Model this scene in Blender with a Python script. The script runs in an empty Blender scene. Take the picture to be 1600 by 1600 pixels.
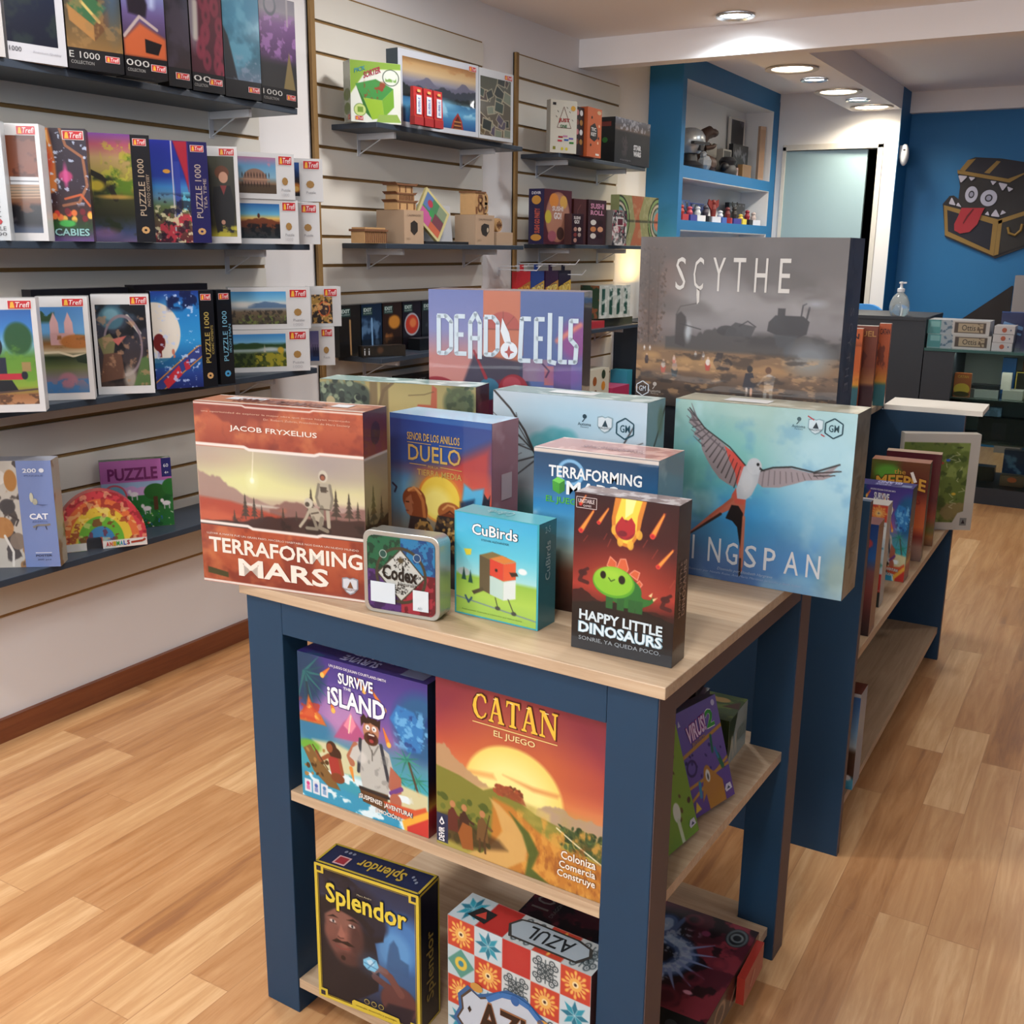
import bpy, math, random
import numpy as np
from mathutils import Vector, Matrix
scene = bpy.context.scene
COL = scene.collection
# ---------------------------------------------------------------- camera, world, lights, exposure
RX, RU, RF = (0.86225512, 0.50636339, 0.01059369), (-0.13310172, 0.20637025, 0.9693788), (-0.48867171, 0.83726187, -0.24534164)
cam_d = bpy.data.cameras.new('camera')
cam_d.sensor_width = 36; cam_d.lens = 36 * 1.02046; cam_d.clip_start = 0.05
cam = bpy.data.objects.new('camera', cam_d); COL.objects.link(cam)
cam.matrix_world = Matrix(((RX[0], RU[0], -RF[0], 0), (RX[1], RU[1], -RF[1], 0), (RX[2], RU[2], -RF[2], 1.334), (0, 0, 0, 1)))
scene.camera = cam
vs = scene.view_settings
vs.view_transform = 'Standard'; vs.look = 'None'; vs.gamma = 1; vs.use_curve_mapping = False; vs.exposure = -0.27
w = bpy.data.worlds.new('world'); scene.world = w; w.use_nodes = True
w.node_tree.nodes['Background'].inputs[0].default_value = (0.75, 0.8, 0.9, 1)
w.node_tree.nodes['Background'].inputs[1].default_value = 0.3

def lamp(name, loc, power, color, size, spread=math.pi, rot=(0, 0, 0), shape='DISK', sy=None):
    d = bpy.data.lights.new(name, 'AREA'); d.energy = power; d.color = color; d.shape = shape; d.size = size
    if sy: d.size_y = sy
    d.spread = spread
    o = bpy.data.objects.new(name, d); o.location = loc; o.rotation_euler = rot; COL.objects.link(o); return o

COOL, WARM, NEUT = (0.86, 0.95, 1.0), (1.0, 0.87, 0.68), (1.0, 0.98, 0.97)
# assumed unseen ceiling lamps, plus fill lamps added at the rear and right
for x, y, p in ((-1.7, 3.1, 19), (-1.7, 1.5, 23), (-1.7, -0.2, 23), (-0.5, 3.6, 9), (-0.6, 1.9, 10), (-0.3, 0.2, 17), (-0.3, -1.4, 17), (0.2, 6.4, 10), (0.6, 4.3, 6), (1.3, 1.6, 7)):
    lamp('ceiling_or_fill_lamp', (x, y, 2.325), p, NEUT, 0.22)
# unseen cool fill added behind the viewer, kept high out of box reflections
lamp('front_fill_light', (-0.9, -2.5, 1.9), 105, (0.88, 0.94, 1.0), 3.0, rot=(math.pi / 2, 0, 0), shape='RECTANGLE', sy=0.8)

# ---------------------------------------------------------------- colour helpers
def hx(c):
    if isinstance(c, str):
        c = c.lstrip('#'); c = c if len(c) == 6 else ''.join(k * 2 for k in c); return np.array([int(c[i:i + 2], 16) for i in (0, 2, 4)]) / 255.0
    return np.array(c, float)
def lin(c):
    c = np.clip(np.asarray(c, float), 0, 1)
    return np.where(c <= 0.04045, c / 12.92, ((c + 0.055) / 1.055) ** 2.4)
def lin4(c): return tuple(lin(hx(c))) + (1.0,)

# ---------------------------------------------------------------- materials
MATS = {}
def nt(name):
    m = bpy.data.materials.new(name); m.use_nodes = True; n = m.node_tree
    return m, n, n.nodes['Principled BSDF']
def mat(name, col, rough=0.5, metal=0.0, coat=0.0, var=0.06, scale=30.0, emis=0, bump=0.0, trans=0.0, ior=1.45, spec=0.5, emc=None):
    if name in MATS: return MATS[name]
    m, n, b = nt(name)
    tc = n.nodes.new('ShaderNodeTexCoord'); ns = n.nodes.new('ShaderNodeTexNoise'); ns.inputs['Scale'].default_value = scale; ns.inputs['Detail'].default_value = 3
    n.links.new(tc.outputs['Object'], ns.inputs['Vector'])
    mx = n.nodes.new('ShaderNodeMix'); mx.data_type = 'RGBA'
    c = np.array(lin(hx(col)))
    mx.inputs[6].default_value = tuple(c * (1 - var)) + (1,); mx.inputs[7].default_value = tuple(np.clip(c * (1 + var), 0, 1)) + (1,)
    n.links.new(ns.outputs['Fac'], mx.inputs[0]); n.links.new(mx.outputs[2], b.inputs['Base Color'])
    b.inputs['Roughness'].default_value = rough; b.inputs['Metallic'].default_value = metal; b.inputs['Coat Weight'].default_value = coat
    b.inputs['Specular IOR Level'].default_value = spec
    if trans: b.inputs['Transmission Weight'].default_value = trans; b.inputs['IOR'].default_value = ior
    if emis: b.inputs['Emission Color'].default_value = lin4(emc or col); b.inputs['Emission Strength'].default_value = emis
    if bump:
        bp = n.nodes.new('ShaderNodeBump'); bp.inputs['Strength'].default_value = bump; bp.inputs['Distance'].default_value = 0.002
        n.links.new(ns.outputs['Fac'], bp.inputs['Height']); n.links.new(bp.outputs[0], b.inputs['Normal'])
    MATS[name] = m; return m
def print_mat(name, rough, coat, crough=0.05, bump=0.0, bscale=8.0, val=0.76):
    m, n, b = nt(name)
    a = n.nodes.new('ShaderNodeAttribute'); a.attribute_name = 'Col'
    gm = n.nodes.new('ShaderNodeGamma'); gm.inputs[1].default_value = 1.0 if val == 1 else 1.14; hs = n.nodes.new('ShaderNodeHueSaturation'); hs.inputs['Value'].default_value = val; hs.inputs['Saturation'].default_value = 0.97
    n.links.new(a.outputs['Color'], gm.inputs[0]); n.links.new(gm.outputs[0], hs.inputs['Color']); n.links.new(hs.outputs[0], b.inputs['Base Color'])
    ns = n.nodes.new('ShaderNodeTexNoise'); tc = n.nodes.new('ShaderNodeTexCoord'); n.links.new(tc.outputs['Object'], ns.inputs['Vector']); ns.inputs['Scale'].default_value = bscale
    mr = n.nodes.new('ShaderNodeMapRange'); mr.inputs[3].default_value = rough * 0.8; mr.inputs[4].default_value = rough * 1.2
    n.links.new(ns.outputs['Fac'], mr.inputs[0]); n.links.new(mr.outputs[0], b.inputs['Roughness'])
    b.inputs['Coat Weight'].default_value = coat; b.inputs['Coat Roughness'].default_value = crough; b.inputs['Specular IOR Level'].default_value = 0.3
    if bump:
        bp = n.nodes.new('ShaderNodeBump'); bp.inputs['Strength'].default_value = bump; bp.inputs['Distance'].default_value = 0.003
        n.links.new(ns.outputs['Fac'], bp.inputs['Height']); n.links.new(bp.outputs[0], b.inputs['Coat Normal'])
    MATS[name] = m; return m
PM = print_mat('printed_card_matte', 0.55, 0.0, val=1)
PG = print_mat('printed_card_gloss', 0.38, 0.25, 0.12)
PW = print_mat('printed_card_in_shrink_wrap', 0.4, 0.5, 0.04, 0.3, 9.0)

def wood_mat(name, cols, strip=None, grain=(3, 60, 3), rough=0.45, rotz=0.0, length=0.9):
    m, n, b = nt(name); L = n.links
    tc = n.nodes.new('ShaderNodeTexCoord'); mp = n.nodes.new('ShaderNodeMapping'); L.new(tc.outputs['Object'], mp.inputs[0]); mp.inputs['Rotation'].default_value = (0, 0, rotz)
    src = mp.outputs[0]
    gm = n.nodes.new('ShaderNodeMapping'); gm.inputs['Scale'].default_value = grain; L.new(src, gm.inputs[0])
    ns = n.nodes.new('ShaderNodeTexNoise'); ns.inputs['Scale'].default_value = 1.0; ns.inputs['Detail'].default_value = 6; ns.inputs['Roughness'].default_value = 0.65; ns.inputs['Distortion'].default_value = 0.6
    rp = n.nodes.new('ShaderNodeValToRGB')
    els = rp.color_ramp.elements; els[0].position = 0.25; els[0].color = lin4(cols[0]); els[1].position = 0.75; els[1].color = lin4(cols[-1])
    for i, c in enumerate(cols[1:-1]):
        e = els.new(0.25 + 0.5 * (i + 1) / (len(cols) - 1)); e.color = lin4(c)
    if strip:
        br = n.nodes.new('ShaderNodeTexBrick'); br.offset = 0.37; br.offset_frequency = 2; br.squash = 0.6; br.squash_frequency = 3
        br.inputs['Scale'].default_value = 1.0; br.inputs['Brick Width'].default_value = length; br.inputs['Row Height'].default_value = strip
        br.inputs['Mortar Size'].default_value = 0.0011; br.inputs['Mortar Smooth'].default_value = 0.2
        br.inputs['Color1'].default_value = (0, 0, 0, 1); br.inputs['Color2'].default_value = (1, 1, 1, 1); br.inputs['Mortar'].default_value = (0.5, 0.5, 0.5, 1)
        L.new(src, br.inputs['Vector'])
        # shift the grain from strip to strip
        ad = n.nodes.new('ShaderNodeVectorMath'); ad.operation = 'MULTIPLY_ADD'; ad.inputs[1].default_value = (7, 31, 5)
        L.new(br.outputs['Color'], ad.inputs[0]); L.new(gm.outputs[0], ad.inputs[2]); L.new(ad.outputs[0], ns.inputs['Vector'])
        mx = n.nodes.new('ShaderNodeMath'); mx.operation = 'MULTIPLY_ADD'; mx.inputs[1].default_value = 0.34
        sc = n.nodes.new('ShaderNodeMath'); sc.operation = 'MULTIPLY_ADD'; sc.inputs[1].default_value = 0.75; sc.inputs[2].default_value = -0.04
        L.new(ns.outputs['Fac'], sc.inputs[0]); L.new(br.outputs['Color'], mx.inputs[0]); L.new(sc.outputs[0], mx.inputs[2]); L.new(mx.outputs[0], rp.inputs[0])
        dk = n.nodes.new('ShaderNodeMix'); dk.data_type = 'RGBA'; dk.inputs[7].default_value = lin4('#6a4630')
        ml = n.nodes.new('ShaderNodeMath'); ml.operation = 'MULTIPLY'; ml.inputs[1].default_value = 0.25; L.new(br.outputs['Fac'], ml.inputs[0])
        L.new(ml.outputs[0], dk.inputs[0]); L.new(rp.outputs[0], dk.inputs[6]); L.new(dk.outputs[2], b.inputs['Base Color'])
    else:
        L.new(gm.outputs[0], ns.inputs['Vector']); L.new(ns.outputs['Fac'], rp.inputs[0]); L.new(rp.outputs[0], b.inputs['Base Color'])
    b.inputs['Roughness'].default_value = rough
    MATS[name] = m; return m

# ---------------------------------------------------------------- mesh builder
class MB:
    def __init__(s): s.v = []; s.f = []; s.c = []; s.m = []; s.n = 0; s.mats = []
    def mi(s, m):
        if m not in s.mats: s.mats.append(m)
        return s.mats.index(m)
    def add(s, v, f, col=(0.5, 0.5, 0.5), m=None):
        v = np.asarray(v, float); k = len(v)
        s.v.append(v)
        col = np.asarray(col, float)
        s.c.append(np.tile(col, (k, 1)) if col.ndim == 1 else col)
        mi = s.mi(m) if m else 0
        for q in f: s.f.append([i + s.n for i in q])
        s.m.extend([mi] * len(f)); s.n += k
    def box(s, x0, y0, z0, x1, y1, z1, col='#808080', m=None, M=None):
        v = np.array([(x, y, z) for z in (z0, z1) for y in (y0, y1) for x in (x0, x1)], float)
        if M is not None: v = np.array([(M @ Vector(p))[:] for p in v])
        s.add(v, [(0, 2, 3, 1), (4, 5, 7, 6), (0, 1, 5, 4), (2, 6, 7, 3), (0, 4, 6, 2), (1, 3, 7, 5)], lin(hx(col)), m)
    def cyl(s, c, r, h, n=24, col='#808080', m=None, r2=None, axis='z'):
        s.lathe([(0, 0), (r, 0), (r if r2 is None else r2, h), (0, h)], c, n, col, m, axis)
    def lathe(s, prof, c=(0, 0, 0), n=24, col='#808080', m=None, axis='z'):
        v = []; f = []
        for i, (r, z) in enumerate(prof):
            for k in range(n):
                a = 2 * math.pi * k / n; p = (r * math.cos(a), r * math.sin(a), z)
                if axis == 'x': p = (z, p[0], p[1])
                elif axis == 'y': p = (p[0], z, p[1])
                v.append((p[0] + c[0], p[1] + c[1], p[2] + c[2]))
        for i in range(len(prof) - 1):
            for k in range(n):
                a, b_, d, e = i * n + k, i * n + (k + 1) % n, (i + 1) * n + (k + 1) % n, (i + 1) * n + k
                f.append((a, b_, d, e))
        s.add(v, f, lin(hx(col)), m)
    def ball(s, c, r, n=12, col='#808080', m=None, sc=(1, 1, 1)):
        v = []; f = []; R = n // 2
        for i in range(R + 1):
            t = math.pi * i / R
            for k in range(n):
                a = 2 * math.pi * k / n
                v.append((c[0] + sc[0] * r * math.sin(t) * math.cos(a), c[1] + sc[1] * r * math.sin(t) * math.sin(a), c[2] + sc[2] * r * math.cos(t)))
        for i in range(R):
            for k in range(n): f.append((i * n + k, (i + 1) * n + k, (i + 1) * n + (k + 1) % n, i * n + (k + 1) % n))
        s.add(v, f, lin(hx(col)), m)
    def prism(s, pts, y0, y1, col='#808080', m=None, M=None):   # outline in x,z pulled along y
        n = len(pts); v = [(p[0], y0, p[1]) for p in pts] + [(p[0], y1, p[1]) for p in pts]
        if M is not None: v = [(M @ Vector(p))[:] for p in v]
        f = [tuple(range(n)), tuple(range(2 * n - 1, n - 1, -1))] + [(i, i + n, (i + 1) % n + n, (i + 1) % n) for i in range(n)]
        s.add(v, f, lin(hx(col)), m)
    def tube(s, pts, r, n=8, col='#808080', m=None):
        pts = [Vector(p) for p in pts]; v = []; f = []
        for i, p in enumerate(pts):
            d = (pts[min(i + 1, len(pts) - 1)] - pts[max(i - 1, 0)]).normalized()
            a = d.cross(Vector((0, 0, 1)))
            if a.length < 0.1: a = d.cross(Vector((1, 0, 0)))
            a.normalize(); b = d.cross(a)
            for k in range(n):
                t = 2 * math.pi * k / n; v.append((p + (a * math.cos(t) + b * math.sin(t)) * r)[:])
        for i in range(len(pts) - 1):
            for k in range(n): f.append((i * n + k, i * n + (k + 1) % n, (i + 1) * n + (k + 1) % n, (i + 1) * n + k))
        f.append(tuple(range(n - 1, -1, -1))); f.append(tuple(range((len(pts) - 1) * n, len(pts) * n)))
        s.add(v, f, lin(hx(col)), m)
    def build(s, name, m=None, parent=None, smooth=False, bevel=0):
        me = bpy.data.meshes.new(name)
        V = np.concatenate(s.v); C = np.concatenate(s.c)
        me.vertices.add(len(V)); me.vertices.foreach_set('co', V.ravel())
        tot = np.array([len(q) for q in s.f]); st = np.concatenate([[0], np.cumsum(tot)[:-1]])
        idx = np.concatenate([np.asarray(q) for q in s.f])
        me.loops.add(len(idx)); me.loops.foreach_set('vertex_index', idx)
        me.polygons.add(len(tot)); me.polygons.foreach_set('loop_start', st); me.polygons.foreach_set('loop_total', tot)
        for x in (s.mats or [m]): me.materials.append(x)
        if s.mats: me.polygons.foreach_set('material_index', np.array(s.m))
        me.update(calc_edges=True)
        at = me.color_attributes.new('Col', 'FLOAT_COLOR', 'POINT')
        at.data.foreach_set('color', np.concatenate([C, np.ones((len(C), 1))], 1).ravel())
        me.polygons.foreach_set('use_smooth', np.full(len(tot), smooth, bool))
        me.validate()
        o = bpy.data.objects.new(name, me); COL.objects.link(o)
        if parent: o.parent = parent
        if smooth:
            try: me.set_sharp_from_angle(angle=0.7)
            except Exception: pass
        if bevel:
            bv = o.modifiers.new('b', 'BEVEL'); bv.width = bevel; bv.segments = 2; bv.limit_method = 'ANGLE'
        return o
def tag(o, label, cat, group=None, kind=None):
    if label: o['label'] = label
    if cat: o['category'] = cat
    if group: o['group'] = group
    if kind: o['kind'] = kind
    return o
def empty(name, loc, rz, label, cat, group=None):
    o = bpy.data.objects.new(name, None); o.location = loc; o.rotation_euler = (0, 0, rz); o.empty_display_size = 0.1
    COL.objects.link(o); return tag(o, label, cat, group)
def struct(name, mb, m):
    o = mb.build(name, m); o['kind'] = 'structure'; return o

# ---------------------------------------------------------------- lettering
_tc = {}
def text_geo(s, bold=0.0, shear=0.0, res=2):
    k = (s, bold, shear, res)
    if k in _tc: return _tc[k]
    c = bpy.data.curves.new('lettering', 'FONT'); c.body = s; c.resolution_u = res; c.offset = bold; c.shear = shear
    o = bpy.data.objects.new('lettering', c); COL.objects.link(o)
    dg = bpy.context.evaluated_depsgraph_get(); me = bpy.data.meshes.new_from_object(o.evaluated_get(dg))
    v = np.array([q.co[:2] for q in me.vertices]) if len(me.vertices) else np.zeros((0, 2))
    f = [tuple(p.vertices) for p in me.polygons]
    bpy.data.objects.remove(o); bpy.data.curves.remove(c); bpy.data.meshes.remove(me)
    if len(v):
        lo = v.min(0); hi = v.max(0); v = (v - lo) / np.maximum(hi - lo, 1e-6)
    _tc[k] = (v, f); return v, f

# ---------------------------------------------------------------- painter for printed pictures
class Cv:
    def __init__(s, nx, ny, col='#808080', asp=None):
        s.nx, s.ny = int(nx), int(ny); s.asp = asp or nx / ny
        s.u, s.v = np.meshgrid(np.linspace(0, 1, s.nx), np.linspace(0, 1, s.ny))
        s.a = np.tile(hx(col), (s.ny, s.nx, 1)).astype(float); s.px = 1.0 / s.ny
    def bb(s, u0, v0, u1, v1, pad):
        pu = pad / s.asp
        i0 = max(0, int((v0 - pad) * (s.ny - 1))); i1 = min(s.ny, int((v1 + pad) * (s.ny - 1)) + 2)
        j0 = max(0, int((u0 - pu) * (s.nx - 1))); j1 = min(s.nx, int((u1 + pu) * (s.nx - 1)) + 2)
        return slice(i0, max(i0, i1)), slice(j0, max(j0, j1))
    def mixin(s, sl, al, col):
        if s.a[sl].size == 0: return
        al = np.clip(al, 0, 1)[..., None]; s.a[sl] = s.a[sl] * (1 - al) + (hx(col) if not isinstance(col, np.ndarray) or col.ndim == 1 else col) * al
    def vg(s, stops, u0=0, v0=0, u1=1, v1=1, al=1.0):
        sl = s.bb(u0, v0, u1, v1, 0); t = s.v[sl]; p = [v0 + (v1 - v0) * a for a, _ in stops]; cs = np.array([hx(c) for _, c in stops])
        col = np.stack([np.interp(t, p, cs[:, i]) for i in range(3)], -1)
        s.mixin(sl, ((s.u[sl] >= u0) & (s.u[sl] <= u1) & (t >= v0) & (t <= v1)) * al, col); return s
    def rect(s, u0, v0, u1, v1, col, al=1.0, soft=0):
        return s.poly([(u0, v0), (u1, v0), (u1, v1), (u0, v1)], col, al, soft)
    def poly(s, pts, col, al=1.0, soft=0):
        soft = soft or s.px * 1.2; P = np.array(pts, float); sl = s.bb(P[:, 0].min(), P[:, 1].min(), P[:, 0].max(), P[:, 1].max(), soft)
        x = s.u[sl] * s.asp; y = s.v[sl]
        if x.size == 0: return s
        P[:, 0] *= s.asp; ins = np.zeros(x.shape, bool); d = np.full(x.shape, 9.0)
        for i in range(len(P)):
            a = P[i]; b = P[(i + 1) % len(P)]; e = b - a
            c = ((a[1] > y) != (b[1] > y)); 
            with np.errstate(divide='ignore', invalid='ignore'): xi = a[0] + (y - a[1]) * e[0] / (e[1] if e[1] else 1e-9)
            ins ^= c & (x < xi)
            t = np.clip(((x - a[0]) * e[0] + (y - a[1]) * e[1]) / max(e @ e, 1e-12), 0, 1)
            d = np.minimum(d, np.hypot(x - a[0] - t * e[0], y - a[1] - t * e[1]))
        sd = np.where(ins, d, -d); s.mixin(sl, np.clip(0.5 + sd / soft, 0, 1) * al, col); return s
    def ell(s, cx, cy, rx, ry=None, col='#fff', al=1.0, soft=0, rot=0, ring=None):
        ry = ry or rx; soft = soft or s.px * 1.2; R = max(rx, ry) + soft + (ring or 0); sl = s.bb(cx - R / s.asp, cy - R, cx + R / s.asp, cy + R, soft)
        x = (s.u[sl] - cx) * s.asp; y = s.v[sl] - cy
        if rot: cr, sr = math.cos(rot), math.sin(rot); x, y = x * cr + y * sr, -x * sr + y * cr
        r = np.sqrt((x / rx) ** 2 + (y / ry) ** 2); sd = (1 - r) * min(rx, ry)
        if ring: sd = ring - np.abs(sd)
        s.mixin(sl, np.clip(0.5 + sd / soft, 0, 1) * al, col); return s
    def line(s, pts, wd, col, al=1.0, soft=0, w2=None):
        soft = soft or s.px * 1.2; P = np.array(pts, float); W = max(wd, w2 or 0)
        sl = s.bb(P[:, 0].min(), P[:, 1].min(), P[:, 0].max(), P[:, 1].max(), soft + W)
        x = s.u[sl] * s.asp; y = s.v[sl]
        if x.size == 0: return s
        P[:, 0] *= s.asp; sd = np.full(x.shape, -9.0); n = len(P) - 1
        for i in range(n):
            a = P[i]; e = P[i + 1] - a; t = np.clip(((x - a[0]) * e[0] + (y - a[1]) * e[1]) / max(e @ e, 1e-12), 0, 1)
            ww = wd if w2 is None else wd + (w2 - wd) * (i + t) / n
            sd = np.maximum(sd, ww / 2 - np.hypot(x - a[0] - t * e[0], y - a[1] - t * e[1]))
        s.mixin(sl, np.clip(0.5 + sd / soft, 0, 1) * al, col); return s
    def fbm(s, scale, seed=0, octv=4, sx=1.0):
        out = np.zeros((s.ny, s.nx)); amp = 1; tot = 0; r = np.random.RandomState(seed + 7)
        for o in range(octv):
            L = r.rand(64, 64); x = (s.u * s.asp * scale * sx + 3.1 * o) % 63; y = (s.v * scale + 5.7 * o) % 63
            xi = x.astype(int); yi = y.astype(int); fx = x - xi; fy = y - yi; fx = fx * fx * (3 - 2 * fx); fy = fy * fy * (3 - 2 * fy)
            out += amp * (L[yi, xi] * (1 - fx) * (1 - fy) + L[yi, xi + 1] * fx * (1 - fy) + L[yi + 1, xi] * (1 - fx) * fy + L[yi + 1, xi + 1] * fx * fy)
            tot += amp; amp *= 0.5; scale *= 2
        return out / tot
    def tex(s, col, scale=6, lo=0.45, hi=0.6, al=1.0, seed=0, u0=0, v0=0, u1=1, v1=1, fade=0.04, sx=1.0, octv=4):
        n = s.fbm(scale, seed, octv, sx); t = np.clip((n - lo) / (hi - lo), 0, 1); t = t * t * (3 - 2 * t)
        m = np.clip((s.u - u0) / fade + (u0 <= 0) * 9, 0, 1) * np.clip((u1 - s.u) / fade + (u1 >= 1) * 9, 0, 1) * np.clip((s.v - v0) / fade + (v0 <= 0) * 9, 0, 1) * np.clip((v1 - s.v) / fade + (v1 >= 1) * 9, 0, 1)
        s.mixin((slice(None), slice(None)), t * m * al, col); return s
    def dots(s, n, u0, v0, u1, v1, cols, r0, r1, seed=0, al=1.0, sq=1.0):
        R = random.Random(seed)
        for i in range(n): s.ell(R.uniform(u0, u1), R.uniform(v0, v1), R.uniform(r0, r1), R.uniform(r0, r1) * sq, R.choice(cols), al, rot=R.uniform(0, 3))
        return s
    def mountain(s, pts, base, col, al=1.0, seed=0, rough=0.02, soft=0):
        R = random.Random(seed); q = []
        for (a, b) in zip(pts[:-1], pts[1:]):
            for k in range(6):
                t = k / 6; q.append((a[0] + (b[0] - a[0]) * t, a[1] + (b[1] - a[1]) * t + R.uniform(-rough, rough) * (k > 0)))
        q.append(pts[-1]); return s.poly(q + [(pts[-1][0], base), (pts[0][0], base)], col, al, soft)
    def pine(s, u, v, h, col, al=1.0):
        w_ = h * 0.22 / s.asp
        s.line([(u, v), (u, v - h)], h * 0.05, col, al)
        for k in range(5):
            t = k / 5; y = v - h * 0.12 - h * 0.88 * t; ww = w_ * (1 - t)
            s.poly([(u - ww, y), (u + ww, y), (u, y - h * 0.26)], col, al)
        return s

class Face:
    def __init__(s, mb, O, X, Y): s.mb = mb; s.O, s.X, s.Y = (np.array(q, float) for q in (O, X, Y)); N = np.cross(s.Y, s.X); s.N = N / np.linalg.norm(N)
    def pt(s, uv, lay): uv = np.asarray(uv, float); return s.O + uv[:, :1] * s.X + uv[:, 1:2] * s.Y + s.N * (0.00035 * lay)
    def paint(s, cv, u0=0, v0=0, u1=1, v1=1, lay=1, rot=0):
        a = np.rot90(cv.a, rot // 90) if rot else cv.a; ny, nx = a.shape[:2]
        U, V = np.meshgrid(np.linspace(u0, u1, nx), np.linspace(v0, v1, ny)); P = s.pt(np.stack([U.ravel(), V.ravel()], 1), lay)
        i = np.arange(nx * ny).reshape(ny, nx); q = np.stack([i[:-1, :-1], i[1:, :-1], i[1:, 1:], i[:-1, 1:]], -1).reshape(-1, 4)
        s.mb.add(P, q.tolist(), lin(a.reshape(-1, 3))); return s
    def poly(s, pts, col, lay=2):
        P = s.pt(pts, lay); s.mb.add(P, [tuple(range(len(pts)))], lin(hx(col))); return s
    def rect(s, u0, v0, u1, v1, col, lay=2): return s.poly([(u0, v0), (u0, v1), (u1, v1), (u1, v0)], col, lay)
    def ell(s, cx, cy, rx, ry, col, lay=2, n=24):
        return s.poly([(cx + rx * math.cos(-t * 2 * math.pi / n), cy + ry * math.sin(-t * 2 * math.pi / n)) for t in range(n)], col, lay)
    def line(s, pts, wd, col, lay=2):      # wd as a fraction of the face height
        asp = np.linalg.norm(s.X) / np.linalg.norm(s.Y); P = np.array(pts, float); P[:, 0] *= asp
        for a, b in zip(P[:-1], P[1:]):
            d = (b - a) / max(np.linalg.norm(b - a), 1e-9); n = np.array([-d[1], d[0]]) * wd / 2; q = np.array([a + n, b + n, b - n, a - n]); q[:, 0] /= asp
            s.poly(q, col, lay)
        return s
    def frame(s, u0, v0, u1, v1, wd, col, lay=2): return s.line([(u0, v0), (u1, v0), (u1, v1), (u0, v1), (u0, v0)], wd, col, lay)
    def text(s, t, u0, v0, u1, v1, col, lay=3, bold=0.0, shear=0.0, rot=0, arc=0.0, out=None, ow=0.03, slope=0.0, res=2):
        for c, bo, l in (([(out, bold + ow, lay)] if out else []) + [(col, bold, lay + 1)]):
            v, f = text_geo(t, bo, shear, res)
            if not len(v): continue
            x, y = v[:, 0], 1 - v[:, 1]
            if arc: y = y + arc * (1 - (2 * x - 1) ** 2) * -1
            if slope: y = y + slope * x
            if rot == 90: x, y = y, 1 - x
            elif rot == 180: x, y = 1 - x, 1 - y
            elif rot == 270: x, y = 1 - y, x
            pad = 0.0
            if out and c == out: pu = (u1 - u0) * 0.012; pv = (v1 - v0) * 0.05
            else: pu = pv = 0
            uv = np.stack([u0 - pu + (u1 - u0 + 2 * pu) * x, v0 - pv + (v1 - v0 + 2 * pv) * y], 1)
            s.mb.add(s.pt(uv, l), f, lin(hx(c)))
        return s

def boxmat(x, y, z, yaw, tilt=0.0):
    return Matrix.Translation((x, y, z)) @ Matrix.Rotation(yaw, 4, 'Z') @ Matrix.Rotation(-tilt, 4, 'X')
class GameBox:
    """a card box: front-left-bottom corner at (x, y, z), front width w, depth d, height h"""
    def __init__(s, x, y, z, yaw, w, d, h, col='#888888', sides=None, tilt=0.0):
        s.mb = MB(); s.w, s.d, s.h = w, d, h; s.M = boxmat(x, y, z, yaw, tilt)
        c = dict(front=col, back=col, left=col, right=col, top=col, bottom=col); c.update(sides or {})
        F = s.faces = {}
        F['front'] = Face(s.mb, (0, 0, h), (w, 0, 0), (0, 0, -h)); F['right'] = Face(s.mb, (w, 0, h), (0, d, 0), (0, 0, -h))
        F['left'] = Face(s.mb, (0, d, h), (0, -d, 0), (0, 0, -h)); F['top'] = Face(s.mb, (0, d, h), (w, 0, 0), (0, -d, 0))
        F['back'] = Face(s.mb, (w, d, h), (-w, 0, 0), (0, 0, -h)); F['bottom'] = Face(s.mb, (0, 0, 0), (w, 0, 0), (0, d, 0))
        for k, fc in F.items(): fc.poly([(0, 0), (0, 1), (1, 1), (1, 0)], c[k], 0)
        s.front, s.right, s.left, s.top, s.back = F['front'], F['right'], F['left'], F['top'], F['back']
    def done(s, name, label, cat, m=None, group=None):
        o = s.mb.build(name, m or PG); o.matrix_world = s.M; tag(o, label, cat, group); return o
# ================================================================= ROOM
WHITE = mat('wall_paint_white', '#e4e2e1', 0.7, var=0.015, scale=3)
CEIL = mat('ceiling_paint', '#f3efee', 0.8, var=0.01, scale=3)
BLUE = mat('wall_paint_blue', '#14689e', 0.6, var=0.03, scale=3)
SLAT = mat('slat_melamine', '#d6d2c8', 0.45, var=0.015, scale=4)
MDF = mat('slat_groove_mdf', '#8a6a3c', 0.7, var=0.1, scale=60)
SHELF = mat('shelf_dark_slate', '#2a3440', 0.42, var=0.04, scale=20)
NAVY = mat('navy_board', '#18364f', 0.5, var=0.05, scale=14, spec=0.3)
TAUPE = mat('taupe_board_edge', '#4a3c3e', 0.5, var=0.08, scale=30)
GREYM = mat('bracket_white_metal', '#c9cbcf', 0.35, 0.1, var=0.02)
OAK = wood_mat('oak_board', ['#9c8468', '#b0987c', '#beaa8e'], grain=(3, 70, 70), rough=0.42)
OAKY = wood_mat('oak_board_lengthwise', ['#98805f', '#ac9274', '#bca486'], grain=(70, 3, 70), rough=0.42)
FLOOR = wood_mat('laminate_floor', ['#8f6240', '#a6764a', '#b4865a', '#c09567', '#d0a97c'], strip=0.098, grain=(3.0, 38, 3), rough=0.3, rotz=math.pi / 2, length=0.85)
SKIRT = wood_mat('skirting_wood', ['#6d3a24', '#7c4429', '#87502f'], grain=(60, 3, 60), rough=0.4)
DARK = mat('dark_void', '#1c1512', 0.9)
DOORM = mat('door_paint', '#8ba4ab', 0.35, var=0.01)
STEEL = mat('brushed_steel', '#b8babb', 0.25, 0.9)

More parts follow.
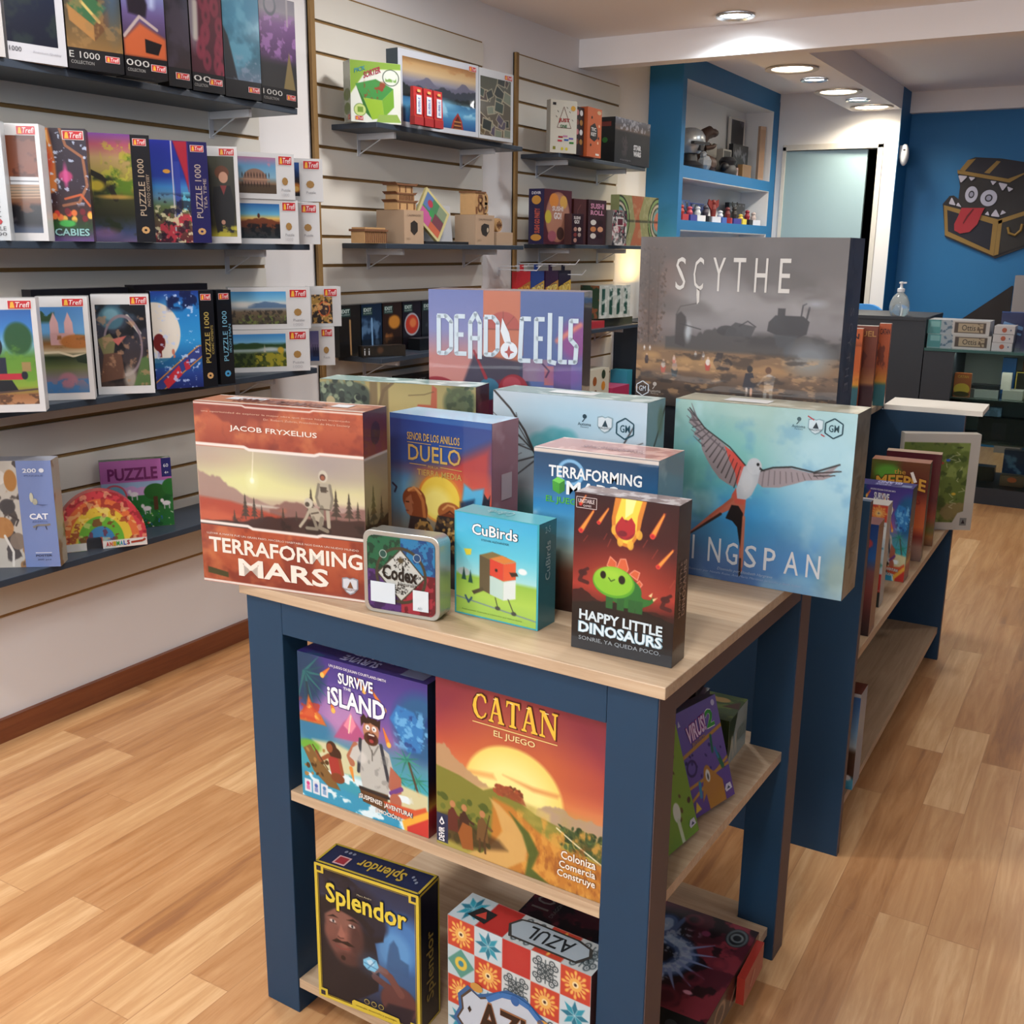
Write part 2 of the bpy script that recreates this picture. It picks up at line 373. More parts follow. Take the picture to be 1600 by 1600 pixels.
b = MB(); b.box(-2.6, -2.6, -0.1, 2.6, 9.2, 0); struct('floor', b, FLOOR)
b = MB(); b.box(-2.7, -2.6, 0, -2.537, 7.75, 2.6); struct('wall_left', b, WHITE)
b = MB(); b.box(2.5, -2.6, 0, 2.6, 9.2, 2.6); struct('wall_right', b, BLUE)
b = MB(); b.box(-2.7, -2.7, 0, 2.6, -2.6, 2.6); struct('wall_entrance', b, WHITE)
b = MB(); b.box(-2.7, -2.7, 2.33, 2.6, 4.96, 2.5); struct('ceiling', b, CEIL)
b = MB(); b.box(-2.7, 5.06, 2.39, 2.6, 8.2, 2.5); struct('ceiling_rear', b, CEIL)
b = MB(); b.box(-2.537, 4.956, 2.2, 2.5, 5.06, 2.5); struct('beam', b, CEIL)
b = MB(); b.box(-1.83, 5.06, 2.25, -1.51, 7.65, 2.39); struct('ceiling_soffit', b, CEIL)
# back walls : white one with the door, blue return and blue rear wall with a white cove
b = MB()
b.box(-2.33, 7.65, 0, -2.285, 7.75, 2.4); b.box(-1.615, 7.65, 0, -1.512, 7.75, 2.4); b.box(-2.285, 7.65, 2.035, -1.615, 7.75, 2.4)
struct('wall_rear_white', b, WHITE)
b = MB(); b.box(-1.6, 7.75, 0, -1.51, 8.0, 2.4); b.box(-1.5125, 7.652, 0, -1.509, 7.75, 2.4); struct('wall_return_blue', b, BLUE)
b = MB(); b.box(-1.6, 8.0, 0, 2.5, 8.1, 2.4); struct('wall_rear_blue', b, BLUE)
b = MB(); b.box(-1.51, 7.93, 2.255, 2.5, 8.0, 2.39); struct('trim_cove_rear', b, CEIL)
b = MB(); b.box(-2.537, -2.6, 0, -2.522, 5.83, 0.066); struct('baseboard_left', b, SKIRT)
# store room behind the door
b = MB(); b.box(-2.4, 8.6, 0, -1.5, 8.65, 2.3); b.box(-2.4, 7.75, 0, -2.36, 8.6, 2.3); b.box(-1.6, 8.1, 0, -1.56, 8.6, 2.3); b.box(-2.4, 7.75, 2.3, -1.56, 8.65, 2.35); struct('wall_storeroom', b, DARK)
# door : frame (structure) with the leaf a little ajar
b = MB()
b.box(-2.285, 7.635, 0, -2.262, 7.75, 2.035); b.box(-1.638, 7.635, 0, -1.605, 7.75, 2.035); b.box(-2.285, 7.635, 2.012, -1.605, 7.75, 2.05)
struct('door_1_frame', b, mat('door_frame_paint', '#cfcac0', 0.5))
dm = Matrix.Translation((-2.262, 7.645, 0)) @ Matrix.Rotation(math.radians(3), 4, 'Z')
b = MB(); b.box(0, 0, 0.01, 0.552, 0.04, 2.008); d1 = struct('door_1', b, DOORM); d1.matrix_world = dm
b = MB(); b.cyl((0.5, -0.05, 1.0), 0.012, 0.05, 12, axis='y'); b.box(0.40, -0.06, 0.99, 0.51, -0.045, 1.01); b.build('door_handle', STEEL, d1)

# blue niche column : front frame with three openings, white niches
b = MB(); X0, X1 = -2.535, -2.332; Y0, Y1 = 5.835, 7.65
b.box(X0, Y0, 0, X1, 5.892, 2.39); b.box(X0, 7.53, 0, X1, Y1, 2.39)
b.box(X0, 5.892, 2.262, X1, 7.53, 2.39); b.box(X0, 5.892, 1.735, X1, 7.53, 1.80); b.box(X0, 5.892, 1.445, X1, 7.53, 1.50); b.box(X0, 5.892, 0, X1, 7.53, 1.02)
struct('column_niche_blue', b, BLUE)
b = MB()
for z0, z1 in ((1.80, 2.262), (1.50, 1.735), (1.02, 1.445)):
    b.box(X0 - .002, 5.892, z0, X0 + .004, 7.53, z1); b.box(X0, 5.892, z0, X1 - .002, 5.896, z1); b.box(X0, 7.526, z0, X1 - .002, 7.53, z1)
    b.box(X0, 5.896, z1 - .004, X1 - .002, 7.526, z1)
struct('wall_niche_lining', b, WHITE)

# recessed lamps
def downlight(x, y, z, r, colr, power, strg, label, cool):
    t = empty('ceiling_light', (x, y, z), 0, label, 'ceiling light', 'recessed ceiling lights')
    b = MB(); b.lathe([(r * 1.02, -0.001), (r * 1.28, -0.004), (r * 1.3, -0.009), (r * 1.22, -0.012), (r * 1.0, -0.006), (r * 0.96, 0.0)], n=40); b.build('trim_ring', STEEL if cool else mat('ring_white', '#c9bfb4', 0.5), t, smooth=True)
    b = MB(); b.lathe([(0, -0.0045), (r * 0.7, -0.004), (r * 1.0, -0.002)], n=40); b.build('lens', mat('lens_cool' if cool else 'lens_warm', '#e8f6ff' if cool else '#fff1d8', emis=strg), t, smooth=True)
    l = lamp('downlight_beam', (x, y, z - 0.016), power, colr, r * 1.9, spread=math.radians(150)); l.parent = t; l.location = (0, 0, -0.016)
    return t
downlight(-1.678, 4.763, 2.33, 0.066, COOL, 9, 25, 'cool white recessed spotlight in front of the beam', True)
downlight(-1.70, 5.74, 2.25, 0.105, WARM, 9, 18, 'large warm round downlight nearest the beam', False)
downlight(-1.69, 6.14, 2.25, 0.058, COOL, 5, 25, 'small cool spotlight between the first and second warm lamps', True)
downlight(-1.685, 6.66, 2.25, 0.105, WARM, 9, 18, 'middle one of the three large warm downlights', False)
downlight(-1.66, 7.05, 2.25, 0.058, COOL, 5, 25, 'small cool spotlight between the second and third warm lamps', True)
downlight(-1.66, 7.44, 2.25, 0.105, WARM, 11, 18, 'large warm downlight closest to the doorway wall', False)

# ================================================================= SLATWALL AND SHELVES
def slatwall(y0, y1, label):
    t = empty('slatwall_panel', (-2.534, y0, 0.35), 0, label, 'slatwall panel', 'cream slatwall panels')
    b = MB(); b.box(0, 0, 0, 0.005, y1 - y0, 1.825); b.build('groove_backing', MDF, t)
    b = MB(); b.box(0, 0, 0, 0.017, 0.022, 1.825); b.build('edge_strip', MDF, t)
    z = 0.355 - 0.35; sp = 0.101
    for k in range(18):
        b = MB(); b.box(0.005, 0.022, z + 0.0055 + k * sp, 0.014, y1 - y0 - 0.004, z - 0.0055 + (k + 1) * sp); b.build('slat', SLAT, t, bevel=0.001)
    return t
slatwall(1.30, 2.675, 'cream slatwall panel behind the jigsaw shelves')
slatwall(2.935, 4.04, 'cream slatwall panel behind the wooden models')
slatwall(4.31, 5.42, 'cream slatwall panel beside the blue niche column')
def wall_shelf(y0, y1, zt, label, depth=0.2):
    t = empty('wall_shelf', (-2.52, y0, zt), 0, label, 'shelf', 'dark slatwall shelves')
    L = y1 - y0; b = MB(); b.box(0, 0, -0.018, depth, L, 0); b.build('board', SHELF, t, bevel=0.0015)
    for yy in (0.15, L - 0.17):
        b = MB(); b.box(0.0, yy - 0.006, -0.04, 0.165, yy + 0.006, -0.0185); b.tube([(0.003, yy, -0.088), (0.10, yy, -0.04)], 0.0022, 6); b.box(0.0, yy - 0.009, -0.095, 0.003, yy + 0.009, -0.0185)
        b.build('bracket', GREYM, t)
    return t
wall_shelf(1.34, 2.63, 1.744, 'top dark shelf with the tallest row of jigsaw boxes')
wall_shelf(1.36, 2.665, 1.337, 'second dark shelf down, under the colourful jigsaw row')
wall_shelf(1.36, 2.68, 0.94, 'third dark shelf down, under the jigsaws with a steam train')
wall_shelf(1.30, 2.70, 0.525, 'lowest dark shelf holding the rainbow and cat puzzles')
wall_shelf(3.03, 4.03, 1.746, 'dark shelf carrying the kayak jigsaw box')
wall_shelf(3.07, 4.05, 1.343, 'dark shelf carrying the wooden models')
wall_shelf(3.03, 4.03, 0.94, 'dark shelf carrying the row of black escape game boxes')
wall_shelf(3.03, 4.03, 0.525, 'low dark shelf mostly hidden behind the front display table')
wall_shelf(4.36, 5.33, 1.748, 'dark shelf with the orange and black party games, near the beam')
wall_shelf(4.40, 5.36, 1.35, 'dark shelf with the burgundy card games')
wall_shelf(4.40, 5.36, 0.94, 'dark shelf with a white and green box, beside the lit lantern')
wall_shelf(4.40, 5.36, 0.525, 'lowest dark shelf near the blue column')

# ================================================================= DISPLAY TABLES
def bx(b, *a, **k): b.box(*a, **k)
tr = Matrix.Translation((-0.4478, 1.1568, 0)) @ Matrix.Rotation(-0.0347, 4, 'Z')
t1 = empty('display_table', (-0.4478, 1.1568, 0), -0.0347, 'oak-topped navy display table in front, with two lower shelves', 'display table')
W_, D_, H_ = 0.761, 0.685, 0.797
b = MB(); b.box(-W_, 0, H_ - 0.0175, 0, D_, H_); b.build('table_top', OAK, t1, bevel=0.0012)
def leg(x0, y0, wid, dep, z1):
    b = MB(); b.box(x0, y0, 0, x0 + wid, y0 + dep, z1); o = b.build('leg', NAVY, t1, bevel=0.0015)
    for xs in ((x0 + wid,) if x0 > -0.5 else ()):
        c = MB(); c.box(xs, y0 + 0.0015, 0.001, xs + 0.0012, y0 + dep - 0.0015, z1 - 0.001); c.build('side_edge', TAUPE, o)
for x0, y0, wi in ((-0.755, 0.01, 0.078), (-0.087, 0.01, 0.074), (-0.755, 0.612, 0.078), (-0.087, 0.612, 0.074)): leg(x0, y0, wi, 0.058, H_ - 0.018)
b = MB(); b.box(-0.6765, 0.0105, H_ - 0.0755, -0.0875, 0.0195, H_ - 0.018); b.build('apron', NAVY, t1)
b = MB(); b.box(-0.6765, 0.65, H_ - 0.0755, -0.0875, 0.669, H_ - 0.018); b.build('apron', NAVY, t1)
b = MB(); b.box(-0.033, 0.0685, H_ - 0.06, -0.014, 0.611, H_ - 0.018); b.build('apron', TAUPE, t1)['label'] = 'taupe side apron'
b = MB(); b.box(-0.755, 0.0685, H_ - 0.06, -0.736, 0.611, H_ - 0.018); b.build('apron', TAUPE, t1)
def tshelf(z, y0, y1):
    b = MB(); b.box(-0.7385, 0.0685, z - 0.018, -0.026, 0.611, z); b.box(-0.6765, y0, z - 0.018, -0.0885, 0.0685, z); b.box(-0.6765, 0.611, z - 0.018, -0.0885, y1, z)
    return b.build('shelf', OAK, t1)
tshelf(0.44, 0.013, 0.66); tshelf(0.07, 0.013, 0.66)

t2 = empty('display_unit', (-0.42, 2.2, 0), 0, 'long navy stepped display unit behind the front table', 'display unit')
for y0 in (0, 1.375):
    b = MB(); b.box(-1.0, y0, 0, -0.0015, y0 + 0.02, 0.83); o = b.build('end_panel', NAVY, t2)
    c = MB(); c.box(-0.0015, y0, 0, 0.0, y0 + 0.02, 0.83); c.build('side_edge', TAUPE, o)
for z in (0.472, 0.115):
    b = MB(); b.box(-0.98, 0.02, z - 0.02, -0.01, 1.375, z); b.build('shelf', OAKY, t2)
b = MB(); b.box(-1.0, 0.0, 0.8301, -0.262, 1.395, 0.85); b.build('unit_top', OAKY, t2)
b = MB(); b.box(-0.62, 0.0205, 0.4725, -0.60, 1.3745, 0.8295); b.build('back_panel', NAVY, t2)
b = MB(); b.box(-0.62, 0.0205, 0.1155, -0.60, 1.3745, 0.4515); b.build('back_panel', NAVY, t2)
# ================================================================= BOXES ON THE FRONT TABLE
GB = 'board game box'
TT = 0.7975
def hexlogo(F, u, v, r, asp, col, t='GM', lay=3):
    P = [(u + r / asp * math.sin(k * math.pi / 3), v - r * math.cos(k * math.pi / 3)) for k in range(7)]
    F.line(P, r * 0.14, col, lay); F.text(t, u - r * .5 / asp, v - r * .36, u + r * .5 / asp, v + r * .36, col, lay, bold=0.01)
def shieldlogo(F, u, v, r, asp, a, c, bcol):
    P = [(-1, -.8), (-.4, -.95), (0, -.8), (.4, -.95), (1, -.8), (1, .3), (.5, .85), (0, 1.1), (-.5, .85), (-1, .3)]
    F.poly([(u + x * r / asp, v + y * r) for x, y in P[::-1]], a, 3); F.poly([(u + x * r * .85 / asp, v + y * r * .85) for x, y in P[::-1]], c, 4)
    F.poly([(u - .35 * r / asp, v + .3 * r), (u + .4 * r / asp, v + .3 * r), (u + .05 * r / asp, v - .5 * r)], bcol, 5); F.text('MALDITO', u - .75 * r / asp, v + .35 * r, u + .75 * r / asp, v + .6 * r, bcol, 5)
def robotlogo(F, u, v, r, asp, col):
    F.ell(u, v - .6 * r, .28 * r / asp, .28 * r, col, 3); F.line([(u, v - .3 * r), (u - .3 * r / asp, v + .1 * r)], .12 * r, col, 3)
    F.text('Automa', u - .9 * r / asp, v + .15 * r, u + .9 * r / asp, v + .55 * r, col, 3); F.text('Factory', u - .5 * r / asp, v + .62 * r, u + .6 * r / asp, v + .85 * r, col, 3)

# ---- big orange-red box with two astronauts
def mars_bands(F, cv, side=False):
    for v0, v1, s in ((0.0, 0.235, 1), (0.675, 0.985, 2)):
        cv.vg([(0, '#b0532f'), (.4, '#b8603a'), (1, '#9a4026')], 0, v0, 1, v1)
        cv.tex('#7e2f22', 5, .48, .62, .65, s, 0, v0, 1, v1, .005); cv.tex('#cf8350', 7, .55, .75, .6, s + 9, 0, v0, 1, v1, .005); cv.tex('#8d3b24', 22, .5, .7, .35, s + 4, 0, v0, 1, v1, .005)
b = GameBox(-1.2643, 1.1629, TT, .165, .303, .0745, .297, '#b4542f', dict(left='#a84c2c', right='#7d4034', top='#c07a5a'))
cv = Cv(250, 245, '#b4542f', asp=.303 / .297)
cv.vg([(0, '#b3a79a'), (.25, '#bdb49a'), (.42, '#d3cda0'), (.55, '#d8cfa8'), (.62, '#b39a92')], 0, .24, 1, .67)
cv.ell(.33, .40, .28, .12, '#dfe0a0', .75, .18); cv.ell(.75, .3, .25, .08, '#9f9297', .5, .12); cv.ell(.1, .3, .2, .06, '#b69a92', .5, .1)
cv.mountain([(0, .37), (.07, .40), (.13, .40), (.2, .45), (.32, .50), (.45, .53), (.6, .55), (1, .56)], .68, '#a5897f', .95, 1, .006, .012)
cv.mountain([(.44, .55), (.53, .50), (.62, .50), (.7, .52), (.85, .53), (1, .50)], .68, '#8c6961', .9, 2, .006, .01)
cv.poly([(.3, .53), (.5, .535), (.48, .545), (.28, .545)], '#cfc8b8', .8, .01)
cv.poly([(0, .52), (.2, .53), (.42, .57), (.6, .60), (.6, .67), (0, .67)], '#b0492f', .95, .02); cv.tex('#d0714a', 8, .5, .7, .6, 3, 0, .53, .55, .66, .02, sx=.3)
cv.mountain([(0, .655), (.25, .64), (.4, .60), (.55, .585), (.8, .575), (1, .56)], .68, '#46312e', .97, 4, .006, .01); cv.tex('#2a1d1c', 14, .5, .65, .7, 6, .2, .58, 1, .67, .02)
for u, v, h in ((.29, .62, .13), (.345, .615, .11), (.39, .61, .07), (.22, .64, .06), (.52, .60, .06), (.69, .585, .16), (.835, .57, .15), (.91, .57, .14), (.6, .6, .05), (.96, .56, .09)): cv.pine(u, v, h, '#4b4238', .85)
cv.line([(.355, .24), (.34, .40)], .003, '#f0ead0', .75, .006, .010); cv.ell(.34, .405, .012, .014, '#ffffff', 1, .012); cv.ell(.34, .405, .03, .04, '#e9efc0', .5, .04)
S1, S2, S3 = '#b3ab98', '#8b8475', '#5c5348'   # standing figure and kneeling figure in pressure suits
cv.ell(.765, .345, .027, .032, '#c9c2b0'); cv.ell(.762, .35, .017, .017, '#5a3c34'); cv.ell(.762, .353, .012, .012, '#a06448'); cv.poly([(.735, .38), (.80, .38), (.81, .46), (.795, .52), (.74, .52), (.73, .45)], S1)
cv.poly([(.745, .40), (.785, .40), (.782, .43), (.75, .43)], S3); cv.line([(.738, .39), (.722, .46), (.735, .5)], .016, S2); cv.line([(.803, .39), (.815, .46), (.805, .51)], .016, S2)
cv.line([(.752, .51), (.748, .60)], .023, S2); cv.line([(.785, .51), (.79, .61)], .022, S1); cv.line([(.74, .52), (.8, .52)], .006, S3)
cv.ell(.675, .495, .026, .028, '#c9c2b0'); cv.ell(.667, .502, .014, .013, S3); cv.poly([(.67, .52), (.725, .515), (.765, .56), (.755, .60), (.69, .575)], S1); cv.line([(.68, .53), (.655, .58), (.62, .625)], .016, S1)
cv.line([(.75, .57), (.735, .62), (.78, .635)], .022, S2); cv.line([(.7, .57), (.72, .63), (.66, .63)], .018, S2); cv.line([(.75, .42), (.79, .42)], .006, S3); cv.line([(.69, .55), (.73, .54)], .008, S3)
mars_bands(b.front, cv)
for v in (.240, .672): cv.line([(0, v - .012), (.3, v - .012), (.33, v), (.72, v), (.75, v - .010), (1, v - .010)], .016, '#e6ded6', 1)
cv.line([(0, .992), (1, .992)], .012, '#e3dad2'); cv.line([(0, .008), (.3, .008), (.32, .016), (.7, .016), (.72, .008), (1, .008)], .008, '#e3dad2')
cv.poly([(.03, .915), (.16, .935), (.16, .965), (.03, .95)], '#4a4a2a'); b.front.paint(cv)
F = b.front
F.text('JACOB FRYXELIUS', .22, .115, .74, .15, '#efe6dc', slope=.15, bold=.01)
F.text('LLEVAR A MARTE FUE UN GRAN PASO, HACERLO HABITABLE NOS DARA UN NUEVO MUNDO', .04, .715, .96, .727, '#e8d8cc')
F.text('TERRAFORMING', .05, .74, .98, .825, '#efe6da', bold=.022); F.text('MARS', .23, .845, .78, .945, '#efe6da', bold=.026)
F.text('una oportunidad de explorar la mejor obra que jamas hayan inventado', .05, .045, .93, .056, '#dcb8a0'); F.text('Dr. Robert Zubrin, Presidente de Mars Society', .43, .067, .93, .08, '#dcb8a0')
shieldlogo(F, .905, .915, .047, 1.0, '#9a9aa2', '#d3d6dc', '#8a5a3a')
cv = Cv(60, 220, '#7d4034', asp=.25); cv.vg([(0, '#9f9484'), (.6, '#a89a78'), (1, '#77684e')], 0, .24, 1, .67); cv.mountain([(0, .58), (.4, .6), (1, .57)], .68, '#4a3a2e', 1, 1, .01)
for u, h in ((.35, .2), (.7, .13), (.12, .1)): cv.pine(u, .6, h, '#55503c', .9)
cv.vg([(0, '#6d3530'), (1, '#8d4030')], 0, 0, 1, .235); cv.vg([(0, '#7a3a30'), (1, '#6d2f26')], 0, .68, 1, 1); cv.line([(0, .24), (1, .235)], .014, '#cfc4bc'); cv.line([(0, .672), (1, .672)], .012, '#cfc4bc'); cv.ell(.5, .12, .05, .06, '#4a2828', .8); b.right.paint(cv)
cv = Cv(160, 50, '#b9805f', asp=4); cv.tex('#8d4a34', 3, .45, .6, .7, 3); cv.line([(0, .93), (1, .93)], .1, '#ddd3ca'); cv.line([(0, .04), (1, .04)], .08, '#d8cbc0'); b.top.paint(cv); b.top.rect(.12, .2, .34, .55, '#d7dade', 3); b.top.rect(.76, .25, .86, .6, '#d7dade', 3); b.top.text('TERRAFORMING MARS', .2, .35, .74, .8, '#7c3f2c', 3, bold=.03, rot=180)
b.done('board_game_box', 'large rust-orange board game box showing two people in pressure suits, overhanging the table corner', GB, PW)

# ---- square tin with rounded corners
t = empty('card_game_tin', (-.9485, 1.186, TT), .12, 'small square metal card game tin with rounded corners, four coloured quarters and white stickers', 'card game tin')
w_, h_, d_, rr = .1265, .1265, .038, .014
def rr_pts(w, h, r, n=6, x0=0, z0=0):
    P = []
    for cx, cz, a0 in ((w - r, r, -90), (w - r, h - r, 0), (r, h - r, 90), (r, r, 180)):
        for k in range(n + 1):
            a = math.radians(a0 + 90 * k / n); P.append((x0 + cx + r * math.cos(a), z0 + cz + r * math.sin(a)))
    return P
b = MB(); b.prism(rr_pts(w_, h_, rr), .003, d_, '#a9aba2'); b.prism(rr_pts(w_ + .002, h_ + .002, rr, 6, -.001, 0), 0, .016, '#b9bbb8'); o = b.build('tin_body', mat('tin_metal', '#b0b3ae', .3, .75, var=.08, scale=12), t, bevel=.0012)
b = MB(); cv = Cv(150, 150, '#1f6b4a', asp=1)
cv.rect(.5, 0, 1, .46, '#1c7fae'); cv.rect(0, .46, .5, 1, '#5b3478'); cv.rect(.5, .46, 1, 1, '#a3283c')
cv.tex('#0f3d2c', 14, .48, .56, .8, 1, 0, 0, .5, .46, .005); cv.tex('#0c3f78', 14, .48, .56, .8, 2, .5, 0, 1, .46, .005); cv.tex('#341a4e', 14, .48, .56, .8, 3, 0, .46, .5, 1, .005); cv.tex('#63101f', 14, .48, .56, .8, 4, .5, .46, 1, 1, .005)
cv.ell(.5, .5, .36, .36, '#4a4433', 1, ring=.02); cv.poly([(.5, .14), (.86, .5), (.5, .86), (.14, .5)], '#4b4636'); cv.poly([(.5, .165), (.835, .5), (.5, .835), (.165, .5)], '#c3c6c0')
cv.dots(60, .38, .25, .62, .42, ['#2c2a28'], .004, .012, 5); cv.dots(60, .4, .62, .6, .75, ['#2c2a28'], .004, .012, 6); cv.ell(.5, .3, .04, .035, '#5a5038'); cv.dots(16, .22, .47, .3, .53, ['#2c2a28'], .004, .009, 2); cv.dots(16, .72, .47, .79, .53, ['#2c2a28'], .004, .009, 3)
for u, v in ((.24, .24), (.74, .24)): cv.ell(u, v, .055, .055, '#cfd2cc'); cv.ell(u, v, .047, .047, '#2d5a52' if u < .5 else '#1b4d78')
# keep the print inside a rounded outline
F = Face(b, (.006, -.0005, h_ - .005), (w_ - .012, 0, 0), (0, 0, -(h_ - .011)))
a = cv.a; ny, nx = a.shape[:2]; U, V = np.meshgrid(np.linspace(0, 1, nx), np.linspace(0, 1, ny)); P = F.pt(np.stack([U.ravel(), V.ravel()], 1), 1); i = np.arange(nx * ny).reshape(ny, nx)
q = np.stack([i[:-1, :-1], i[1:, :-1], i[1:, 1:], i[:-1, 1:]], -1).reshape(-1, 4); cu = U[:-1, :-1].ravel(); cvv = V[:-1, :-1].ravel(); R_ = .1
dx = np.maximum(np.maximum(R_ - cu, cu - (1 - R_)), 0); dy = np.maximum(np.maximum(R_ - cvv, cvv - (1 - R_)), 0); q = q[(dx ** 2 + dy ** 2) <= R_ ** 2]
b.add(P, q.tolist(), lin(a.reshape(-1, 3)))
F.text('Codex', .23, .37, .75, .57, '#26221f', 3, bold=.035, slope=.1); F.text('Naturalis', .46, .585, .73, .635, '#26221f', 3); b.build('tin_lid_print', PG, t)
b = MB(); F = Face(b, (.012, -.0022, .050), (.042, 0, .000), (.0, 0, -.032)); F.rect(0, 0, 1, 1, '#b9c3c9', 1); b.build('price_sticker', PM, t)
b = MB(); F = Face(b, (.084, -.0022, .045), (.026, 0, 0), (0, 0, -.032)); F.rect(0, 0, 1, 1, '#bcc4c8', 1); F.text('AD', .3, .8, .6, .92, '#8a9498', 2); b.build('code_sticker', PM, t)

# ---- turquoise box with a cubic bird
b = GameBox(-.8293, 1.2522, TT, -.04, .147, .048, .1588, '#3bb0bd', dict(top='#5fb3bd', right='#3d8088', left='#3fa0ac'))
cv = Cv(125, 135, '#57c3dc', asp=.147 / .1588); cv.vg([(0, '#3fb4dc'), (.35, '#62cbe0'), (.58, '#a9dfe0'), (.62, '#9cc64e'), (.8, '#b4d65a'), (1, '#a3c95a')], 0, 0, 1, 1)
cv.ell(.83, .47, .05, .03, '#e8f0f0'); cv.ell(.1, .58, .07, .04, '#b9c6c2'); cv.poly([(.1, .35), (.2, .34), (.19, .4), (.13, .41)], '#e0d23a')
for u, v in ((.1, .66), (.185, .68)): cv.poly([(u - .03, v), (u + .03, v), (u, v - .13)], '#2c5a4c')
cv.poly([(.30, .385), (.45, .355), (.45, .76), (.30, .72)], '#6a5f45'); cv.poly([(.30, .385), (.46, .33), (.64, .36), (.64, .375), (.45, .42)], '#8a7a4c')
cv.poly([(.43, .40), (.60, .43), (.60, .60), (.43, .565)], '#d9462b'); cv.poly([(.60, .43), (.75, .39), (.75, .56), (.60, .60)], '#e0602f'); cv.poly([(.43, .40), (.58, .35), (.75, .385), (.60, .43)], '#d98a3a')
cv.poly([(.43, .57), (.60, .605), (.60, .79), (.43, .755)], '#c3dcd4'); cv.poly([(.60, .605), (.75, .565), (.75, .75), (.60, .79)], '#dfe8e4'); cv.ell(.51, .505, .016, .016, '#3a2420'); cv.poly([(.67, .50), (.76, .49), (.78, .52), (.7, .54)], '#40302c')
cv.poly([(.2, .76), (.34, .70), (.36, .73), (.23, .79)], '#5a523c'); cv.line([(0, .84), (1, .93)], .012, '#7c90a0'); cv.line([(.5, .78), (.53, .87)], .01, '#3a3a38'); cv.line([(.66, .77), (.72, .88)], .01, '#3a3a38'); cv.ell(.53, .88, .03, .02, '#4a4e4c'); cv.ell(.73, .90, .03, .02, '#4a4e4c'); cv.line([(.12, .82), (.16, .88), (.2, .83)], .02, '#3c5a78')
b.front.paint(cv, .02, .01, .98, .985); b.front.text('CuBirds', .22, .09, .76, .195, '#f4f8f8', out='#20404c', bold=.015, ow=.03); b.front.text('STEFAN ALEXANDER', .33, .225, .66, .245, '#245a68'); b.front.text('Ilustraciones, ilustrado e interactivo por kaburokawa', .1, .935, .82, .95, '#5a7a3a')
b.right.text('CuBirds', .35, .18, .62, .55, '#a9c6c6', rot=90, bold=.01); b.right.text('2-5', .3, .04, .6, .10, '#a9c6c6'); b.top.text('CuBirds', .3, .3, .6, .7, '#a8ccd0', rot=180)
b.done('card_game_box', 'small turquoise card game box with an orange block bird', GB, PW)

# ---- dark red and black box with a little green dinosaur
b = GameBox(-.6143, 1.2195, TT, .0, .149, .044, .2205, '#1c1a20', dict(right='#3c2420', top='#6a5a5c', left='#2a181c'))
cv = Cv(160, 235, '#2a1218', asp=.149 / .2205); cv.vg([(0, '#3a141c'), (.25, '#4a1620'), (.45, '#7a221e'), (.58, '#a8342a'), (.66, '#6a1e1e'), (.72, '#1c161c'), (1, '#22242a')], 0, 0, 1, 1)
cv.ell(.5, .5, .28, .17, '#c04a2c', .6, .2); cv.mountain([(0, .62), (.1, .60), (.25, .66), (.5, .69), (.8, .67), (1, .69)], .8, '#3a1418', .9, 3, .004)
cv.mountain([(0, .7), (.25, .67), (.5, .645), (.75, .68), (1, .72)], 1, '#17141a', 1, 3, .006)
for (a, c, wd) in (((.60, -.02), (.47, .27), .10), ((.05, .18), (.20, .03), .018), ((.22, .1), (.28, .02), .012), ((.72, .12), (.82, .02), .02), ((.8, .42), (.98, .2), .02), ((.7, .22), (.79, .06), .02)):
    pass
def meteor(u, v, r, L, dx):
    cv.poly([(u - r * 1.2 / cv.asp, v), (u + dx - r * .3, v - L), (u + dx + r * 1.0, v - L), (u + r * 1.3 / cv.asp, v)], '#c8472a', .8, .01); cv.poly([(u - r / cv.asp, v), (u + dx, v - L), (u + dx + r * .3, v - L * .9), (u + r / cv.asp, v)], '#f0a33a', .95, .006)
    cv.ell(u, v, r, r, '#e8432a'); cv.ell(u, v, r * .6, r * .6, '#c01f2c')
for a in ((.07, .235, .016, .14, .12), (.245, .17, .012, .1, .09), (.765, .205, .017, .15, .1), (.83, .385, .014, .12, .13), (.06, .07, .01, .06, .05)): meteor(*a)
for a, c in (((.3, .27), (.33, .23)), ((.37, .26), (.34, .31)), ((.68, .28), (.72, .23)), ((.1, .3), (.14, .26)), ((.77, .34), (.82, .28)), ((.95, .5), (.99, .45))): cv.line([a, c], .003, '#b0503a')
cv.poly([(.40, .0), (.70, .0), (.66, .12), (.64, .21), (.56, .30), (.47, .29), (.38, .22), (.37, .13)], '#d98a28'); cv.poly([(.46, .0), (.66, .0), (.62, .1), (.61, .2), (.55, .275), (.48, .27), (.41, .21), (.41, .12)], '#f3d84a'); cv.poly([(.5, 0), (.6, 0), (.57, .08), (.5, .12)], '#fdf6a0')
for u, v, r in ((.40, .2, .03), (.46, .27, .028), (.56, .28, .03), (.64, .21, .03)): cv.ell(u, v, r * .7, r, '#e9b83c', .9)
cv.ell(.505, .19, .065, .062, '#9c1f34'); cv.poly([(.43, .15), (.47, .11), (.51, .145), (.56, .11), (.6, .15), (.6, .2), (.5, .25), (.42, .2)], '#b8202f'); cv.ell(.48, .215, .03, .018, '#7c1830', .9)
G1, G2, G3, OR = '#8fc92e', '#5fae2a', '#237a35', '#d8683a'
for p in ([(.34, .43), (.37, .37), (.43, .40), (.43, .45)], [(.44, .43), (.47, .375), (.52, .37), (.55, .43), (.52, .47)], [(.56, .46), (.61, .43), (.66, .44), (.64, .49)], [(.62, .52), (.66, .49), (.69, .51), (.66, .54)]):
    cv.poly(p, OR); cv.line(p + p[:1], .005, '#f0a890')
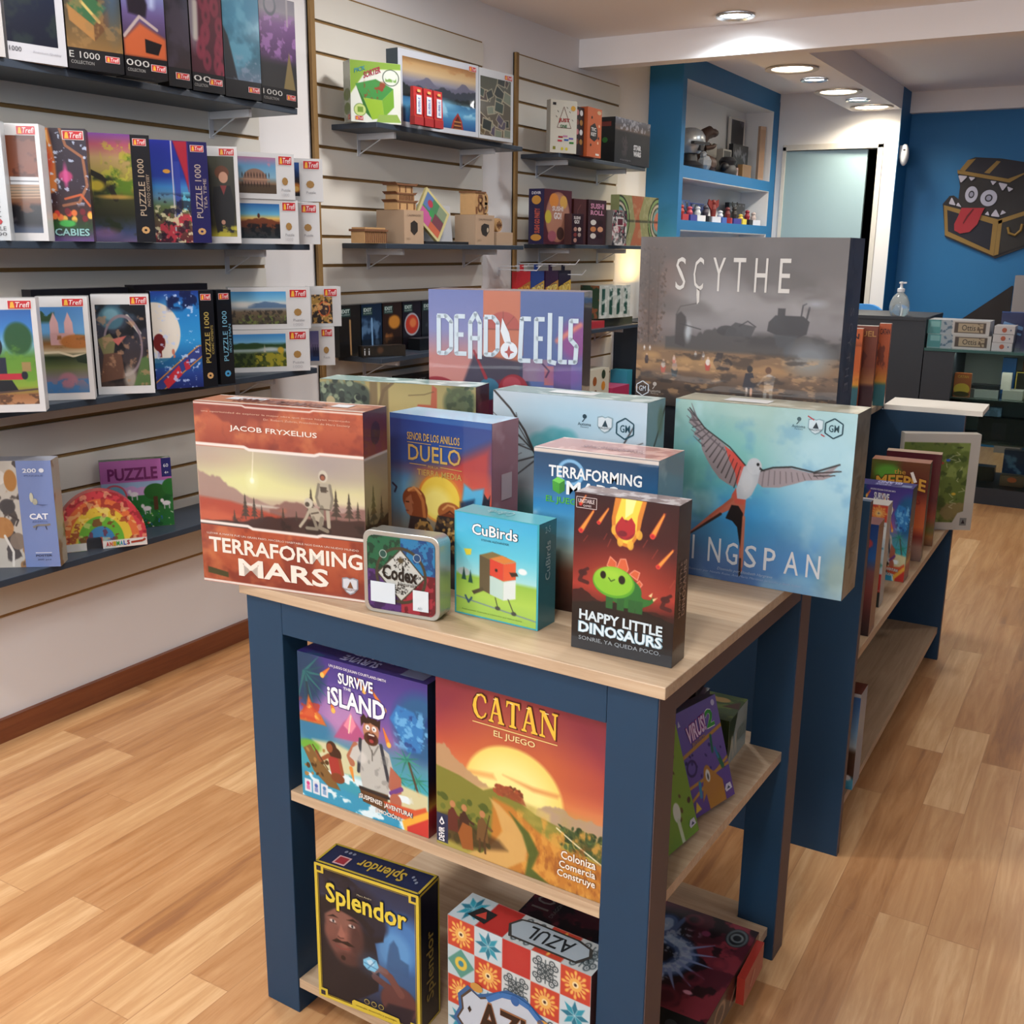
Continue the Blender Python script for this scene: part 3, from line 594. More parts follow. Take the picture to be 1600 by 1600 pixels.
cv.poly([(.50, .60), (.60, .50), (.66, .57), (.70, .60), (.77, .60), (.80, .575), (.80, .61), (.76, .635), (.66, .67), (.52, .68)], G3); cv.ell(.5, .57, .125, .09, G3, 1)
for u in (.34, .45, .56, .63): cv.rect(u, .62, u + .07, .70, '#1c6a35')
cv.ell(.41, .53, .14, .098, G2); cv.ell(.405, .522, .13, .09, G1); cv.ell(.38, .48, .08, .035, '#b3de48', .6, .04)
for p in ([(.75, .575), (.79, .55), (.78, .58)], [(.79, .59), (.84, .575), (.80, .605)]): cv.poly(p, '#f3d8a0')
cv.ell(.305, .492, .019, .024, '#1c1a16'); cv.ell(.49, .505, .022, .027, '#1c1a16'); cv.line([(.36, .505), (.385, .525), (.42, .51)], .006, '#2c4a18')
for u, v in ((.1, .5), (.91, .58)): cv.ell(u, v, .03, .02, '#4a1820', .9); cv.line([(u, v), (u - .03, v + .05), (u + .05, v + .06)], .025, '#4a1820', .9); cv.line([(u - .02, v), (u + .05, v - .03)], .02, '#4a1820', .9)
cv.vg([(0, '#3b4248'), (1, '#454d52')], 0, .925, 1, 1, .7)
b.front.paint(cv); F = b.front; F.text('HAPPY LITTLE', .08, .735, .90, .80, '#d6e6ec', bold=.03, slope=.22); F.text('DINOSAURS', .08, .815, .90, .885, '#e0f0f6', bold=.026, out='#8fb4c4', slope=.1)
F.text('SONRIE, YA QUEDA POCO.', .08, .91, .89, .94, '#a9b4bc'); F.text('UNSTABLE', .04, .035, .2, .06, '#e8dcdc', bold=.01); F.text('GAMES', .09, .07, .17, .082, '#e8dcdc'); F.frame(.02, .025, .22, .092, .003, '#e8dcdc')
b.right.text('HAPPY LITTLE', .25, .35, .42, .7, '#a88f80', rot=90); b.right.text('DINOSAURS', .5, .35, .75, .7, '#a88f80', rot=90, bold=.02)
cv = Cv(60, 20, '#7a6d70', asp=3); cv.tex('#c7c8cc', 4, .45, .6, .8, 2); b.top.paint(cv); b.done('card_game_box', 'dark red and black card game box with a round green dinosaur', GB, PW)

# ---- pale blue box with a grey and salmon bird in flight
b = GameBox(-.6351, 1.6221, TT, -.0138, .2949, .086, .2977, '#9cc4d0', dict(right='#9a927c', top='#a9a793', left='#9cbcb4'))
cv = Cv(270, 275, '#a8cfd8', asp=1); cv.vg([(0, '#a9c8bf'), (.3, '#9ec9ca'), (.6, '#7fb8d4'), (.8, '#5f8fc4'), (1, '#5c7fb4')], 0, 0, 1, 1)
cv.ell(.15, .45, .25, .3, '#5f9f98', .75, .3); cv.ell(.35, .42, .2, .22, '#7ec7bc', .7, .25); cv.ell(.4, .63, .22, .16, '#3fa2dc', .9, .2); cv.ell(.78, .6, .25, .2, '#4fa6de', .55, .28); cv.ell(.9, .3, .25, .35, '#b4dbe6', .9, .3); cv.ell(.85, .9, .25, .12, '#58a8e2', .8, .18); cv.ell(.97, .88, .1, .16, '#bcc4a8', .7, .12)
cv.ell(.1, .75, .15, .15, '#4a6f9c', .5, .2); cv.ell(.18, .58, .06, .06, '#5a7a60', .6, .12); cv.tex('#bfe2ea', 5, .5, .75, .45, 5); cv.tex('#5a98c8', 9, .55, .8, .3, 8)
W1, W2, W3, SA = '#9a8f90', '#6a6064', '#35302e', '#d2584a'
# left wing
LW = [(.085, .05), (.10, .10), (.085, .12), (.13, .16), (.115, .19), (.16, .22), (.17, .27), (.20, .32), (.235, .37), (.28, .42), (.33, .445), (.37, .46), (.40, .40), (.44, .36), (.40, .30), (.34, .26), (.26, .20), (.18, .15), (.12, .09)]
cv.poly(LW, W1); cv.poly([(.30, .235), (.36, .27), (.44, .345), (.405, .40), (.385, .455), (.37, .38), (.33, .31)], SA)
R = random.Random(3)
for k in range(15):
    t = k / 14; a = (.12 + .30 * t, .09 + .27 * t); c = (.075 + .03 * k / 14 + .29 * t ** 1.2, .055 + .03 * t + .40 * t ** .75); cv.line([a, c], .004, W3, .85, w2=.006)
cv.line([(.085, .045), (.18, .15), (.33, .24), (.44, .345)], .007, W3, .9); cv.line([(.10, .10), (.2, .19), (.30, .26)], .01, W2, .6)
for a, c in (((.13, .10), (.095, .02)), ((.12, .11), (.075, .05)), ((.14, .14), (.07, .09)), ((.15, .17), (.085, .125)), ((.17, .21), (.10, .165)), ((.18, .25), (.115, .2))): cv.line([a, c], .010, W2, .9, w2=.003)
# right wing
cv.poly([(.50, .36), (.56, .335), (.66, .315), (.78, .33), (.85, .315), (.93, .27), (.90, .305), (.93, .30), (.87, .335), (.92, .325), (.85, .36), (.76, .375), (.70, .40), (.62, .43), (.53, .44), (.50, .42)], '#a79da0')
for k in range(11):
    t = k / 10; cv.line([(.53 + .3 * t, .345 - .01 * t), (.525 + .33 * t, .435 - .09 * t)], .004, W2, .8)
cv.line([(.49, .36), (.58, .325), (.68, .31), (.80, .325), (.93, .27)], .009, W3, .9); cv.line([(.80, .33), (.94, .305)], .006, W3); cv.line([(.80, .345), (.91, .33)], .005, W3)
# tail
cv.poly([(.36, .50), (.44, .52), (.44, .56), (.43, .70), (.445, .93), (.425, .95), (.42, .75), (.39, .60), (.40, .56), (.30, .62), (.10, .78), (.10, .77), (.28, .59), (.35, .54)], '#c07058'); cv.line([(.30, .62), (.07, .80)], .016, '#4a342c', w2=.008); cv.line([(.36, .53), (.24, .64)], .018, '#b8654c', w2=.012)
cv.poly([(.36, .56), (.40, .56), (.43, .60), (.425, .80), (.40, .68), (.37, .65), (.33, .64)], '#2e2624'); cv.line([(.435, .62), (.44, .90)], .016, '#c9846a'); cv.line([(.43, .86), (.432, .955)], .012, '#2e2624')
# body and head
cv.poly([(.415, .34), (.46, .31), (.51, .35), (.50, .42), (.47, .49), (.43, .53), (.39, .53), (.375, .49), (.40, .40)], '#bfc4c9'); cv.ell(.475, .33, .042, .045, '#c9ced2'); cv.ell(.44, .42, .04, .07, '#d4d8da', .8, .03); cv.poly([(.38, .46), (.36, .50), (.38, .55), (.43, .55), (.44, .52), (.39, .52)], '#c9604c')
cv.ell(.495, .318, .008, .009, '#1a1818'); cv.poly([(.505, .33), (.535, .35), (.505, .345)], '#2a2624')
cv.tex('#e8eef0', 30, .6, .8, .25, 11, .38, .3, .52, .54, .02)
b.front.paint(cv); F = b.front
for ch, u in zip('WINGSPAN', (.02, .145, .24, .345, .455, .565, .68, .80)):
    wd = dict(W=.09, I=.012, N=.075, G=.07, S=.068, P=.065, A=.08).get(ch, .07); F.text(ch, u, .76 + .012 * (u > .3), u + wd, .90, '#e6ebee', 3, bold=.004)
F.text('Disenado por Elizabeth Hargrave', .30, .925, .62, .945, '#b9cbe0', shear=.3); F.text('Ilustrado por Natalia Rojas, Ana Maria Martinez Jaramillo y Beth Sobel', .13, .952, .78, .968, '#a9bfe0', shear=.3)
hexlogo(F, .885, .085, .052, 1, '#2c5560'); robotlogo(F, .70, .075, .04, 1, '#4a6a70'); shieldlogo(F, .79, .08, .042, 1, '#8fb0b8', '#cfe0e6', '#2c3c44')
F.line([(.78, .05), (.745, .03)], .006, '#c0404a', 5); F.line([(.82, .12), (.84, .13)], .006, '#c0404a', 5)
cv = Cv(50, 160, '#9a937c', asp=.3); cv.tex('#c9ccc4', 5, .5, .75, .6, 3); cv.tex('#6f6a58', 12, .5, .7, .4, 4); b.right.paint(cv); b.right.text('WINGSPAN', .35, .35, .65, .85, '#8a826c', rot=90)
cv = Cv(120, 24, '#a8a692', asp=4); cv.tex('#cfd0c4', 3, .45, .65, .7, 3); b.top.paint(cv); b.top.rect(.25, .3, .5, .75, '#d9dcdc', 3)
b.done('board_game_box', 'large pale blue board game box with a grey and salmon bird in flight', GB, PG)

# ---- white and aqua box behind with dragon wing drawing
b = GameBox(-.9366, 1.5367, TT, .0045, .287, .0744, .2985, '#c3d3dc', dict(right='#9cc4cc', top='#9fc0c0', left='#bcd0d8'))
cv = Cv(230, 235, '#c9d6de', asp=.96); cv.ell(.45, .22, .3, .12, '#a5cfe0', .7, .2); cv.ell(.62, .1, .3, .08, '#b4d6e6', .8, .15); cv.ell(.1, .45, .25, .3, '#aebcc2', .7, .3); cv.ell(.15, .85, .3, .25, '#4f8c8c', .9, .12); cv.ell(.03, .62, .09, .09, '#8fb4b8', .8, .05); cv.ell(.78, .6, .3, .3, '#b7cbd8', .6, .3)
for u, v, r in ((.33, .28, .06), (.42, .24, .06), (.5, .235, .05), (.38, .33, .07), (.47, .30, .07), (.56, .3, .05)): cv.ell(u, v, r * 1.3, r, '#5fb4bc', .75, .03)
for p, w0, w1 in (([(-.02, -.02), (.12, .1), (.22, .22), (.30, .36)], .012, .014), ([(.30, .36), (.18, .2), (.16, .12)], .006, .004), ([(0, .17), (.12, .2), (.28, .33)], .010, .008), ([(0, .32), (.1, .285), (.28, .33)], .012, .006), ([(0, .52), (.12, .42), (.24, .38), (.3, .36)], .006, .01), ([(.02, .72), (.12, .52), (.3, .38)], .004, .008), ([(0, .13), (.2, .27)], .003, .003), ([(.05, .3), (.22, .3)], .003, .003), ([(.02, .44), (.2, .35)], .003, .003), ([(.92, .14), (.85, .26), (.72, .36), (.66, .44)], .008, .014), ([(.98, .22), (.86, .27)], .005, .005), ([(.95, .36), (.8, .4)], .006, .005)):
    cv.line(p, w0, '#4a4340', .95, w2=w1)
b.front.paint(cv); F = b.front; robotlogo(F, .615, .13, .045, .96, '#33505c'); shieldlogo(F, .745, .135, .047, .96, '#9ab4bc', '#dbe6ea', '#33505c'); hexlogo(F, .87, .15, .058, .96, '#2c5a68'); F.text('Disenado por Connie Vogelmann', .02, .86, .2, .875, '#c9dede'); F.text('Ilustrado por Clementine', .02, .89, .2, .905, '#c9dede')
cv = Cv(50, 120, '#9fc4cc', asp=.3); cv.line([(0, .4), (.6, .2), (1, .05)], .02, '#5a5c54'); cv.ell(.75, .12, .05, .08, '#8fa894', .9, .03); cv.tex('#c3dde0', 5, .5, .7, .6, 3); b.right.paint(cv)
cv = Cv(120, 24, '#8fa6a4', asp=4); cv.tex('#cfdada', 3, .45, .62, .8, 3); b.top.paint(cv); b.top.rect(.33, .25, .62, .7, '#dde3e3', 3)
b.done('board_game_box', 'white and aqua board game box with thin dark branches, behind the dice game', GB, PG)

# ---- blue dice version of the planet game
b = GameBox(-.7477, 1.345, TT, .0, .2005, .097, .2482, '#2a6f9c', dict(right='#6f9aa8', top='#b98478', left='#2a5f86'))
cv = Cv(150, 180, '#3a86b4', asp=.81); cv.vg([(0, '#1c4a6c'), (.15, '#1f5c86'), (.35, '#3a94c8'), (.5, '#7cc0dc'), (.62, '#a9b8ac'), (.75, '#7a4a34'), (1, '#3a1f18')], 0, 0, 1, 1); cv.tex('#d9ecf4', 5, .5, .7, .7, 3, 0, .3, 1, .6, .1); cv.ell(.31, .13, .08, .07, '#8fc4e8', .9, ring=.01); cv.poly([(.42, .55), (.65, .5), (.7, .62), (.5, .7)], '#b07a3c', .9)
cv.line([(0, .012), (1, .012)], .026, '#dccfc4'); b.front.paint(cv); F = b.front; F.text('TERRAFORMING', .13, .095, .88, .165, '#eef2f2', bold=.022); F.text('MARS', .28, .18, .70, .265, '#eef2f2', bold=.026); F.text('EL JUEGO DE DADOS', .11, .285, .82, .335, '#56b83c', bold=.02)
F.poly([(.16, .19), (.205, .165), (.265, .18), (.22, .205)][::-1], '#7cd65a'); F.poly([(.16, .19), (.22, .205), (.22, .27), (.165, .25)][::-1], '#4aa83a'); F.poly([(.22, .205), (.265, .18), (.265, .245), (.22, .27)][::-1], '#3a8f34')
cv = Cv(60, 100, '#7fa6b0', asp=.4); cv.tex('#b9d0d4', 4, .45, .6, .8, 3); cv.vg([(0, '#6f8f94'), (1, '#3a2c28')], 0, .6, 1, 1, .8); b.right.paint(cv); b.right.text('Terraforming Mars', .2, .25, .7, .34, '#55757c')
cv = Cv(120, 60, '#b07c72', asp=2); cv.tex('#d9b4a8', 4, .45, .62, .8, 3); cv.line([(0, .96), (1, .96)], .06, '#e3d8cc'); cv.line([(0, .03), (1, .03)], .05, '#d8c8bc'); b.top.paint(cv); b.top.text('TERRAFORMING MARS', .3, .45, .8, .65, '#8d4a44', rot=180)
b.done('board_game_box', 'blue dice game box with a pinkish lid top, half hidden by the dinosaur box', GB, PW)

# ---- two-player duel box, blue sky and warriors
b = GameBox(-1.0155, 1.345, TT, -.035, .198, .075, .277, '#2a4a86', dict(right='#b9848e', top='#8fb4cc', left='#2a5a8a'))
cv = Cv(170, 235, '#2a5a9c', asp=.715); cv.vg([(0, '#28468c'), (.3, '#2c5a9c'), (.5, '#5a90b4'), (.75, '#8a7a60'), (1, '#3c3430')], 0, 0, 1, 1)
cv.poly([(1, .12), (.7, .22), (.55, .3), (.5, .5), (.6, .75), (1, .8)], '#c23c34', .9, .08); cv.ell(.9, .5, .25, .15, '#d9583a', .9, .15); cv.ell(.5, .32, .25, .04, '#c4503c', .7, .06); cv.ell(.15, .45, .2, .1, '#6ab0d0', .8, .12); cv.ell(.5, .46, .2, .16, '#dd8a3a', .8, .1)
cv.ell(.5, .47, .155, .145, '#d98c30'); cv.ell(.5, .47, .14, .13, '#e8c948'); cv.ell(.47, .5, .1, .09, '#f2e488', .8, .05); cv.poly([(.74, .36), (.82, .39), (.93, .37), (.92, .48), (.8, .5), (.72, .46)], '#4db4dc', .95, .02); cv.poly([(.7, .47), (.84, .44), (.83, .72), (.72, .72)], '#1d3a5c', .9, .02)
cv.line([(.93, .62), (.96, .44)], .022, '#1c2438'); cv.poly([(.91, .47), (.93, .40), (.965, .43), (.99, .40), (.98, .48)], '#1c2438')
HA, SK, AR, GO = '#8a4a24', '#a86c48', '#3a3230', '#b08a4a'
cv.ell(.24, .50, .085, .075, HA); cv.ell(.28, .56, .07, .09, HA); cv.poly([(.155, .50), (.21, .47), (.23, .55), (.21, .60), (.165, .585), (.15, .55)], SK); cv.line([(.19, .445), (.27, .435), (.33, .50), (.35, .62)], .022, '#c07a3c', .9); cv.line([(.18, .45), (.24, .425), (.31, .46)], .012, '#d8a060', .9); cv.poly([(.15, .51), (.20, .48), (.235, .52), (.225, .575), (.20, .60), (.165, .59), (.155, .565), (.14, .548)], SK); cv.line([(.158, .52), (.185, .518)], .007, '#3a2418'); cv.line([(.155, .573), (.18, .572)], .006, '#7a3c30'); cv.line([(.225, .53), (.235, .56)], .012, '#8a5030'); cv.poly([(.2, .60), (.36, .60), (.44, .68), (.45, .85), (.17, .85), (.17, .70)], AR); cv.ell(.34, .68, .07, .06, GO, .9); cv.ell(.34, .68, .045, .035, '#5a4630', .9)
cv.ell(.60, .545, .085, .062, '#a8622c'); cv.line([(.53, .53), (.58, .50), (.64, .505), (.67, .54)], .012, '#d8a060', .9); cv.line([(.55, .56), (.6, .535), (.66, .56)], .01, '#5a2c18', .9); cv.ell(.60, .585, .075, .035, '#7a3c1c'); cv.poly([(.48, .57), (.72, .57), (.78, .66), (.78, .85), (.46, .85), (.44, .68)], AR); cv.dots(60, .47, .58, .76, .8, [GO, '#d0b070', '#6a5236'], .006, .018, 4); cv.dots(30, .25, .62, .42, .8, [GO, '#6a5236', '#2a2420'], .006, .014, 6)
cv.line([(.02, .42), (.06, .44), (.04, .47)], .012, '#20304a'); cv.tex('#1c2030', 10, .5, .7, .5, 9, 0, .7, 1, 1, .1); cv.poly([(.0, 0), (1, 0), (1, .035), (0, .03)], '#3a6fae', .8); b.front.paint(cv)
F = b.front; GD = '#c9a85c'; F.text('SENOR DE LOS ANILLOS', .18, .10, .70, .145, GD, bold=.015); F.text('DUELO', .19, .17, .71, .265, GD, bold=.01); F.text('POR LA', .39, .283, .49, .298, GD); F.text('TIERRA MEDIA', .28, .31, .72, .345, GD, bold=.01); F.line([(.18, .16), (.42, .16)], .004, GD, 3); F.line([(.5, .16), (.72, .16)], .004, GD, 3); F.line([(.2, .285), (.37, .285)], .004, GD, 3); F.line([(.51, .285), (.72, .29)], .004, GD, 3)
cv = Cv(30, 110, '#b8848f', asp=.27); cv.tex('#d9b4bc', 4, .45, .6, .8, 3); cv.vg([(0, '#8a4a5c'), (1, '#3c2a30')], 0, .7, 1, 1, .8); b.right.paint(cv); b.right.rect(.35, .3, .75, .45, '#d9c4c8', 3)
b.done('board_game_box', 'upright blue and red two-player game box with golden lettering and two warriors', GB, PW)

# ---- olive forest box
b = GameBox(-1.2718, 1.475, TT, .2, .306, .066, .2998, '#a49a66', dict(right='#5c3c34', top='#8fa8a0', left='#6a7a6a'))
cv = Cv(230, 225, '#b3a873', asp=1.02); cv.vg([(0, '#a89e6c'), (.3, '#b7ab74'), (1, '#8a7a4c')], 0, 0, 1, 1); cv.ell(.5, .2, .3, .15, '#c9bd84', .6, .2); cv.ell(.12, .15, .2, .14, '#48584e', .95, .03); cv.ell(.24, .1, .1, .09, '#48584e', .95, .02); cv.ell(.9, .1, .1, .1, '#5a6a50', .9, .03)
for u in (.33, .40): cv.poly([(u, 0), (u + .05, 0), (u + .06, 1), (u - .02, 1)], '#7c6c50', .8, .01)
cv.line([(.38, .18), (.42, .05), (.48, 0)], .02, '#7c6c50'); cv.dots(90, 0, 0, .3, .3, ['#36463e', '#56685a', '#8a9a80', '#2c3a36'], .008, .022, 2); cv.dots(30, .82, 0, .98, .2, ['#4a5a44', '#6a7a58'], .008, .02, 3); cv.ell(.07, .13, .03, .03, '#b3aa84'); cv.poly([(.73, 0), (.76, .02), (.76, .16), (.72, .19), (.63, .14), (.64, .12), (.72, .12)], '#b9694e'); cv.line([(.58, .07), (.68, .06), (.74, .04)], .004, '#6a5a44'); b.front.paint(cv)
cv = Cv(30, 60, '#5a3a34', asp=.3); cv.tex('#8a6a60', 4, .45, .6, .8, 3); b.right.paint(cv); cv = Cv(120, 24, '#8aa8a4', asp=4); cv.tex('#d3e6e6', 3, .45, .6, .9, 3); b.top.paint(cv)
b.done('board_game_box', 'shrink-wrapped olive board game box with tree trunks and dark leaves, behind the duel box', GB, PW)

# ---- purple and orange box, resting on a plain box
b = GameBox(-1.17, 1.70, TT, .2, .29, .11, .159, '#20242c'); b.done('storage_box', 'dark plain box hidden below the purple and orange game box', 'box', PM)
b = GameBox(-1.1624, 1.6678, TT + .16, .2862, .30, .0862, .2985, '#7a74b0', dict(right='#4c4040', top='#8a7a7c', left='#6a5a8a'))
cv = Cv(230, 230, '#7a7fb4', asp=1); cv.vg([(0, '#6f78b4'), (.5, '#b48a94'), (.62, '#8c6078'), (1, '#6a5a98')], 0, 0, 1, 1); cv.rect(.36, 0, .62, 1, '#c87a5c'); cv.rect(.60, 0, 1, 1, '#5a72a8'); cv.vg([(0, '#7280b8'), (.25, '#8a90c0'), (.42, '#c88c88'), (1, '#d99c8c')], 0, 0, .36, 1)
cv.ell(.49, .24, .11, .11, '#b85a50'); cv.rect(.36, .24, .62, .4, '#c87a5c'); cv.line([(.36, .24), (.62, .24)], .006, '#8a4a40'); cv.line([(.49, .13), (.49, .24)], .004, '#8a4a40'); cv.line([(.49, .24), (.42, .16)], .004, '#8a4a40'); cv.line([(.49, .24), (.56, .16)], .004, '#8a4a40'); cv.poly([(.30, .40), (.62, .44), (.68, .62), (.2, .66)], '#3c3e58', .9, .02)
cv.rect(.62, .42, .78, .56, '#9a8098', .9); cv.rect(.76, .46, .84, .58, '#c8745c'); cv.rect(.82, .44, .93, .60, '#3c4a6c'); cv.ell(.95, .3, .1, .12, '#9a4a94', .9, .06); cv.ell(.9, .52, .14, .08, '#8a60a8', .8, .08); cv.line([(.98, .2), (.84, .30)], .03, '#e08a78', .9, .02); cv.rect(.60, .62, 1, .66, '#5a7a98', .9); cv.rect(.66, .66, .86, 1, '#4a3250')
RD, TL, PK = '#9c2438', '#3c7a98', '#c83a78'
cv.ell(.08, .63, .13, .075, RD, 1, rot=.2); cv.ell(.06, .71, .10, .08, '#e0b49c'); cv.poly([(.0, .66), (.1, .65), (.16, .72), (.02, .72)], RD)
cv.poly([(.28, .66), (.38, .58), (.50, .55), (.62, .56), (.66, .64), (.60, .78), (.5, .98), (.4, .9), (.34, .75), (.2, .8), (.15, .78)], '#6c2c4c'); cv.ell(.40, .62, .07, .07, TL); cv.line([(.36, .62), (.26, .66), (.17, .78)], .05, TL); cv.ell(.56, .63, .1, .11, RD); cv.ell(.55, .585, .06, .05, '#b04454'); cv.ell(.5, .65, .03, .03, '#f0b040', 1, .02); cv.ell(.5, .65, .012, .012, '#fff3b0'); cv.line([(.30, .38), (.38, .55)], .014, RD, w2=.022)
cv.ell(.66, .74, .1, .055, PK, 1, rot=.15); cv.ell(.58, .73, .04, .035, '#e0629c'); cv.ell(.60, .72, .009, .012, '#3c1c34'); cv.ell(.66, .73, .008, .01, '#3c1c34'); cv.line([(.74, .44), (.79, .49), (.77, .53)], .01, '#4c2c5c')
b.front.paint(cv); F = b.front
def L(pts, col='#d5e4ee'):
    F.line(pts, .028, col, 4); [F.ell(u, v, .0125, .0125, col, 4, 10) for u, v in pts[1:-1]]
LT = [  # angular capital letters drawn as strokes
 [(.07, .16), (.07, .40), (.12, .40), (.155, .37), (.155, .20), (.12, .165), (.06, .165)], [(.25, .165), (.19, .165), (.19, .40), (.26, .40)], [(.19, .28), (.24, .28)],
 [(.285, .43), (.285, .20), (.32, .145), (.35, .20), (.35, .43)], [(.285, .30), (.35, .30)], [(.39, .165), (.39, .40), (.44, .40), (.47, .37), (.47, .20), (.44, .165), (.38, .165)],
 [(.69, .17), (.63, .17), (.62, .43), (.69, .43)], [(.78, .17), (.725, .17), (.725, .43), (.77, .43)], [(.725, .29), (.77, .29)], [(.815, .13), (.815, .43), (.86, .44)], [(.885, .15), (.885, .43), (.93, .43)], [(1.0, .175), (.95, .175), (.95, .29), (.99, .33), (.985, .43), (.94, .43)]]
for P in LT: L([(u * .97, v) for u, v in P])
F.ell(.53, .37, .055, .055, '#e8f0f6', 4); F.poly([(.485, .17), (.475, .25), (.50, .32), (.545, .33), (.53, .26)], '#e8f0f6', 4); F.poly([(.53, .335), (.54, .37), (.565, .38), (.54, .39), (.53, .42), (.52, .39), (.50, .38), (.52, .37)], '#b8504a', 5)
cv = Cv(24, 90, '#4a3e40', asp=.28); cv.tex('#9a9090', 6, .5, .65, .7, 3); b.right.paint(cv)
b.done('board_game_box', 'purple and orange board game box with tall angular white letters, behind the olive forest box', GB, PW)

# ---- big grey-brown box with a distant machine
b = GameBox(-.745, 1.735, TT, 0, .33, .09, .267, '#151a22'); b.front.text('NEW', .55, .25, .65, .3, '#d0d0d0'); b.front.text('EDITION', .55, .33, .7, .38, '#4a8a3c'); b.done('storage_box', 'near-black box standing under the big grey game box', 'box', PM)
b = GameBox(-.7537, 1.725, TT + .2685, 0, .3546, .1016, .2885, '#6a625e', dict(right='#6a605a', top='#a09a94', left='#6a605a'))
cv = Cv(310, 255, '#77716e', asp=1.23); cv.vg([(0, '#6a6563'), (.2, '#736e6c'), (.4, '#8f8c8c'), (.52, '#838082'), (.60, '#66605e'), (.66, '#7a6650'), (.78, '#7c624a'), (.9, '#4e3e34'), (1, '#3a302c')], 0, 0, 1, 1)
cv.ell(.42, .35, .28, .12, '#a09e9e', .6, .22); cv.ell(.7, .12, .3, .12, '#605c5c', .6, .2); cv.ell(.1, .2, .14, .4, '#7a665e', .7, .15); cv.ell(.06, .35, .06, .3, '#5a463c', .7, .06); cv.dots(260, 0, .05, .14, .62, ['#5f483c', '#6f5a4c', '#8a7466', '#4c3c34'], .003, .010, 3, .7); cv.line([(.05, .1), (.06, .62)], .008, '#4a3c34', .7); cv.line([(.10, .15), (.10, .6)], .006, '#4a3c34', .6)
cv.tex('#5c5856', 4, .42, .62, .55, 21, 0, 0, 1, .5, .08, sx=.6); cv.tex('#a8a6a6', 6, .55, .72, .4, 25, .15, .2, .95, .55, .1, sx=.5); cv.mountain([(.15, .58), (.3, .57), (.36, .53), (.44, .52), (.52, .55), (.6, .56), (.8, .54), (1, .58)], .66, '#4e4c4c', .9, 3, .012, .01); cv.tex('#3c3b3c', 10, .5, .62, .7, 4, .2, .52, 1, .63, .04, sx=.5)
cv.ell(.46, .53, .06, .03, '#3f4042', .9); cv.poly([(.45, .56), (.58, .56), (.6, .50), (.5, .48), (.46, .52)], '#4a4b4e', .9); cv.line([(.52, .5), (.56, .47), (.6, .5)], .006, '#3c3c40')
MC = '#3a3b3f'; cv.poly([(.66, .47), (.69, .43), (.82, .43), (.85, .46), (.84, .53), (.8, .55), (.7, .54), (.655, .52)], MC); cv.rect(.70, .39, .735, .44, MC); cv.line([(.81, .43), (.815, .37), (.83, .36)], .008, MC); cv.line([(.835, .45), (.845, .38)], .01, MC); cv.poly([(.69, .54), (.80, .54), (.77, .62), (.75, .72), (.74, .62), (.70, .60)], '#4c4f54', .85, .015); cv.ell(.87, .36, .05, .02, '#a9adb4', .7, .03)
cv.poly([(.20, .45), (.225, .43), (.25, .46), (.26, .52), (.25, .64), (.20, .62)], '#403c3c', .9, .01); cv.ell(.265, .55, .02, .05, '#b4bcc0', .8, .02); cv.line([(.2, .45), (.22, .40), (.30, .38)], .004, '#504a48'); cv.line([(.22, .50), (.33, .53)], .005, '#3c3c3e')
cv.poly([(0, .64), (.3, .66), (.6, .66), (1, .68), (1, .76), (0, .78)], '#8a6c4c', .8, .03); cv.tex('#b08a5c', 12, .5, .7, .6, 6, 0, .66, 1, .8, .04, sx=.3); cv.ell(.86, .67, .12, .09, '#8c959c', .7, .08); cv.tex('#57422f', 14, .45, .65, .7, 7, 0, .78, 1, 1, .05, sx=.4)
for u, v, rx, ry in ((.08, .71, .06, .035), (.26, .74, .08, .045), (.37, .74, .09, .05)): cv.ell(u, v, rx, ry, '#9a7a54', .95, .015); cv.ell(u, v - ry * .4, rx * .7, ry * .4, '#b8925f', .6, .02)
def fig(u, v, h, top, bot, hd='#c9a88c'): cv.poly([(u - .22 * h / cv.asp, v - .45 * h), (u, v - .85 * h), (u + .22 * h / cv.asp, v - .45 * h), (u + .14 * h / cv.asp, v), (u - .14 * h / cv.asp, v)], bot); cv.ell(u, v - .62 * h, .17 * h, .25 * h, top); cv.ell(u, v - .92 * h, .09 * h, .1 * h, hd)
for a in ((.055, .75, .06, '#4a3a3c', '#3c3030'), (.145, .80, .08, '#b8aca0', '#b05a48'), (.205, .82, .10, '#a08a80', '#3c4244'), (.20, .74, .05, '#c8b0a0', '#c07a6c'), (.31, .71, .05, '#d0ccc4', '#8a7464'), (.35, .71, .05, '#d0ccc4', '#8a7464'), (.375, .77, .08, '#d9d0c8', '#b04a3c'), (.47, .75, .05, '#e0dcd4', '#b8503c'), (.04, .67, .03, '#d9d4cc', '#a89c90'), (.07, .67, .03, '#d9d4cc', '#a89c90')): fig(*a)
cv.poly([(.40, .72), (.42, .66), (.45, .66), (.44, .74), (.47, .68), (.50, .72), (.48, .76), (.42, .76)], '#3a3434', .9)
cv.ell(.585, .745, .017, .02, '#2a2426'); cv.poly([(.555, .85), (.565, .77), (.60, .765), (.62, .84), (.60, .865)], '#2c2c38'); cv.line([(.575, .86), (.575, .93)], .014, '#c8b8ac'); cv.line([(.597, .86), (.597, .93)], .014, '#d0a488'); cv.ell(.575, .945, .012, .02, '#d0703c'); cv.ell(.60, .945, .01, .015, '#d0703c'); cv.line([(.6, .80), (.63, .83), (.66, .80)], .01, '#5a4a44')
cv.ell(.675, .745, .018, .02, '#6a4c38'); cv.poly([(.655, .78), (.68, .765), (.71, .78), (.70, .87), (.66, .87)], '#b5aaa0'); cv.line([(.665, .87), (.665, .96)], .02, '#8a8680'); cv.line([(.692, .87), (.70, .96)], .02, '#7a766f'); cv.line([(.655, .79), (.63, .83)], .012, '#b5aaa0')
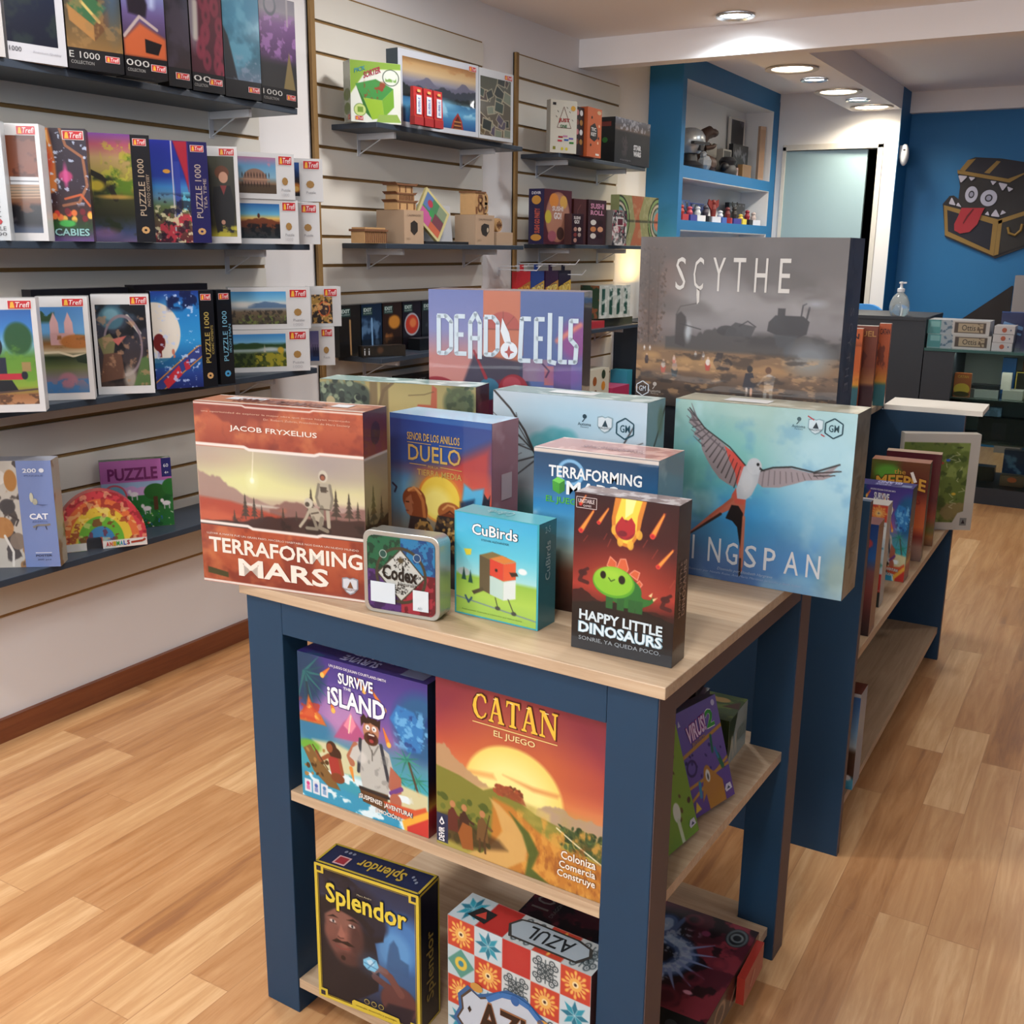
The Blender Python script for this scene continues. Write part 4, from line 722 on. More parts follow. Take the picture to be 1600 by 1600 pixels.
cv.tex('#2c2420', 26, .5, .66, .55, 31, 0, .64, 1, 1, .03, sx=.4); cv.tex('#c8a070', 30, .6, .72, .5, 33, 0, .66, 1, .95, .03, sx=.4); cv.rect(.355, 0, .5, .4, '#b0aeb0', .12, .12); cv.rect(.6, 0, .72, .5, '#a8a6a8', .10, .1)
b.front.paint(cv, rot=0); F = b.front; SC = '#cfccc6'
for ch, u, wd in (('S', .19, .05), ('C', .28, .05), ('Y', .375, .062), ('T', .475, .06), ('H', .58, .06), ('E', .695, .052)): F.text(ch, u, .115, u + wd, .305, SC, 3, bold=-.002)
F.poly([(.30, .29), (.315, .30), (.315, .37), (.305, .385), (.30, .33)], SC, 4); hexlogo(F, .04, .905, .045, 1.23, '#c9cfd6'); robotlogo(F, .105, .90, .045, 1.23, '#b0a8a0')
cv = Cv(36, 160, '#6c625c', asp=.35); cv.tex('#9c948e', 5, .5, .7, .7, 3); cv.tex('#4c4440', 9, .5, .65, .6, 5); b.right.paint(cv)
for k, ch in enumerate('SCYTHE'): b.right.text(ch, .38, .38 + .085 * k, .62, .43 + .085 * k, '#a09890', rot=270)
b.done('board_game_box', 'very large grey-brown board game box with field workers and a hulking machine in mist', GB, PW)
# ================================================================= BOXES ON THE SHELVES OF THE FRONT TABLE
ZS, ZB = 0.4405, 0.0705
# ---- sunset box
b = GameBox(-.8229, 1.1905, ZS, -.035, .2865, .07, .295, '#8a2f3a', dict(right='#6a2430'))
cv = Cv(250, 250, '#8f3340', asp=1); cv.vg([(0, '#8a2e3c'), (.25, '#93384a'), (.38, '#a8444a'), (.5, '#c25a44'), (.62, '#d87a50'), (.75, '#d8925a')], 0, 0, 1, .8)
cv.ell(.85, .42, .25, .08, '#b04c44', .7, .1); cv.ell(.5, .42, .36, .30, '#d9803c', .55, .25); cv.ell(.48, .585, .295, .255, '#f3dc78', 1, .02); cv.ell(.47, .6, .24, .2, '#f8efa0', .9, .1); cv.poly([(.2, .52), (.36, .50), (.38, .53), (.2, .545)], '#e8a860', .7, .02); cv.poly([(.42, .49), (.6, .505), (.76, .50), (.74, .525), (.6, .53)], '#e09a58', .8, .02)
cv.mountain([(0, .43), (.06, .42), (.12, .48), (.22, .53), (.3, .57), (.4, .60)], .8, '#c2a078', .95, 3, .008, .01); cv.mountain([(.62, .62), (.7, .575), (.76, .57), (.85, .60), (.92, .585), (1, .60)], .75, '#b8a088', .95, 4, .008, .01); cv.mountain([(.2, .62), (.4, .57), (.55, .60), (.7, .62)], .7, '#d9c27a', .8, 6, .004, .02)
cv.poly([(0, .55), (.15, .57), (.3, .61), (.36, .58), (.5, .60), (.62, .65), (.8, .68), (1, .72), (1, 1), (0, 1)], '#8a8a3c', 1, .01); cv.tex('#b8ab54', 5, .45, .65, .8, 3, 0, .56, 1, 1, .03, sx=.5); cv.dots(70, .37, .545, .54, .60, ['#9a4a2c', '#b05a34', '#7a4428'], .006, .014, 5); cv.poly([(.37, .57), (.45, .555), (.54, .58), (.56, .62), (.38, .60)], '#9a5030', .8, .01)
cv.poly([(.78, .66), (1, .70), (1, .80), (.9, .77), (.78, .70)], '#4e6238', 1, .01); cv.dots(80, .76, .655, 1, .77, ['#3f5a34', '#5a7444', '#2f4a2c'], .006, .018, 6); cv.line([(.74, .68), (.85, .735), (1, .80)], .008, '#ece4c0')
cv.poly([(.36, .63), (.48, .65), (.6, .72), (.74, .78), (1, .80), (1, 1), (.3, 1), (.35, .85)], '#c8842f', .95, .02); cv.tex('#e0a848', 18, .45, .7, .8, 7, .4, .64, 1, 1, .03, sx=1.5); cv.tex('#9a5a24', 22, .55, .75, .6, 9, .4, .7, 1, 1, .05, sx=2)
cv.poly([(.34, .64), (.40, .66), (.52, .74), (.58, .82), (.56, .92), (.45, 1), (.2, 1), (.35, .9), (.42, .8), (.38, .7)], '#d8b06a', .95, .015); cv.poly([(.46, .68), (.58, .76), (.64, .85), (.60, .95), (.7, 1), (.56, 1), (.58, .88), (.54, .78)], '#50682f', .9, .015); cv.dots(40, .0, .7, .35, .95, ['#5a6a2c', '#6f7c34'], .01, .03, 8)
cv.poly([(0, .83), (.1, .80), (.25, .84), (.4, .86), (.45, .9), (.2, .97), (0, .95)], '#3c2a1c', .7, .03)
for u, c, hgt in ((.105, '#6a3028', .2), (.18, '#4a2c24', .18), (.295, '#7a5a34', .16)):
    cv.poly([(u - .035, .90), (u - .03, .80), (u, .755), (u + .03, .80), (u + .04, .90)], c); cv.ell(u, .745, .018, .02, '#c28a5c'); cv.line([(u - .02, .79), (u + .06, .82)], .014, c)
cv.poly([(.14, .90), (.17, .83), (.23, .84), (.24, .97), (.17, .98)], '#a06028'); cv.line([(.34, .74), (.30, .93)], .006, '#4a3420'); cv.line([(.28, .89), (.28, .96)], .012, '#5a4028'); cv.line([(.31, .89), (.315, .96)], .012, '#5a4028')
cv.rect(0, .82, .075, .985, '#25365c'); b.front.paint(cv); F = b.front
def serif(F, s, u0, v0, u1, v1, col, out):   # hand-drawn roman capitals
    G = {'C': ([(.95, .22), (.86, .08), (.62, .0), (.35, .05), (.1, .28), (.02, .55), (.12, .8), (.35, .98), (.62, 1.0), (.88, .88), (.97, .72), (.90, .70), (.78, .85), (.60, .92), (.42, .85), (.28, .62), (.27, .38), (.38, .15), (.58, .08), (.76, .15), (.86, .33), (.95, .33)],),
         'A': ([(.40, 0), (.58, 0), (.90, .90), (1, .94), (1, 1), (.60, 1), (.60, .94), (.68, .90), (.60, .66), (.30, .66), (.23, .90), (.33, .94), (.33, 1), (0, 1), (0, .94), (.10, .90)], [(.45, .22), (.33, .58), (.57, .58)]),
         'T': ([(.02, 0), (.98, 0), (1, .25), (.93, .25), (.85, .1), (.62, .08), (.62, .9), (.76, .94), (.76, 1), (.24, 1), (.24, .94), (.38, .9), (.38, .08), (.15, .1), (.07, .25), (0, .25)],),
         'N': ([(0, 0), (.28, 0), (.80, .68), (.80, .10), (.68, .06), (.68, 0), (1, 0), (1, .06), (.90, .10), (.90, 1), (.82, 1), (.20, .2), (.20, .90), (.32, .94), (.32, 1), (0, 1), (0, .94), (.11, .90), (.11, .10), (0, .06)],)}
    W = {'C': 1.05, 'A': 1.1, 'T': .95, 'N': 1.2}; tot = sum(W[c] for c in s) + .12 * (len(s) - 1); x = u0; k = (u1 - u0) / tot
    for c in s:
        wd = W[c] * k; G0 = G[c][0]
        for dl, cc, gr in ((0, out, .006), (2, col, 0)):
            cx, cy = .5, .5; P = [(x + wd * p[0] + (gr if p[0] > .5 else -gr), v0 + (v1 - v0) * p[1] + (gr if p[1] > .5 else -gr)) for p in G0]; F.poly(P[::-1], cc, 3 + dl)
        if len(G[c]) > 1: F.poly([(x + wd * p[0], v0 + (v1 - v0) * p[1]) for p in G[c][1]][::-1], '#8f3340', 6)
        F.line([(x + wd * .3, v0 + .01), (x + wd * .5, v0 + .01)], .004, '#fff0b0', 6); x += wd + .12 * k
serif(F, 'CATAN', .235, .088, .735, .222, '#eec23c', '#5a2420'); F.line([(.235, .246), (.735, .246)], .005, '#f0d48a', 4); F.text('EL JUEGO', .365, .262, .61, .303, '#f0dca0', 4, bold=.01)
for t_, u0, v0, v1 in (('Coloniza', .77, .785, .83), ('Comercia', .76, .84, .88), ('Construye', .75, .89, .94)): F.text(t_, u0, v0, .965, v1, '#f6efe0', 4, bold=.015, out='#7a4424', ow=.012)
F.text('DEVIR', .018, .895, .055, .975, '#f4f6f8', 4, bold=.03, rot=90); F.poly([(.02, .87), (.037, .835), (.055, .87), (.037, .885)], '#f4f6f8', 4); F.ell(.0375, .866, .008, .009, '#25365c', 5)
b.done('board_game_box', 'board game box with a huge yellow setting sun over fields, on the middle shelf', GB, PG)

# ---- island box
def island(x, y, z, yaw, w, h, d, n, label, front=None):
    b = GameBox(x, y, z, yaw, w, d, h, '#3c3a7a', dict(right='#1c2440', top='#3a3278', left='#1f5a6a'))
    cv = Cv(n, n, '#5a4a94', asp=1); cv.vg([(0, '#4a3c8c'), (.25, '#6a58a8'), (.42, '#9a6aac'), (.55, '#5a9ab0'), (.7, '#3fb0c0'), (1, '#2c9cb8')], 0, 0, 1, 1)
    cv.ell(.36, .36, .2, .14, '#c89ac8', .8, .15); cv.ell(.05, .15, .16, .2, '#1f4a6c', .95, .08); cv.ell(.95, .3, .2, .22, '#1f6a98', .95, .08); cv.ell(.1, .5, .16, .1, '#2c86ac', .9, .06)
    for k in range(9): a = -.9 + k * .35; cv.line([(.05, .13), (.05 + .2 * math.cos(a), .13 + .2 * math.sin(a) + .03)], .022, '#1c5a6c' if k % 2 else '#2c7a7c', .95, w2=.004)
    cv.line([(.07, .2), (.10, .45)], .02, '#2c4a5a'); cv.poly([(0, .42), (.06, .36), (.08, .28), (.12, .36), (.18, .40), (.22, .46), (0, .47)], '#e0762c', .95, .015); cv.poly([(.02, .43), (.09, .35), (.16, .43)], '#f8d060', .9, .02); cv.tex('#c83c24', 20, .5, .6, .7, 3, 0, .3, .22, .47, .03)
    cv.poly([(.28, .52), (.36, .40), (.42, .34), (.48, .40), (.56, .50)], '#c05a8a', .9, .015); cv.poly([(.36, .42), (.42, .32), (.46, .40), (.42, .46)], '#f09ab0', .9, .01); cv.line([(.42, .34), (.40, .46)], .01, '#ffe0c0')
    for (u, v, L_, dx) in ((.68, .24, .14, -.12), (.20, .12, .06, .06), (.28, .34, .08, -.02), (.71, .46, .1, -.04), (.53, .15, .07, -.05)): cv.line([(u + dx, v - L_), (u, v)], .008, '#e8862c', 1, .006, .035); cv.ell(u, v, .016, .018, '#f8c860')
    cv.poly([(.72, .28), (.78, .18), (.9, .20), (.97, .3), (.95, .45), (.85, .47), (.80, .38)], '#2a86c8', .95, .015); cv.tex('#7ac0ec', 22, .5, .62, .8, 5, .74, .18, 1, .47, .03); cv.tex('#1c4a8c', 16, .55, .65, .8, 6, .74, .2, 1, .47, .03)
    for cx, cy, r in ((.84, .52, .11), (.92, .64, .1), (.78, .66, .08)):
        for k in range(10): a = k * .63; cv.line([(cx, cy), (cx + r * math.cos(a), cy + r * .75 * math.sin(a) + .02)], .016, '#1f8a7a' if k % 2 else '#3fa890', .95, w2=.003)
    cv.line([(.86, .54), (.93, .74)], .016, '#5a5040'); cv.poly([(.62, .60), (.8, .70), (1, .72), (1, .90), (.7, .88)], '#e0d6a8', .95, .02); cv.poly([(.1, .58), (.3, .56), (.5, .60), (.5, .74), (.2, .78)], '#e6dcae', .9, .03); cv.ell(.08, .63, .09, .04, '#7ab83c', .95, .02)
    cv.poly([(0, .80), (.3, .86), (.6, .90), (.75, .93), (1, .96), (1, 1), (0, 1)], '#29a0c4', 1, .02); cv.tex('#e8f8fc', 14, .54, .62, .95, 9, 0, .72, .9, 1, .05, sx=.6)
    # raft and rower
    cv.poly([(.02, .66), (.08, .62), (.14, .70), (.26, .80), (.32, .88), (.22, .88), (.1, .80)], '#8a6a3c'); cv.dots(26, .03, .63, .3, .87, ['#5a4020', '#b08a50'], .008, .02, 3); cv.ell(.255, .60, .042, .045, '#4a2c20'); cv.ell(.285, .64, .05, .05, '#4a2c20'); cv.ell(.24, .605, .025, .032, '#a05a34'); cv.poly([(.22, .66), (.31, .66), (.34, .78), (.25, .79)], '#b03a34'); cv.line([(.23, .66), (.16, .71), (.13, .66)], .028, '#a05a34'); cv.line([(.32, .67), (.34, .76)], .026, '#a05a34'); cv.ell(.30, .80, .055, .035, '#8a4c2c'); cv.line([(.1, .62), (.22, .76)], .01, '#6a4a2c')
    # running man
    cv.poly([(.44, .52), (.52, .47), (.62, .47), (.71, .52), (.74, .62), (.70, .80), (.50, .80), (.47, .66), (.42, .60)], '#c3c4be'); cv.line([(.45, .53), (.40, .62), (.42, .66)], .045, '#b8785a'); cv.line([(.49, .48), (.47, .70)], .025, '#3a4450'); cv.line([(.65, .48), (.70, .70)], .025, '#3a4450'); cv.poly([(.72, .60), (.80, .66), (.80, .76), (.74, .80), (.70, .74)], '#b8705a'); cv.line([(.72, .78), (.80, .73)], .03, '#7a4a94'); cv.ell(.755, .825, .045, .05, '#b8705a')
    cv.poly([(.47, .80), (.70, .80), (.68, .92), (.50, .90)], '#6a4a2c'); cv.line([(.48, .81), (.70, .82)], .022, '#2c2a30'); cv.ell(.49, .60, .05, .04, '#d8d8d2', .8, .02); cv.poly([(.47, .52), (.43, .55), (.40, .62), (.44, .64), (.49, .58)], '#cfcfc9'); cv.line([(.55, .49), (.59, .56), (.63, .49)], .01, '#8a8a84'); cv.line([(.58, .53), (.58, .60)], .006, '#4a4a48'); cv.tex('#8c8e8a', 18, .55, .7, .5, 12, .48, .48, .72, .8, .02)
    cv.ell(.575, .405, .062, .075, '#c08a6a'); cv.ell(.575, .455, .056, .045, '#5c3826'); cv.ell(.578, .45, .034, .036, '#4c1418'); cv.rect(.555, .424, .60, .434, '#f0ece4'); cv.ell(.577, .47, .018, .012, '#b04a4c'); cv.poly([(.50, .39), (.495, .33), (.52, .30), (.545, .325), (.56, .295), (.585, .32), (.61, .29), (.625, .325), (.65, .31), (.645, .39), (.625, .36), (.57, .35), (.52, .36)], '#3c2820'); cv.ell(.55, .385, .017, .018, '#f4f4f4'); cv.ell(.60, .385, .017, .018, '#f4f4f4'); cv.ell(.552, .387, .005, .006, '#202020'); cv.ell(.598, .387, .005, .006, '#202020'); cv.poly([(.575, .385), (.587, .42), (.565, .42)], '#a8704f'); cv.line([(.53, .358), (.562, .352)], .008, '#3c2820'); cv.line([(.585, .350), (.62, .36)], .008, '#3c2820')
    cv.poly([(.66, .85), (.9, .84), (.98, .80), (1, .86), (.85, .93), (.7, .92)], '#d8582c', .95, .01); cv.poly([(.8, .94), (1, .82), (1, 1), (.82, 1)], '#f0b83a', 1, .01); cv.poly([(.84, .97), (1, .87), (1, 1), (.84, 1)], '#d0342c', 1, .01); cv.line([(.41, .70), (.43, .78)], .03, '#e89a3c', 1, w2=.01)
    for k, c in enumerate(('#d83a8a', '#4a6ab8', '#4a8ac0')): cv.rect(.02 + .068 * k, .875, .078 + .068 * k, .965, '#dfe6ee'); cv.ell(.049 + .068 * k, .905, .014, .014, c); cv.rect(.035 + .068 * k, .92, .063 + .068 * k, .95, c, .6)
    b.front.paint(cv); F = b.front
    F.text('UN JUEGO DE JULIAN COURTLAND-SMITH', .26, .03, .70, .052, '#f2eef6', slope=.3, bold=.01)
    F.text('SURVIVE', .33, .07, .60, .145, '#f4f6fa', bold=.028, out='#3a2c70', ow=.03, slope=.1); F.text('THE', .37, .158, .43, .176, '#f4f6fa', bold=.02)
    F.text('iSLAND', .24, .175, .69, .30, '#f4f6fa', bold=.03, out='#4a3088', ow=.035, slope=.1)
    F.text('¡SUSPENSE! ¡AVENTURA!', .47, .845, .88, .885, '#f6f2e8', slope=.5, bold=.02, out='#2c4a6a', ow=.02); F.text('¡EMOCIÓN!', .60, .905, .79, .945, '#f6f2e8', slope=.2, bold=.02, out='#2c4a6a', ow=.02)
    cv = Cv(30, 120, '#1c2440', asp=.25); cv.vg([(0, '#1c3450'), (.6, '#1c2440'), (.72, '#5a3424'), (.8, '#c8a03c'), (.84, '#a82430'), (1, '#8a1c28')], 0, 0, 1, 1); b.right.paint(cv); b.right.text('SURVIVE', .3, .42, .75, .7, '#8a94b8', rot=90, bold=.02)
    cv = Cv(120, 30, '#3a3278', asp=4); cv.tex('#2c5a78', 4, .5, .6, .8, 3, 0, 0, .25, 1, .05); b.top.paint(cv); b.top.text('SURVIVE', .32, .62, .6, .92, '#a8a8d0', bold=.03, rot=180); b.top.text('iSLAND', .32, .12, .75, .55, '#b8b8dc', bold=.035, rot=180); b.top.rect(.78, .5, .95, .9, '#8088a8', 3)
    return b.done('board_game_box', label, GB, PG)
island(-1.0969, 1.194, ZS, -.008, .2579, .2575, .07, 210, 'colourful island adventure box with a shouting man, on the front table')

# ---- dark blue box with yellow border
b = GameBox(-1.0655, 1.1803, ZB, .0567, .206, .0606, .2615, '#22304c', dict(right='#1a2036', top='#26365c', left='#18203a'))
cv = Cv(180, 225, '#22344f', asp=.79); cv.vg([(0, '#26324e'), (.3, '#2c4a78'), (.55, '#3c6ca0'), (.8, '#2c4468'), (1, '#20222e')], 0, 0, 1, 1)
cv.ell(.86, .38, .16, .18, '#4a8ac8', .9, .1); cv.ell(.76, .46, .13, .14, '#6fb0e0', .6, .06); cv.poly([(.70, .5), (.72, .42), (.76, .38), (.80, .42), (.82, .5), (.9, .52), (.9, .62), (.68, .62)], '#35608c', .8, .015); cv.rect(.6, .6, 1, .75, '#3f6c98', .6, .08)
cv.poly([(.02, .04), (.3, .03), (.48, .10), (.56, .22), (.68, .32), (.66, .42), (.58, .45), (.62, .62), (.6, .8), (.3, .98), (.02, .98)], '#1d1c28', .98, .012); cv.ell(.3, .17, .26, .1, '#26283a', .9, .05); cv.ell(.55, .32, .12, .09, '#232a40', .9, .03)
cv.ell(.27, .46, .15, .20, '#7a524c', 1, .04); cv.ell(.22, .36, .12, .07, '#93685c', .85, .04); cv.ell(.30, .50, .07, .07, '#a06c5e', .8, .05); cv.ell(.14, .47, .05, .06, '#8a5c52', .8, .04); cv.ell(.30, .645, .09, .05, '#5c3c3a', .9, .03); cv.ell(.40, .5, .06, .14, '#4c3234', .8, .05)
cv.poly([(.11, .372), (.17, .345), (.225, .36), (.17, .362)], '#2a1c1c'); cv.poly([(.30, .355), (.37, .33), (.43, .355), (.37, .35)], '#2a1c1c'); cv.ell(.165, .395, .024, .011, '#d8ccc4'); cv.ell(.355, .388, .025, .012, '#d8ccc4'); cv.ell(.17, .394, .009, .010, '#2a3440'); cv.ell(.36, .387, .009, .011, '#2a3440'); cv.line([(.13, .408), (.2, .41)], .006, '#4c3030', .8); cv.line([(.32, .402), (.39, .402)], .006, '#4c3030', .8)
cv.poly([(.245, .40), (.285, .47), (.275, .495), (.235, .50), (.21, .485)], '#a87264', .9, .012); cv.line([(.215, .497), (.235, .505), (.27, .498)], .006, '#4c2c2c'); cv.poly([(.15, .545), (.20, .515), (.25, .525), (.31, .512), (.38, .535), (.32, .545), (.25, .538), (.19, .548)], '#2e1c1c'); cv.line([(.19, .57), (.25, .58), (.33, .565)], .010, '#8a4844'); cv.ell(.26, .645, .018, .018, '#2a1a1c', .9); cv.poly([(0, .24), (.2, .23), (.45, .28), (.58, .36), (.55, .42), (.44, .33), (.2, .29), (.08, .36), (.06, .6), (.14, .72), (.04, .9), (0, .9)], '#1c1b28', .97, .015)
cv.poly([(.05, .05), (.4, .08), (.5, .2), (.4, .22), (.2, .2), (.04, .26)], '#1f2234', .95, .02); cv.line([(.06, .22), (.3, .18), (.5, .24)], .012, '#3a405c', .8); cv.tex('#3a3e58', 10, .55, .7, .5, 4, 0, .05, .6, .3, .05)
cv.ell(.80, .83, .14, .13, '#6a4240', 1, .02); cv.line([(.60, .62), (.72, .66), (.82, .76)], .055, '#7c504a'); cv.line([(.57, .70), (.7, .74), (.8, .82)], .05, '#6a4442'); cv.line([(.56, .66), (.62, .62), (.68, .63)], .04, '#8a5c54'); cv.poly([(.7, .86), (.95, .84), (.9, .98), (.6, .98)], '#2c2432', 1, .02)
cv.poly([(.46, .60), (.52, .565), (.59, .575), (.61, .62), (.57, .665), (.50, .665), (.46, .64)], '#8ad0ec'); cv.poly([(.49, .60), (.54, .58), (.57, .61), (.53, .64)], '#dff4fc'); cv.line([(.5, .66), (.58, .58)], .006, '#2c6a94'); cv.line([(.47, .62), (.6, .64)], .006, '#2c6a94'); cv.ell(.54, .62, .09, .08, '#6ab4e0', .25, .08)
b.front.paint(cv); F = b.front; YL = '#d9c23a'
F.frame(.012, .012, .988, .988, .022, YL, 3); F.frame(.035, .03, .965, .97, .004, '#a8922c', 3)
for u, v in ((.045, .035), (.955, .035), (.045, .965), (.955, .965)): F.rect(u - .045, v - .033, u + .045, v + .033, YL, 4); F.rect(u - .022, v - .017, u + .022, v + .017, '#20283c', 5)
F.text('Splendor', .11, .115, .89, .30, '#e6d244', 5, bold=.022, slope=.10, out='#2a2820', ow=.012); F.text('Marc Andre', .42, .13, .56, .142, '#c9c4a0', 5)
F.poly([(.34, .945), (.36, .93), (.80, .94), (.82, .99), (.34, .99)][::-1], YL, 5); F.text('strategia, desarrollo y prestigio', .38, .955, .78, .97, '#6a5c20', 6)
for u in (.49, .56, .63): F.ell(u, .905, .026, .02, '#b8a860', 5); F.ell(u, .905, .02, .015, '#2a2832', 6)
cv = Cv(40, 150, '#191d30', asp=.24); cv.tex('#2c3450', 5, .5, .7, .8, 3); cv.vg([(0, '#2a2428'), (1, '#3a2a2c')], 0, .75, 1, 1, .7); b.right.paint(cv); b.right.frame(.02, .01, .98, .99, .016, YL, 3); b.right.text('Splendor', .3, .32, .78, .82, '#a8924a', rot=90, bold=.015)
b.top.frame(.012, .04, .988, .96, .07, '#c9b43c', 3); b.top.text('Splendor', .33, .2, .78, .75, '#c9b048', rot=180, bold=.02); b.top.rect(.14, .45, .26, .85, '#d8b4b8', 3); b.top.rect(.155, .5, .245, .8, '#a83a48', 4)
for u in (.16, .2, .24): b.top.ell(u, .25, .014, .06, '#8a94a8', 4)
for u in (.84, .87, .9): b.top.ell(u, .4 + (u - .84) * 3, .012, .06, '#8a94a8', 4)
b.done('board_game_box', 'dark blue yellow-bordered box with a moustached man holding a gem', GB, PG)

# ---- tile pattern box
def tilecv(nu, nv, n, off=0, grid=None):
    cv = Cv(nu * n, nv * n, '#c9d6d8', asp=nu / nv)
    for i in range(nu):
        for j in range(nv):
            u0, v0, u1, v1 = i / nu, j / nv, (i + 1) / nu, (j + 1) / nv; cx, cy, r = (u0 + u1) / 2, (v0 + v1) / 2, .5 / nv; k = grid[j % len(grid)][i % len(grid[0])] if grid else (i * 2 + j * 3 + off) % 5; g = .006 / nu
            bg = ('#c4452e', '#c3d2d8', '#b9302c', '#c9d0d0', '#b9ccd0')[k]; cv.rect(u0 + g, v0 + g, u1 - g, v1 - g, bg)
            if k == 0:
                for a in range(16): t = a * math.pi / 8; q = .78 if a % 2 == 0 else .6; cv.ell(cx + q * r * math.cos(t) / cv.asp, cy + q * r * math.sin(t), r * .15, r * .1, '#e8a848', rot=t); cv.line([(cx, cy), (cx + q * r * math.cos(t) / cv.asp, cy + q * r * math.sin(t))], r * .1, '#e8c070', .8)
                cv.ell(cx, cy, r * .42, r * .42, '#e8b45c'); cv.ell(cx, cy, r * .2, r * .2, '#f2e0b0'); cv.ell(cx, cy, r * .1, r * .1, '#4a2c2c')
            elif k == 1:
                for a in range(8):
                    t = a * math.pi / 4; p = lambda rr, tt: (cx + rr * r * math.cos(tt) / cv.asp, cy + rr * r * math.sin(tt)); cv.poly([p(.05, t), p(.5, t - .36), p(.95, t), p(.5, t + .36)], '#2c9cb0' if a % 2 else '#1f7c94')
            elif k == 2: cv.ell(cx, cy, r * .8, r * .8, '#c04038', .4, r * .6)
            elif k == 3:
                for a in range(4):
                    t = a * math.pi / 2 + .785
                    for q, dt, w3 in ((.42, .3, .15), (.42, -.3, .15), (.8, .2, .17), (.8, -.2, .17)):
                        ex, ey = cx + q * r * math.cos(t + dt) / cv.asp, cy + q * r * math.sin(t + dt); cv.ell(ex, ey, r * w3, r * w3, '#3a4a50', ring=r * .04); cv.ell(ex, ey, r * .05, r * .05, '#3a4a50')
                    cv.line([(cx, cy), (cx + .75 * r * math.cos(t - .785) / cv.asp, cy + .75 * r * math.sin(t - .785))], r * .07, '#3a4a50'); cv.line([(cx, cy), (cx + .3 * r * math.cos(t) / cv.asp, cy + .3 * r * math.sin(t))], r * .1, '#3a4a50')
            else:
                cv.poly([(u0, cy), (cx, v0), (u1, cy), (cx, v1)], '#5a9a8c'); cv.ell(cx, cy, r * .45, r * .45, '#d8c04c'); cv.ell(cx, cy, r * .2, r * .2, '#3a8aa0')
    return cv
b = GameBox(-.795, 1.178, ZB, -.05, .2545, .0665, .26, '#b4c0c2', dict(right='#6a4a48', left='#a0b0b4'))
b.front.paint(tilecv(5, 5, 46, 0, [[0, 1, 2, 3, 0], [4, 0, 3, 0, 1], [0, 1, 4, 3, 1], [1, 2, 0, 4, 0], [3, 0, 1, 2, 4]])); b.top.paint(tilecv(5, 1, 34, 3, [[1, 2, 3, 0, 3]]), 0, 0, 1, 1); F = b.front
PL = [(.10, .52), (.17, .44), (.24, .47), (.34, .42), (.44, .36), (.56, .36), (.66, .42), (.76, .47), (.86, .44), (.93, .52), (.90, .60), (.93, .68), (.86, .75), (.14, .75), (.07, .68), (.11, .60)]
F.poly([(.5 + (u - .5) * 1.06, .58 + (v - .58) * 1.12) for u, v in PL[::-1]], '#3a6a9c', 3); F.poly(PL[::-1], '#5a4a3c', 4); F.poly([(.5 + (u - .5) * .96, .58 + (v - .58) * .93) for u, v in PL[::-1]], '#c3ccd6', 5)
F.line([(.30, .46), (.40, .38), (.50, .36), (.60, .38), (.70, .46)], .035, '#3a7ab8', 6); F.ell(.5, .375, .03, .035, '#2c6aa8', 7)
for u0, v0 in ((.22, .46), (.70, .50)): F.ell(u0, v0 - .05, .045, .03, '#c89848', 6)
F.text('AZUL', .24, .48, .80, .69, '#3a2418', 7, bold=.02, out='#a8744c', ow=.02); F.poly([(.155, .58), (.17, .555), (.185, .58), (.17, .605)][::-1], '#3a2c20', 7)
T_ = b.top; P = [(.36, .5), (.40, .2), (.5, .12), (.8, .12), (.9, .25), (.93, .5), (.88, .85), (.42, .88)]; T_.poly(P[::-1], '#4a4a48', 3); T_.poly([(.645 + (u - .645) * .93, .5 + (v - .5) * .85) for u, v in P[::-1]], '#aab8c0', 4); T_.text('AZUL', .5, .28, .8, .72, '#2c3438', 5, bold=.01, rot=180); T_.poly([(.10, .75), (.14, .35), (.26, .4), (.24, .85)][::-1], '#2c3438', 4); T_.poly([(.15, .7), (.19, .45), (.23, .7)][::-1], '#c04a3c', 5)
b.done('board_game_box', 'board game box covered in red, white and turquoise ceramic tile patterns, on the bottom shelf', GB, PG)

# ---- dragon jigsaw lying flat
b = GameBox(-.846, 1.392, ZB, -.005, .405, .272, .06, '#241418', dict(top='#3c1420', front='#1c2426', right='#3a2c28'))
cv = Cv(240, 160, '#561c2c', asp=1.5); cv.tex('#86303e', 5, .48, .56, .9, 3); cv.tex('#1c1014', 8, .52, .6, .8, 8); cv.poly([(.5, .1), (.72, .02), (.74, .35), (.82, .6), (.7, .85), (.4, .85), (.4, .3)], '#12141a', .8, .08)
for w0, c in ((.17, '#26385c'), (.13, '#54709c'), (.07, '#a4bcd8')): cv.line([(.62, .20), (.66, .36), (.74, .40), (.79, .50), (.76, .64), (.66, .74), (.52, .76), (.42, .72)], w0, c, 1, .012, w0 * .8)
cv.line([(.68, .12), (.66, .30), (.60, .42)], .03, '#5a7098', 1, .01, .06)
for k in range(8):
    a = -.7 + k * .34; cx, cy = .71, .52; cv.line([(cx + .06 * math.cos(a), cy + .15 * math.sin(a)), (cx + .20 * math.cos(a), cy + .36 * math.sin(a))], .035, '#8aa0cc', .95, w2=.004)
cv.poly([(.56, .50), (.64, .46), (.66, .56), (.60, .66), (.54, .62)], '#9aa8a8', .9, .01); cv.tex('#c9d6e4', 28, .55, .68, .6, 5, .5, .2, .8, .8, .03); cv.ell(.80, .20, .03, .03, '#8a4064', 1); cv.ell(.93, .14, .075, .10, '#202428'); cv.ell(.93, .14, .06, .085, '#5a6468', 1, ring=.008); cv.ell(.93, .14, .035, .04, '#70787c', 1, ring=.008); cv.ell(.87, .80, .03, .018, '#c890a0')
